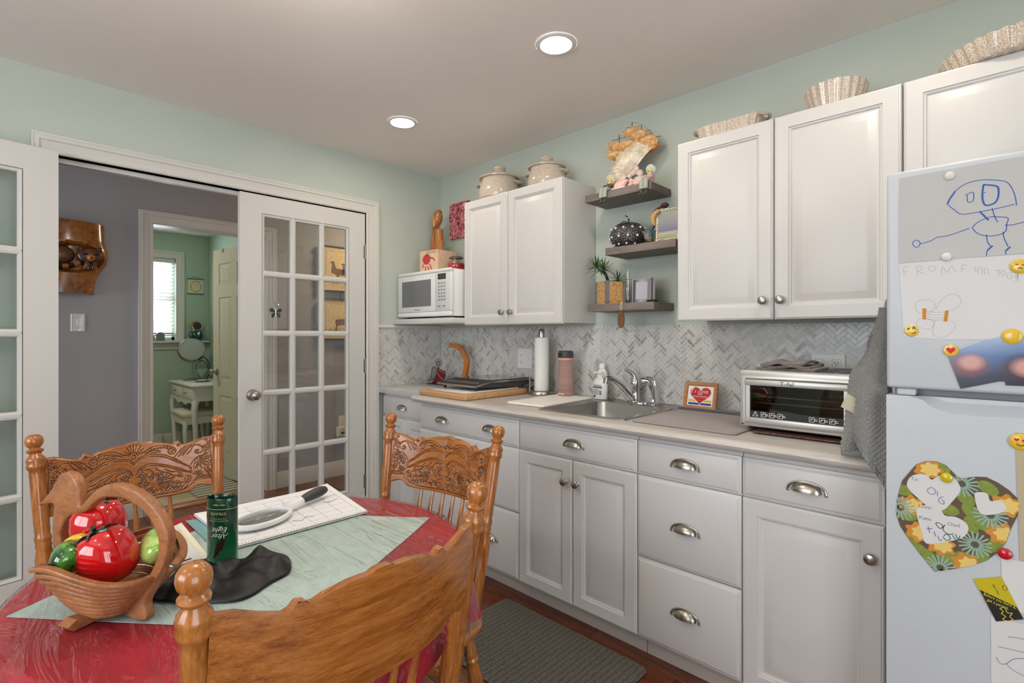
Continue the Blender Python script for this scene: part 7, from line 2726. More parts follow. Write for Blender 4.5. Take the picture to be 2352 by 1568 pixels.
def make_chair(label):
    ch = thing('oak_chair', label, 'chair', (0, 0, 0), 0, 'pressed back oak chairs')
    # posts
    for sg in (-1, 1):
        a = Vector((back_x(0, .44), sg * post_s(.44), .44))
        b = Vector((back_x(0, 1.0), sg * post_s(1.0), 1.0))
        m = MB()
        ax = axis_frame(a, b)
        L = (b - a).length
        rings = []
        N = 24
        for r, z in post_profile():
            t = (z - .44) / .56 * L
            fl = .10 if .53 < z < .67 else 0
            rings.append([(r * (1 - fl * abs(math.sin(4 * q))) * math.cos(q), r * (1 - fl * abs(math.sin(4 * q))) * math.sin(q), t) for q in [2 * PI * j / N for j in range(N)]])
        m.rings(rings, True, True, True, ax)
        m.build('back_post', M['oak'], ch, smooth=50)
    link('crest_board', build_crest(), ch)
    # spindles
    for s in (-.092, -.046, 0, .046, .092):
        z1 = crest_bot(s) + .004
        top = (back_x(s, z1) - BOW * (1 - (s / .236) ** 2) , s, z1)
        bot = (back_x(s, .44) - .012, s * .95, .44)
        MB().turned(bot, top, [(.0055, 0), (.007, .15), (.0095, .35), (.0105, .5), (.0085, .7), (.007, .85), (.0055, 1)], 10).build('spindle', M['oak'], ch)
    # seat: saddle shape
    N = 48
    out = []
    for j in range(N):
        t = 2 * PI * j / N
        c_, s_ = math.cos(t), math.sin(t)
        pw_ = 6.0 if c_ < 0 else 2.3
        q = (abs(c_) ** pw_ + abs(s_) ** pw_) ** (-1 / pw_)
        x = -.066 + .186 * q * c_
        wy = .248
        out.append((x, wy * q * s_))
    ring = lambda k, z: [(-.066 + (x + .066) * k, y * k, z) for x, y in out]
    m = MB()
    m.rings([ring(.90, .408), ring(.97, .411), ring(1.0, .420), ring(1.0, .436), ring(.985, .4445), ring(.93, .4465), ring(.70, .440), ring(.35, .437), ring(.05, .4365)])
    m.build('seat', M['oak_s'], ch, smooth=50)
    # legs and stretchers
    LP = [(.017, 0), (.015, .04), (.0125, .10), (.016, .20), (.019, .30), (.0165, .345), (.0195, .365), (.0165, .385), (.0195, .405), (.0165, .43), (.021, .52), (.0225, .62), (.0195, .72), (.0165, .755), (.0205, .775), (.0165, .795), (.0205, .815), (.0165, .84), (.0175, .95), (.016, 1)]
    feet = {}
    for sx in (-1, 1):
        for sy in (-1, 1):
            a = (-.075 + sx * .180 + (-.012 if sx < 0 else .0), sy * (.222 if sx < 0 else .190), .0)
            b = (-.070 + sx * .130, sy * (.190 if sx < 0 else .150), .412)
            feet[(sx, sy)] = (Vector(a), Vector(b))
            MB().turned(a, b, LP, 16).build('leg', M['oak'], ch, smooth=50)
    at = lambda k, t: feet[k][0] + (feet[k][1] - feet[k][0]) * t
    SP = [(.0075, 0), (.009, .1), (.013, .45), (.0145, .5), (.013, .55), (.009, .9), (.0075, 1)]
    for sy in (-1, 1):
        MB().turned(at((-1, sy), .42), at((1, sy), .42), SP, 10).build('stretcher', M['oak'], ch)
    for t in (.52, .34):
        MB().turned(at((1, -1), t), at((1, 1), t), SP, 10).build('stretcher', M['oak'], ch)
    MB().turned(at((-1, -1), .5), at((-1, 1), .5), SP, 10).build('stretcher', M['oak'], ch)
    return ch


chair = make_chair('carved oak chair facing the camera behind the goose basket')
chair.location = (1.425, -2.0665, 0)
chair.rotation_euler = (0, 0, math.radians(2.3))
dup(chair, (1.791, -1.650, 0), math.radians(-80.0), 'carved oak chair turned to the table in front of the drawer cabinet', 'pressed back oak chairs')
c3 = dup(chair, (2.076, -2.000, 0), math.radians(180.7), 'oak chair nearest the camera, seen from behind with its plain bowed back', 'pressed back oak chairs')

# ================================================================== TABLE AND CLOTHS
TX, TY, TR, TZ = 1.808, -1.935, .470, .738
M['ped'] = wood('oak_table', S(120, 66, 24), S(160, 98, 44), S(186, 124, 64), axis=2, scale=9, rough=.3, coat=.4)
tb = thing('dining_table', 'round pedestal dining table hidden under the cloths', 'table', (TX, TY, 0))
T = Matrix.Translation((TX, TY, 0))
MB(T).lathe([(.001, TZ - .032), (TR - .012, TZ - .032), (TR, TZ - .022), (TR, TZ - .008), (TR - .006, TZ), (.001, TZ)], 64).build('top', M['ped'], tb)
MB(T).lathe([(.001, .12), (.055, .12), (.062, .2), (.045, .3), (.058, .42), (.05, .52), (.07, .62), (.09, TZ - .033), (.001, TZ - .033)], 24).build('pedestal', M['ped'], tb)
for k in range(4):
    a = PI / 4 + k * PI / 2
    p = smooth_path([(.03 * math.cos(a), .03 * math.sin(a), .20), (.14 * math.cos(a), .14 * math.sin(a), .13), (.24 * math.cos(a), .24 * math.sin(a), .05), (.27 * math.cos(a), .27 * math.sin(a), .016)], 4)
    MB(T).tube(p, [.034 - .018 * i / (len(p) - 1) for i in range(len(p))], 10).build('foot', M['ped'], tb)


def cloth_disc(z, R, drop, seed, nf, amp, th):
    """round cloth with a hanging skirt of soft folds"""
    rnd = random.Random(seed)
    ph = [rnd.random() * 6.28 for _ in range(4)]
    N = 180
    prof = [(0.0, 0), (.3, 0), (.6, 0), (.9, 0), (.97, 0), (1.0, 0)]
    rings = []
    for k, _ in prof[1:]:
        rings.append([(TX + R * k * math.cos(t), TY + R * k * math.sin(t), z) for t in [2 * PI * j / N for j in range(N)]])
    for q in (0.02, .06, .15, .35, .6, .8, 1.0):
        r = []
        for j in range(N):
            t = 2 * PI * j / N
            w = amp * q * (math.sin(nf * t + ph[0]) + .5 * math.sin((nf * 2 + 1) * t + ph[1])) / 1.5
            cr_ = math.exp(-((t - .80) / .16) ** 2)          # a corner that hangs lower beside the near chair
            dz = drop * (1 + .12 * math.sin(3 * t + ph[2]) + .05 * math.sin(8 * t + ph[3]) + .18 * cr_)
            rr_ = R + .0055 * min(1, q / .06) + (.010 + .035 * cr_) * q + w
            r.append((TX + rr_ * math.cos(t), TY + rr_ * math.sin(t), z - .003 * min(1, q / .06) - dz * q))
        rings.append(r)
    inner = [[(x - th * (x - TX) / R if abs(zz - z) > .004 else x, y - th * (y - TY) / R if abs(zz - z) > .004 else y, zz - (th if abs(zz - z) < .004 else 0)) for x, y, zz in rg] for rg in rings]
    m = MB()
    m.rings(rings, True, False)
    if th < .001:
        m.f = [f[::-1] for f in m.f]      # normals up and out
        return m
    m.rings(inner[::-1], False, True)
    n_ = len(rings[-1])
    m.add(rings[-1] + inner[-1], [(i, n_ + i, n_ + (i + 1) % n_, (i + 1) % n_) for i in range(n_)])
    return m


m_, nt, b_ = base('red_tablecloth')
f_ = noise_node(nt, coords(nt), 6, 3)
nt.links.new(ramp(nt, f_, [(.3, S(152, 14, 36)), (.7, S(180, 30, 50))]), b_.inputs['Base Color'])
b_.inputs['Roughness'].default_value = .7
bump(nt, b_, noise_node(nt, coords(nt), 900, 2), .2, .0006)
tag(cloth_disc(TZ + .0022, TR, .128, 4, 12, .013, .0012).build('red_tablecloth', m_, smooth=60), 'crimson round tablecloth hanging over the table edge', 'tablecloth')

# square teal overlay
m_, nt, b_ = base('teal_overlay_cloth')
f_ = noise_node(nt, coords(nt, (3, 3, 3)), 8, 4)
nt.links.new(ramp(nt, f_, [(.3, S(184, 206, 199)), (.7, S(198, 218, 211))]), b_.inputs['Base Color'])
b_.inputs['Roughness'].default_value = .75
OC = [(1.872, -1.500), (2.172, -2.012), (1.722, -2.384), (1.412, -1.882)]


def ov_fn(u, v):
    a, b, c_, d_ = [Vector((p[0], p[1])) for p in OC]
    p = a * (1 - u) * (1 - v) + b * u * (1 - v) + c_ * u * v + d_ * (1 - u) * v
    return (p.x + .004 * math.sin(9 * v) * (1 - u), p.y + .003 * math.sin(8 * u), TZ + .0042)


m = MB()
sheet(m, 24, 24, ov_fn, .0012, (0, 0, 1))
tag(m.build('teal_table_square', m_, smooth=60), 'pale teal square cloth laid cornerwise over the red tablecloth', 'tablecloth')

# clear vinyl cover
mv, nt, gl, fr_ = pane_glass('clear_vinyl', (.98, .985, .98, 1), .85, .07, .06)
wv = noise_node(nt, coords(nt, (1.3, 6.5, 4), (0, 0, .6)), 2.2, 3, .55, 1.8)
bp_ = nt.nodes.new('ShaderNodeBump')
bp_.inputs['Strength'].default_value = 1.0
bp_.inputs['Distance'].default_value = .016
nt.links.new(wv, bp_.inputs['Height'])
nt.links.new(bp_.outputs['Normal'], gl.inputs['Normal'])
nt.links.new(bp_.outputs['Normal'], fr_.inputs['Normal'])
tag(cloth_disc(TZ + .0070, TR + .004, .150, 4, 12, .013, .0008).build('vinyl_cover', mv, smooth=60), 'clear wrinkled vinyl cover over both tablecloths', 'table cover')
ZT_ = TZ + .0076      # things stand here

# ================================================================== THINGS ON THE TABLE
# ---- spiral calendar pad
nb = thing('spiral_calendar', 'open white spiral bound calendar pad lying on the table', 'calendar', (1.55, -1.79, ZT_))
A_, B_, C_, D_ = Vector((1.712, -1.972)), Vector((1.714, -1.612)), Vector((1.397, -1.584)), Vector((1.388, -1.985))


def nb_fn(u, v, dz=0.0):
    p = A_ * (1 - u) * (1 - v) + B_ * u * (1 - v) + C_ * u * v + D_ * (1 - u) * v
    z = ZT_ + .005 + dz + .0035 * math.sin(PI * u) * v + .020 * max(0, u - .62) ** 2 * 4 * v + .006 * (1 - u) ** 6 * v
    return (p.x, p.y, z)


m = MB()
sheet(m, 30, 20, lambda u, v: nb_fn(u, v, -.0030), .0036, (0, 0, 1))
m.build('pages', M['paper'], nb, smooth=60)
m = MB()
sheet(m, 30, 20, lambda u, v: nb_fn(u, v, .0012), .0006, (0, 0, 1))
m.build('top_page', pmat('top_sheet', S(236, 236, 236), .6), nb, smooth=60)
gd = MB()
for k in range(7):
    v = .10 + .78 * k / 6
    pts = [nb_fn(u, v, .00165) for u in [.05 + .9 * i / 24 for i in range(25)]]
    gd.add([(x - .0005, y, z) for x, y, z in pts] + [(x + .0005, y, z) for x, y, z in pts], [(i + 1, i, 25 + i, 26 + i) for i in range(24)])
for k in range(8):
    u = .05 + .9 * k / 7
    pts = [nb_fn(u, v, .00165) for v in [.10 + .78 * i / 16 for i in range(17)]]
    gd.add([(x, y - .0005, z) for x, y, z in pts] + [(x, y + .0005, z) for x, y, z in pts], [(i, i + 1, 18 + i, 17 + i) for i in range(16)])
gd.build('grid_line', M['print_grey'], nb, smooth=0)
nmb = MB()
k = 1
for r_ in range(5):
    for c_ in range(7):
        if k > 31:
            break
        p = nb_fn(.05 + .9 * (c_ + .12) / 7, .10 + .78 * (5.75 - r_) / 6, .0019)
        nmb.text(str(k), .010, frame(p, (0, 1, 0), (-1, 0, 0)))
        k += 1
nmb.build('number_print', M['print_grey'], nb, smooth=0)
sc2 = MB()
for pts in ([(.16, .42), (.20, .38), (.22, .44), (.26, .40)], [(.46, .22), (.52, .18), (.57, .24), (.62, .20)], [(.80, .50), (.86, .47), (.92, .50)], [(.78, .80), (.86, .82), (.90, .78)]):
    L_ = [nb_fn(q.x, q.y, .0021) for q in smooth_path([(a, b, 0) for a, b in pts], 5)]
    sc2.tube(L_, .0006, 4)
sc2.build('handwriting', pmat('ink_blue_grey', S(96, 96, 130), .6), nb)
sp = MB()
NL = 44
for k in range(NL):
    u = .015 + .97 * k / (NL - 1)
    p = Vector(nb_fn(u, 0.0, 0))
    c0 = Vector((p.x - .001, p.y, ZT_ + .0062))
    sp.tube([(c0.x + .0058 * math.cos(t), c0.y + .0022 * (t / 6.28 - .5), c0.z + .0056 * math.sin(t)) for t in [2 * PI * i / 12 for i in range(13)]], .0008, 4)
o_ = sp.build('spiral_binding', M['white'], nb)
o_['kind'] = 'stuff'

# ---- magnifying glass on the pad
zg = ZT_ + .0118
mg = thing('magnifying_glass', 'white rimmed magnifying glass with a dark handle on the calendar', 'magnifying glass', (1.60, -1.85, zg))
gc = Vector((1.598, -1.868, zg + .010))
hdv = Vector((-.36, .93, 0)).normalized()
Tm = frame(gc, hdv, Vector((-hdv.y, hdv.x, 0)))
N = 44
ringp = [(.0, .0)]
m = MB(Tm)
m.rings([[(rx * .075 * math.cos(t), rx * .048 * math.sin(t), z) for t in [2 * PI * j / N for j in range(N)]] for rx, z in ((1.0, -.009), (1.13, -.008), (1.20, -.002), (1.16, .004), (1.02, .006), (1.0, .003), (1.0, -.009))], False, False)
m.build('rim', M['white'], mg, smooth=50)
MB(Tm).lathe([(.0005, -.004), (.060, -.002), (.074, 0), (.060, .003), (.0005, .007)], 44, sy=.64).build('lens', M['crystal'], mg)
nk = smooth_path([(.078, 0, .0), (.10, 0, .002), (.125, 0, .006), (.145, 0, .009)], 4)
MB(Tm).tube(nk, [.020, .0175, .015, .0135, .0125, .012, .0115, .0112, .011, .011, .011, .011, .0112][:len(nk)], 12, flat=.55).build('neck', M['white'], mg)
hd2 = smooth_path([(.143, 0, .009), (.165, 0, .011), (.195, 0, .013), (.225, 0, .014), (.243, 0, .014)], 4)
MB(Tm).tube(hd2, [.0115, .012, .013, .014, .0148, .0155, .016, .0165, .0168, .017, .0168, .0162, .015, .0135, .012, .010, .006][:len(hd2)], 14, flat=.8).build('handle', M['charcoal'], mg)

# ---- papers under the can
def slip(label, cs, mat, dz, marks=()):
    p = thing('paper_slip', label, 'paper', (cs[0][0], cs[0][1], ZT_), group='papers beside the basket')
    P = [Vector(c) for c in cs]
    fn = lambda u, v: (lambda q: (q.x, q.y, ZT_ + .0007 + dz + .004 * (u ** 4) * v))(P[0] * (1 - u) * (1 - v) + P[1] * u * (1 - v) + P[2] * u * v + P[3] * (1 - u) * v)
    m = MB()
    sheet(m, 10, 10, fn, .0005, (0, 0, 1))
    m.build('sheet', mat, p, smooth=60)
    for nm, mt, lines, w in marks:
        k = MB()
        for a, b in lines:
            pa, pb = Vector(fn(*a)), Vector(fn(*b))
            d = (pb - pa).normalized()
            n = Vector((-d.y, d.x, 0)) * w / 2
            up_ = Vector((0, 0, .0005))
            k.add([pa - n + up_, pb - n + up_, pb + n + up_, pa + n + up_], [(0, 1, 2, 3)])
        k.build(nm, mt, p, smooth=0)
    return p


rows_ = [((.12, .90 - .05 * k), (.55 + .3 * ((k * 7) % 5) / 5, .90 - .05 * k)) for k in range(15)]
slip('teal glossy leaflet partly under the papers', [(1.640, -2.010), (1.660, -1.985), (1.420, -1.960), (1.400, -2.010)], pmat('teal_leaflet', S(120, 168, 168), .2), .0004, [('print', M['print_dark'], [((.3, .2), (.9, .22)), ((.3, .28), (.7, .3))], .003)])
slip('cream printed receipt beside the green tin', [(1.735, -2.112), (1.720, -2.035), (1.425, -2.025), (1.445, -2.085)], pmat('cream_receipt', S(226, 220, 196), .8), .0012, [('print', M['print_grey'], rows_, .0028)])
slip('white printed invoice half under the goose basket', [(1.735, -2.175), (1.722, -2.050), (1.440, -2.045), (1.470, -2.150)], M['paper'], .0020, [('print', M['print_grey'], rows_, .0026), ('heading', M['print_dark'], [((.15, .06), (.85, .08))], .008), ('red_stamp', M['print_red'], [((.80, .94), (.95, .94))], .006)])

# ---- green mint tin, upside down
mt_ = thing('mint_tin', 'tall oval green chocolate mint tin standing upside down', 'tin', (1.757, -2.018, ZT_))
m_, nt, b_ = base('green_tin_print')
sp_x = nt.nodes.new('ShaderNodeSeparateXYZ')
nt.links.new(coords(nt, kind='Generated'), sp_x.inputs[0])
nt.links.new(ramp(nt, sp_x.outputs['Z'], [(0, S(58, 150, 96)), (.28, S(20, 104, 62)), (.6, S(10, 62, 38)), (1, S(8, 54, 34))]), b_.inputs['Base Color'])
b_.inputs['Roughness'].default_value = .2
b_.inputs['Coat Weight'].default_value = .4
Tc = Matrix.Translation((1.757, -2.018, ZT_ + .0003)) @ Matrix.Rotation(math.radians(38), 4, 'Z')
sxx, syy = .036, .0235
CANH = .151
N = 48
el = lambda r, z: [(sxx * r * math.cos(t), syy * r * math.sin(t), z) for t in [2 * PI * j / N for j in range(N)]]
MB(Tc).rings([el(.97, 0), el(1, .002), el(1, CANH - .022), el(1, CANH - .001), el(.985, CANH), el(.955, CANH - .001), el(.94, CANH - .02), el(.94, .01), el(.1, .008)], True, True).build('tin_body', m_, mt_, smooth=40)
MB(Tc).tube(el(1.004, CANH - .024), .0006, 5, True).build('lid_line', pmat('pale_line', S(150, 186, 160), .4), mt_)


def on_tin(m, verts, faces, ang0):
    """wrap flat (u, v) artwork round the oval tin"""
    out = []
    for u, v in verts:
        t = ang0 + u / .031
        out.append((sxx * 1.006 * math.cos(t), syy * 1.006 * math.sin(t), v))
    m.add(out, faces, Tc)


def tin_text(m, s, size, u0, v0, shear=0.0, sx=1.0, rot=PI):
    me = text_mesh(s, size, 'CENTER', shear)
    c_, s_ = math.cos(rot), math.sin(rot)
    vs = [(u0 + (p.co.x * sx) * c_ - p.co.y * s_, v0 + (p.co.x * sx) * s_ + p.co.y * c_) for p in me.vertices]
    on_tin(m, vs, [tuple(p.vertices) for p in me.polygons], A0)


A0 = math.radians(-93)
tm = MB()
tin_text(tm, 'After', .0165, .010, .066, .35, .95)
tin_text(tm, 'Eight', .0165, .010, .080, .35, .95)
tm.build('lettering', M['print_white'], mt_, smooth=0)
tm = MB()
tin_text(tm, 'STRAWS', .0085, .006, .1175)
tin_text(tm, 'crisp mint chocolate', .0042, .006, .105)
tin_text(tm, 'chocolat fin a la menthe', .0042, .006, .100)
tin_text(tm, 'After Eight', .0055, .008, .137)
tm.build('small_print', pmat('gold_print', S(196, 186, 130), .4), mt_, smooth=0)
for k, (u0, v0, v1) in enumerate(((-.002, .013, .052), (.004, .021, .058), (.011, .031, .066))):
    st_ = MB()
    vs, fs = [], []
    for i in range(7):
        t = i / 6
        v = v0 + (v1 - v0) * t
        u = u0 + .010 * t
        vs += [(u - .0026, v), (u + .0026, v)]
    fs = [(2 * i, 2 * i + 1, 2 * i + 3, 2 * i + 2) for i in range(6)]
    on_tin(st_, vs, fs, A0)
    st_.build('straw_print', pmat('chocolate_print', S(52, 28, 22), .4), mt_, smooth=0)

# ---- black cloth bundle
bc = thing('black_cloth', 'rumpled black cloth bag lying in front of the green tin', 'cloth', (1.86, -2.03, ZT_))
m_ = pmat('black_satin', S(20, 20, 22), .42, bstr=.2, bscale=700, bdist=.001)
CL = [(1.850, -2.175), (1.928, -2.120), (1.985, -2.052), (1.955, -1.980), (1.930, -1.930), (1.850, -1.905), (1.795, -1.932), (1.800, -1.975), (1.770, -2.06), (1.775, -2.13)]
cx_, cy_ = sum(p[0] for p in CL) / len(CL), sum(p[1] for p in CL) / len(CL)
outl = [(p.x, p.y) for p in smooth_path([(a, b, 0) for a, b in CL], 8, True)]
N = len(outl)
rings = []
for q in (1.0, 1.0, .97, .9, .8, .7, .6, .5, .4, .3, .2, .1, .02):
    r = []
    for j, (x, y) in enumerate(outl):
        px_, py_ = cx_ + (x - cx_) * q, cy_ + (y - cy_) * q
        e = min(1, (1 - q) / .22)
        w = (px_ * .55 + py_ * .83)
        h = .004 + e * (.017 + .0085 * (1 - 2 * abs(math.sin(40 * w + 3 * math.sin(14 * px_ + 9 * py_))) ** 1.3) + .005 * math.sin(75 * (px_ - .7 * py_) + 2) + .010 * fbm(px_ * 16, py_ * 16))
        r.append((px_, py_, ZT_ + max(.0012, h)))
    rings.append(r)
rings[0] = [(x, y, ZT_ + .0004) for x, y, z in rings[0]]
m = MB()
m.rings(rings)
m.build('bundle', m_, bc, smooth=70)

# ---- goose basket with ceramic vegetables
bk = thing('goose_basket', 'wooden collapsible basket with an arched handle and carved goose head', 'basket', (1.843, -2.237, ZT_))
M['bask'] = wood('basket_wood', S(118, 68, 36), S(150, 94, 54), S(170, 114, 70), axis=0, scale=10, rough=.45, coat=.1, stretch=8, bstr=.15)
e_ = Vector((-.908, -.419, 0))            # along the frame, away from the camera
n_v = Vector((.419, -.908, 0))            # along the bowl
Bc = Vector((1.843, -2.237, ZT_ + .0004))
Fk = frame(Bc, e_, (0, 0, 1))             # w = e x z
# frame plate outline: a closed arch with the goose growing out of its far side
z_ = lambda v: v - .752
outer = [(-.052, .752), (-.098, .752), (-.106, .764), (-.100, .785), (-.120, .815), (-.150, .862), (-.161, .905), (-.152, .938), (-.126, .966), (-.085, .988), (-.040, .998), (.000, .996), (.034, .982), (.062, .960), (.080, .945),
         (.084, .958), (.086, .982), (.098, 1.000), (.118, 1.008), (.140, 1.004), (.156, .985), (.172, .966), (.192, .948), (.208, .934), (.188, .936), (.172, .941), (.160, .938), (.163, .920), (.166, .890), (.162, .850), (.150, .815), (.128, .790), (.110, .775), (.112, .752), (.075, .752), (.066, .770)]
inner = [(.060, .790), (.105, .815), (.135, .855), (.138, .890), (.118, .918), (.090, .928), (.062, .938), (.040, .955), (.010, .970), (-.040, .973), (-.080, .963), (-.112, .945), (-.132, .918), (-.136, .890), (-.125, .860), (-.098, .822), (-.062, .795), (-.040, .788)]
po = [(q.x, q.y - .752) for q in smooth_path([(a, b, 0) for a, b in outer], 4, True)]
pi2 = [(q.x, q.y - .752) for q in smooth_path([(a, b, 0) for a, b in inner], 4, True)]
bm = bmesh.new()


def ring_edges(P, h):
    vs = [bm.verts.new((u, v, h)) for u, v in P]
    return vs, [bm.edges.new((vs[i], vs[(i + 1) % len(vs)])) for i in range(len(vs))]


th = .0095
vo, eo = ring_edges(po, -th)
vi, ei = ring_edges(pi2, -th)
bmesh.ops.triangle_fill(bm, use_beauty=True, use_dissolve=False, edges=eo + ei)
ext = bmesh.ops.extrude_face_region(bm, geom=bm.faces[:])
for v in ext['geom']:
    if isinstance(v, bmesh.types.BMVert):
        v.co.z = th
bmesh.ops.recalc_face_normals(bm, faces=bm.faces[:])
bmesh.ops.bevel(bm, geom=[e for e in bm.edges if len(e.link_faces) == 2 and e.calc_face_angle() > 1.2], offset=.0045, segments=3, profile=.5, affect='EDGES')
bm.verts.index_update()
fm = MB(Fk)
fm.add([v.co.copy() for v in bm.verts], [[q.index for q in f.verts] for f in bm.faces])
bm.free()
fm.build('goose_frame', M['bask'], bk, smooth=40)
for sg, u_ in ((1, -.146), (-1, .150)):
    MB().cyl(Fk @ Vector((u_ - sg * .012, .108, 0)), Fk @ Vector((u_ - sg * .020, .108, 0)), .004, n=10).build('pivot_screw', M['hinge'], bk)
# stepped spiral-cut bowl
Fb2 = frame(Bc, n_v, (-e_.x, -e_.y, 0))   # u along bowl, v toward the camera side
NB = 72


def bowl_ring(k, z, peak=0.0):
    r = []
    for j in range(NB):
        t = 2 * PI * j / NB
        p = 2.5
        c_, s_ = math.cos(t), math.sin(t)
        q = (abs(c_) ** p + abs(s_) ** p) ** (-1 / p)
        r.append((.100 * k * q * c_, .118 * k * q * s_, z + peak * (abs(c_) ** 3)))
    return r


ring_z = []
steps = [(.42 + .565 * i / 8, .012 + .068 * i / 8, .036 * (i / 8) ** 1.5) for i in range(9)]
for i, (k, z, pk_) in enumerate(steps):
    m = MB(Fb2)
    k2 = k + .075
    m.rings([bowl_ring(k - .03, z - .001, pk_), bowl_ring(k2, z - .001, pk_), bowl_ring(k2 + .014, z + .0012, pk_), bowl_ring(k2 + .016, z + .0060, pk_), bowl_ring(k2 + .004, z + .0080, pk_), bowl_ring(k - .03, z + .0080, pk_), bowl_ring(k - .03, z - .001, pk_)], False, False)
    m.build('bowl_ring', M['bask'], bk, smooth=40)
m = MB(Fb2)
m.rings([bowl_ring(.30, .008), bowl_ring(.44, .008), bowl_ring(.47, .016), bowl_ring(.55, .036), bowl_ring(.53, .041), bowl_ring(.05, .041)])
m.build('bowl_floor', M['bask'], bk, smooth=40)
ftp = [(-.02, .0), (.082, .0), (.092, .010), (.076, .018), (.04, .012), (-.02, .012)]
m = MB(frame(Bc + Vector((0, 0, .0004)), n_v, (0, 0, 1)))
m.prism([(a * .9, b) for a, b in ftp], -.014, .014)
m.build('front_foot', M['bask'], bk, smooth=30)

M['tomato'] = pmat('red_ceramic', S(196, 14, 20), .06, coat=1)
M['vine'] = pmat('dark_green_glaze_stem', S(22, 46, 26), .12, coat=.8, vary=.5, vscale=80)


def tomato(label, c, r, ax):
    t_ = thing('ceramic_tomato', label, 'ceramic tomato', c, group='ceramic tomatoes in the basket')
    Ft = axis_frame(c, Vector(c) + Vector(ax))
    N = 48
    pr = [(a_, b_ * 1.46) for a_, b_ in ((.001, -.74), (.45, -.70), (.78, -.52), (.96, -.20), (1.0, .08), (.92, .40), (.74, .60), (.50, .68), (.28, .66), (.10, .60), (.001, .58))]
    m = MB(Ft)
    m.rings([[(r * k * (1 + .018 * math.cos(5 * q) * k) * math.cos(q), r * k * (1 + .018 * math.cos(5 * q) * k) * math.sin(q), r * z) for q in [2 * PI * j / N for j in range(N)]] for k, z in pr])
    m.build('fruit', M['tomato'], t_, smooth=70)
    m = MB(Ft)
    for k in range(6):
        a = 2 * PI * k / 6 + .3
        p = smooth_path([(0, 0, r * .90), (r * .28 * math.cos(a), r * .28 * math.sin(a), r * 1.02), (r * .58 * math.cos(a + .2), r * .58 * math.sin(a + .2), r * .985), (r * .74 * math.cos(a + .25), r * .74 * math.sin(a + .25), r * .90)], 4)
        m.tube(p, [r * .10, r * .11, r * .115, r * .115, r * .11, r * .105, r * .10, r * .09, r * .08, r * .06, r * .045, r * .03, r * .012][:len(p)], 8, flat=.5)
    m.build('calyx', M['vine'], t_, smooth=60)
    MB(Ft).tube(smooth_path([(0, 0, r * .94), (r * .04, 0, r * 1.14), (r * .14, 0, r * 1.26)], 4), [r * .12, r * .10, r * .09, r * .085, r * .085, r * .09, r * .095, r * .10, r * .10][:9], 8).build('stalk', M['vine'], t_)


tomato('front shiny red ceramic tomato in the goose basket', (1.858, -2.246, .8575), .0490, (-.22, -.34, .90))
tomato('rear shiny red ceramic tomato in the goose basket', (1.752, -2.246, .887), .0475, (-.16, -.10, .98))


def gourd_mat(name, a, b, c):
    m, nt, bs = base(name)
    f = noise_node(nt, coords(nt), 26, 4, .6, 1.0)
    nt.links.new(ramp(nt, f, [(.38, a), (.5, b), (.62, c)]), bs.inputs['Base Color'])
    bs.inputs['Roughness'].default_value = .08
    bs.inputs['Coat Weight'].default_value = 1
    return m


gd_ = thing('ceramic_squash', 'glazed green and yellow ceramic squash at the left of the goose basket', 'ceramic squash', (1.875, -2.315, .83))
p = smooth_path([(1.876, -2.304, .864), (1.864, -2.304, .866), (1.842, -2.300, .868), (1.820, -2.294, .870), (1.808, -2.290, .872)], 5)
MB().tube(p, [.004 + .024 * math.sin(PI * min(1, .06 + .9 * i / (len(p) - 1))) ** .8 for i in range(len(p))], 16).build('fruit', gourd_mat('green_squash_glaze', S(14, 40, 12), S(44, 110, 30), S(96, 160, 40)), gd_)
p = smooth_path([(1.806, -2.292, .872), (1.812, -2.284, .878), (1.806, -2.272, .878)], 5)
MB().tube(p, [.020, .020, .020, .020, .020, .019, .018, .018, .017, .015, .010][:len(p)], 14).build('yellow_neck', pmat('yellow_glaze', S(216, 182, 20), .08, coat=1), gd_)
gp = thing('ceramic_pepper', 'pale lime green ceramic pepper at the right of the goose basket', 'ceramic pepper', (1.83, -2.14, .84))
p = smooth_path([(1.905, -2.176, .846), (1.890, -2.174, .852), (1.860, -2.168, .857), (1.832, -2.164, .860), (1.812, -2.164, .862)], 5)
MB().tube(p, [.003 + .029 * math.sin(PI * min(1, .08 + .88 * i / (len(p) - 1))) ** .7 for i in range(len(p))], 16, flat=.85).build('fruit', gourd_mat('lime_glaze', S(120, 170, 50), S(160, 200, 90), S(190, 216, 130)), gp)
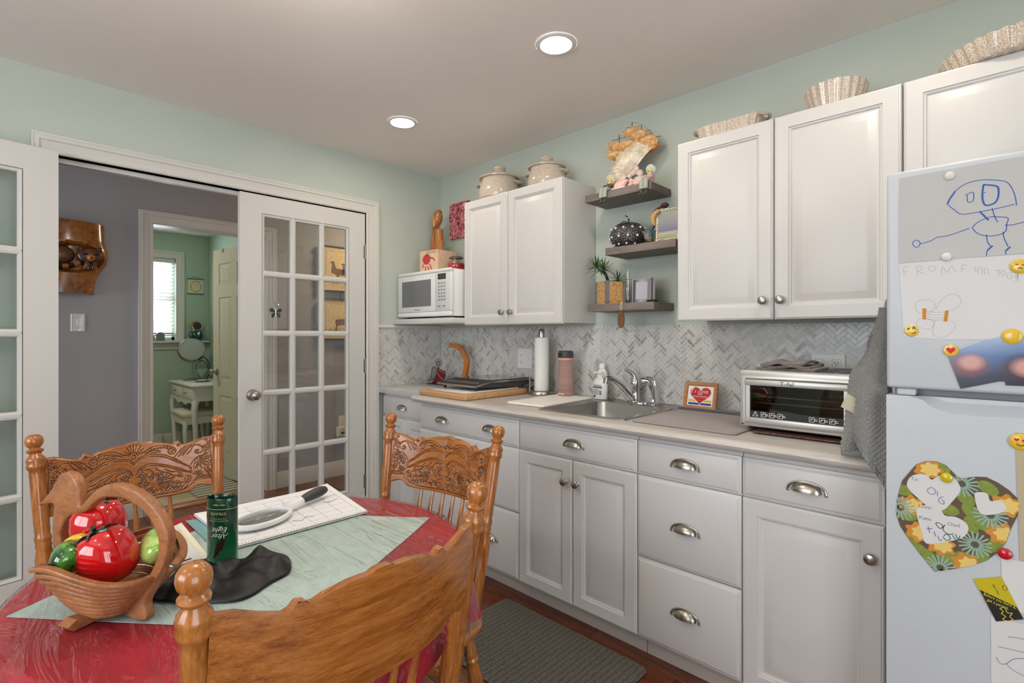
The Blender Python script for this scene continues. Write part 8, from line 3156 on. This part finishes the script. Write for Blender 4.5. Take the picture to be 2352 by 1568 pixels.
MB().tube([(1.812, -2.164, .862), (1.800, -2.163, .870)], [.006, .004], 8).build('stalk', M['vine'], gp)

# ================================================================== FLOOR MAT
m_, nt, b_ = base('woven_mat')
vec = coords(nt)
w1 = nt.nodes.new('ShaderNodeTexWave')
w1.bands_direction = 'X'
w1.inputs['Scale'].default_value = 13
w1.inputs['Distortion'].default_value = 3.0
w1.inputs['Detail Scale'].default_value = 4
w2_ = nt.nodes.new('ShaderNodeTexWave')
w2_.bands_direction = 'Y'
w2_.inputs['Scale'].default_value = 22
w2_.inputs['Distortion'].default_value = 2.5
nt.links.new(vec, w1.inputs['Vector'])
nt.links.new(vec, w2_.inputs['Vector'])
ml = nt.nodes.new('ShaderNodeMath')
ml.operation = 'MINIMUM'
nt.links.new(w1.outputs['Fac'], ml.inputs[0])
nt.links.new(w2_.outputs['Fac'], ml.inputs[1])
nt.links.new(ramp(nt, ml.outputs[0], [(.0, S(76, 73, 67)), (.25, S(94, 91, 84)), (.8, S(108, 105, 97))]), b_.inputs['Base Color'])
b_.inputs['Roughness'].default_value = .9
bump(nt, b_, noise_node(nt, vec, 260, 3), .6, .002)
mt2 = MB()
mt2.rings([rr(1.350, 2.105, -1.120, -.655, .03, .0012), rr(1.345, 2.110, -1.125, -.650, .032, .006), rr(1.352, 2.103, -1.118, -.657, .03, .0125)])
tag(mt2.build('kitchen_mat', m_, smooth=40), 'grey brown woven anti fatigue mat on the floor in front of the sink', 'mat')

# ================================================================== ADDED GLOBE LIGHT OVER THE TABLE (unseen above the frame, brightens ceiling and room)
gl_ = thing('added_globe_light', 'added unseen white globe light high over the dining table, brightening the ceiling', 'ceiling light', (TX, TY, CZ))
T = Matrix.Translation((TX, TY, CZ))
MB(T).lathe([(.001, -.0003), (.06, -.0003), (.058, -.02), (.02, -.028), (.012, -.09), (.001, -.09)], 24).build('canopy', M['nickel'], gl_)
MB(T).ball((0, 0, -.20), .115, 24, 16).build('globe', pmat('lit_globe', (1, 1, 1, 1), .4, emit=(1.0, .90, .78, 1), estr=24), gl_)
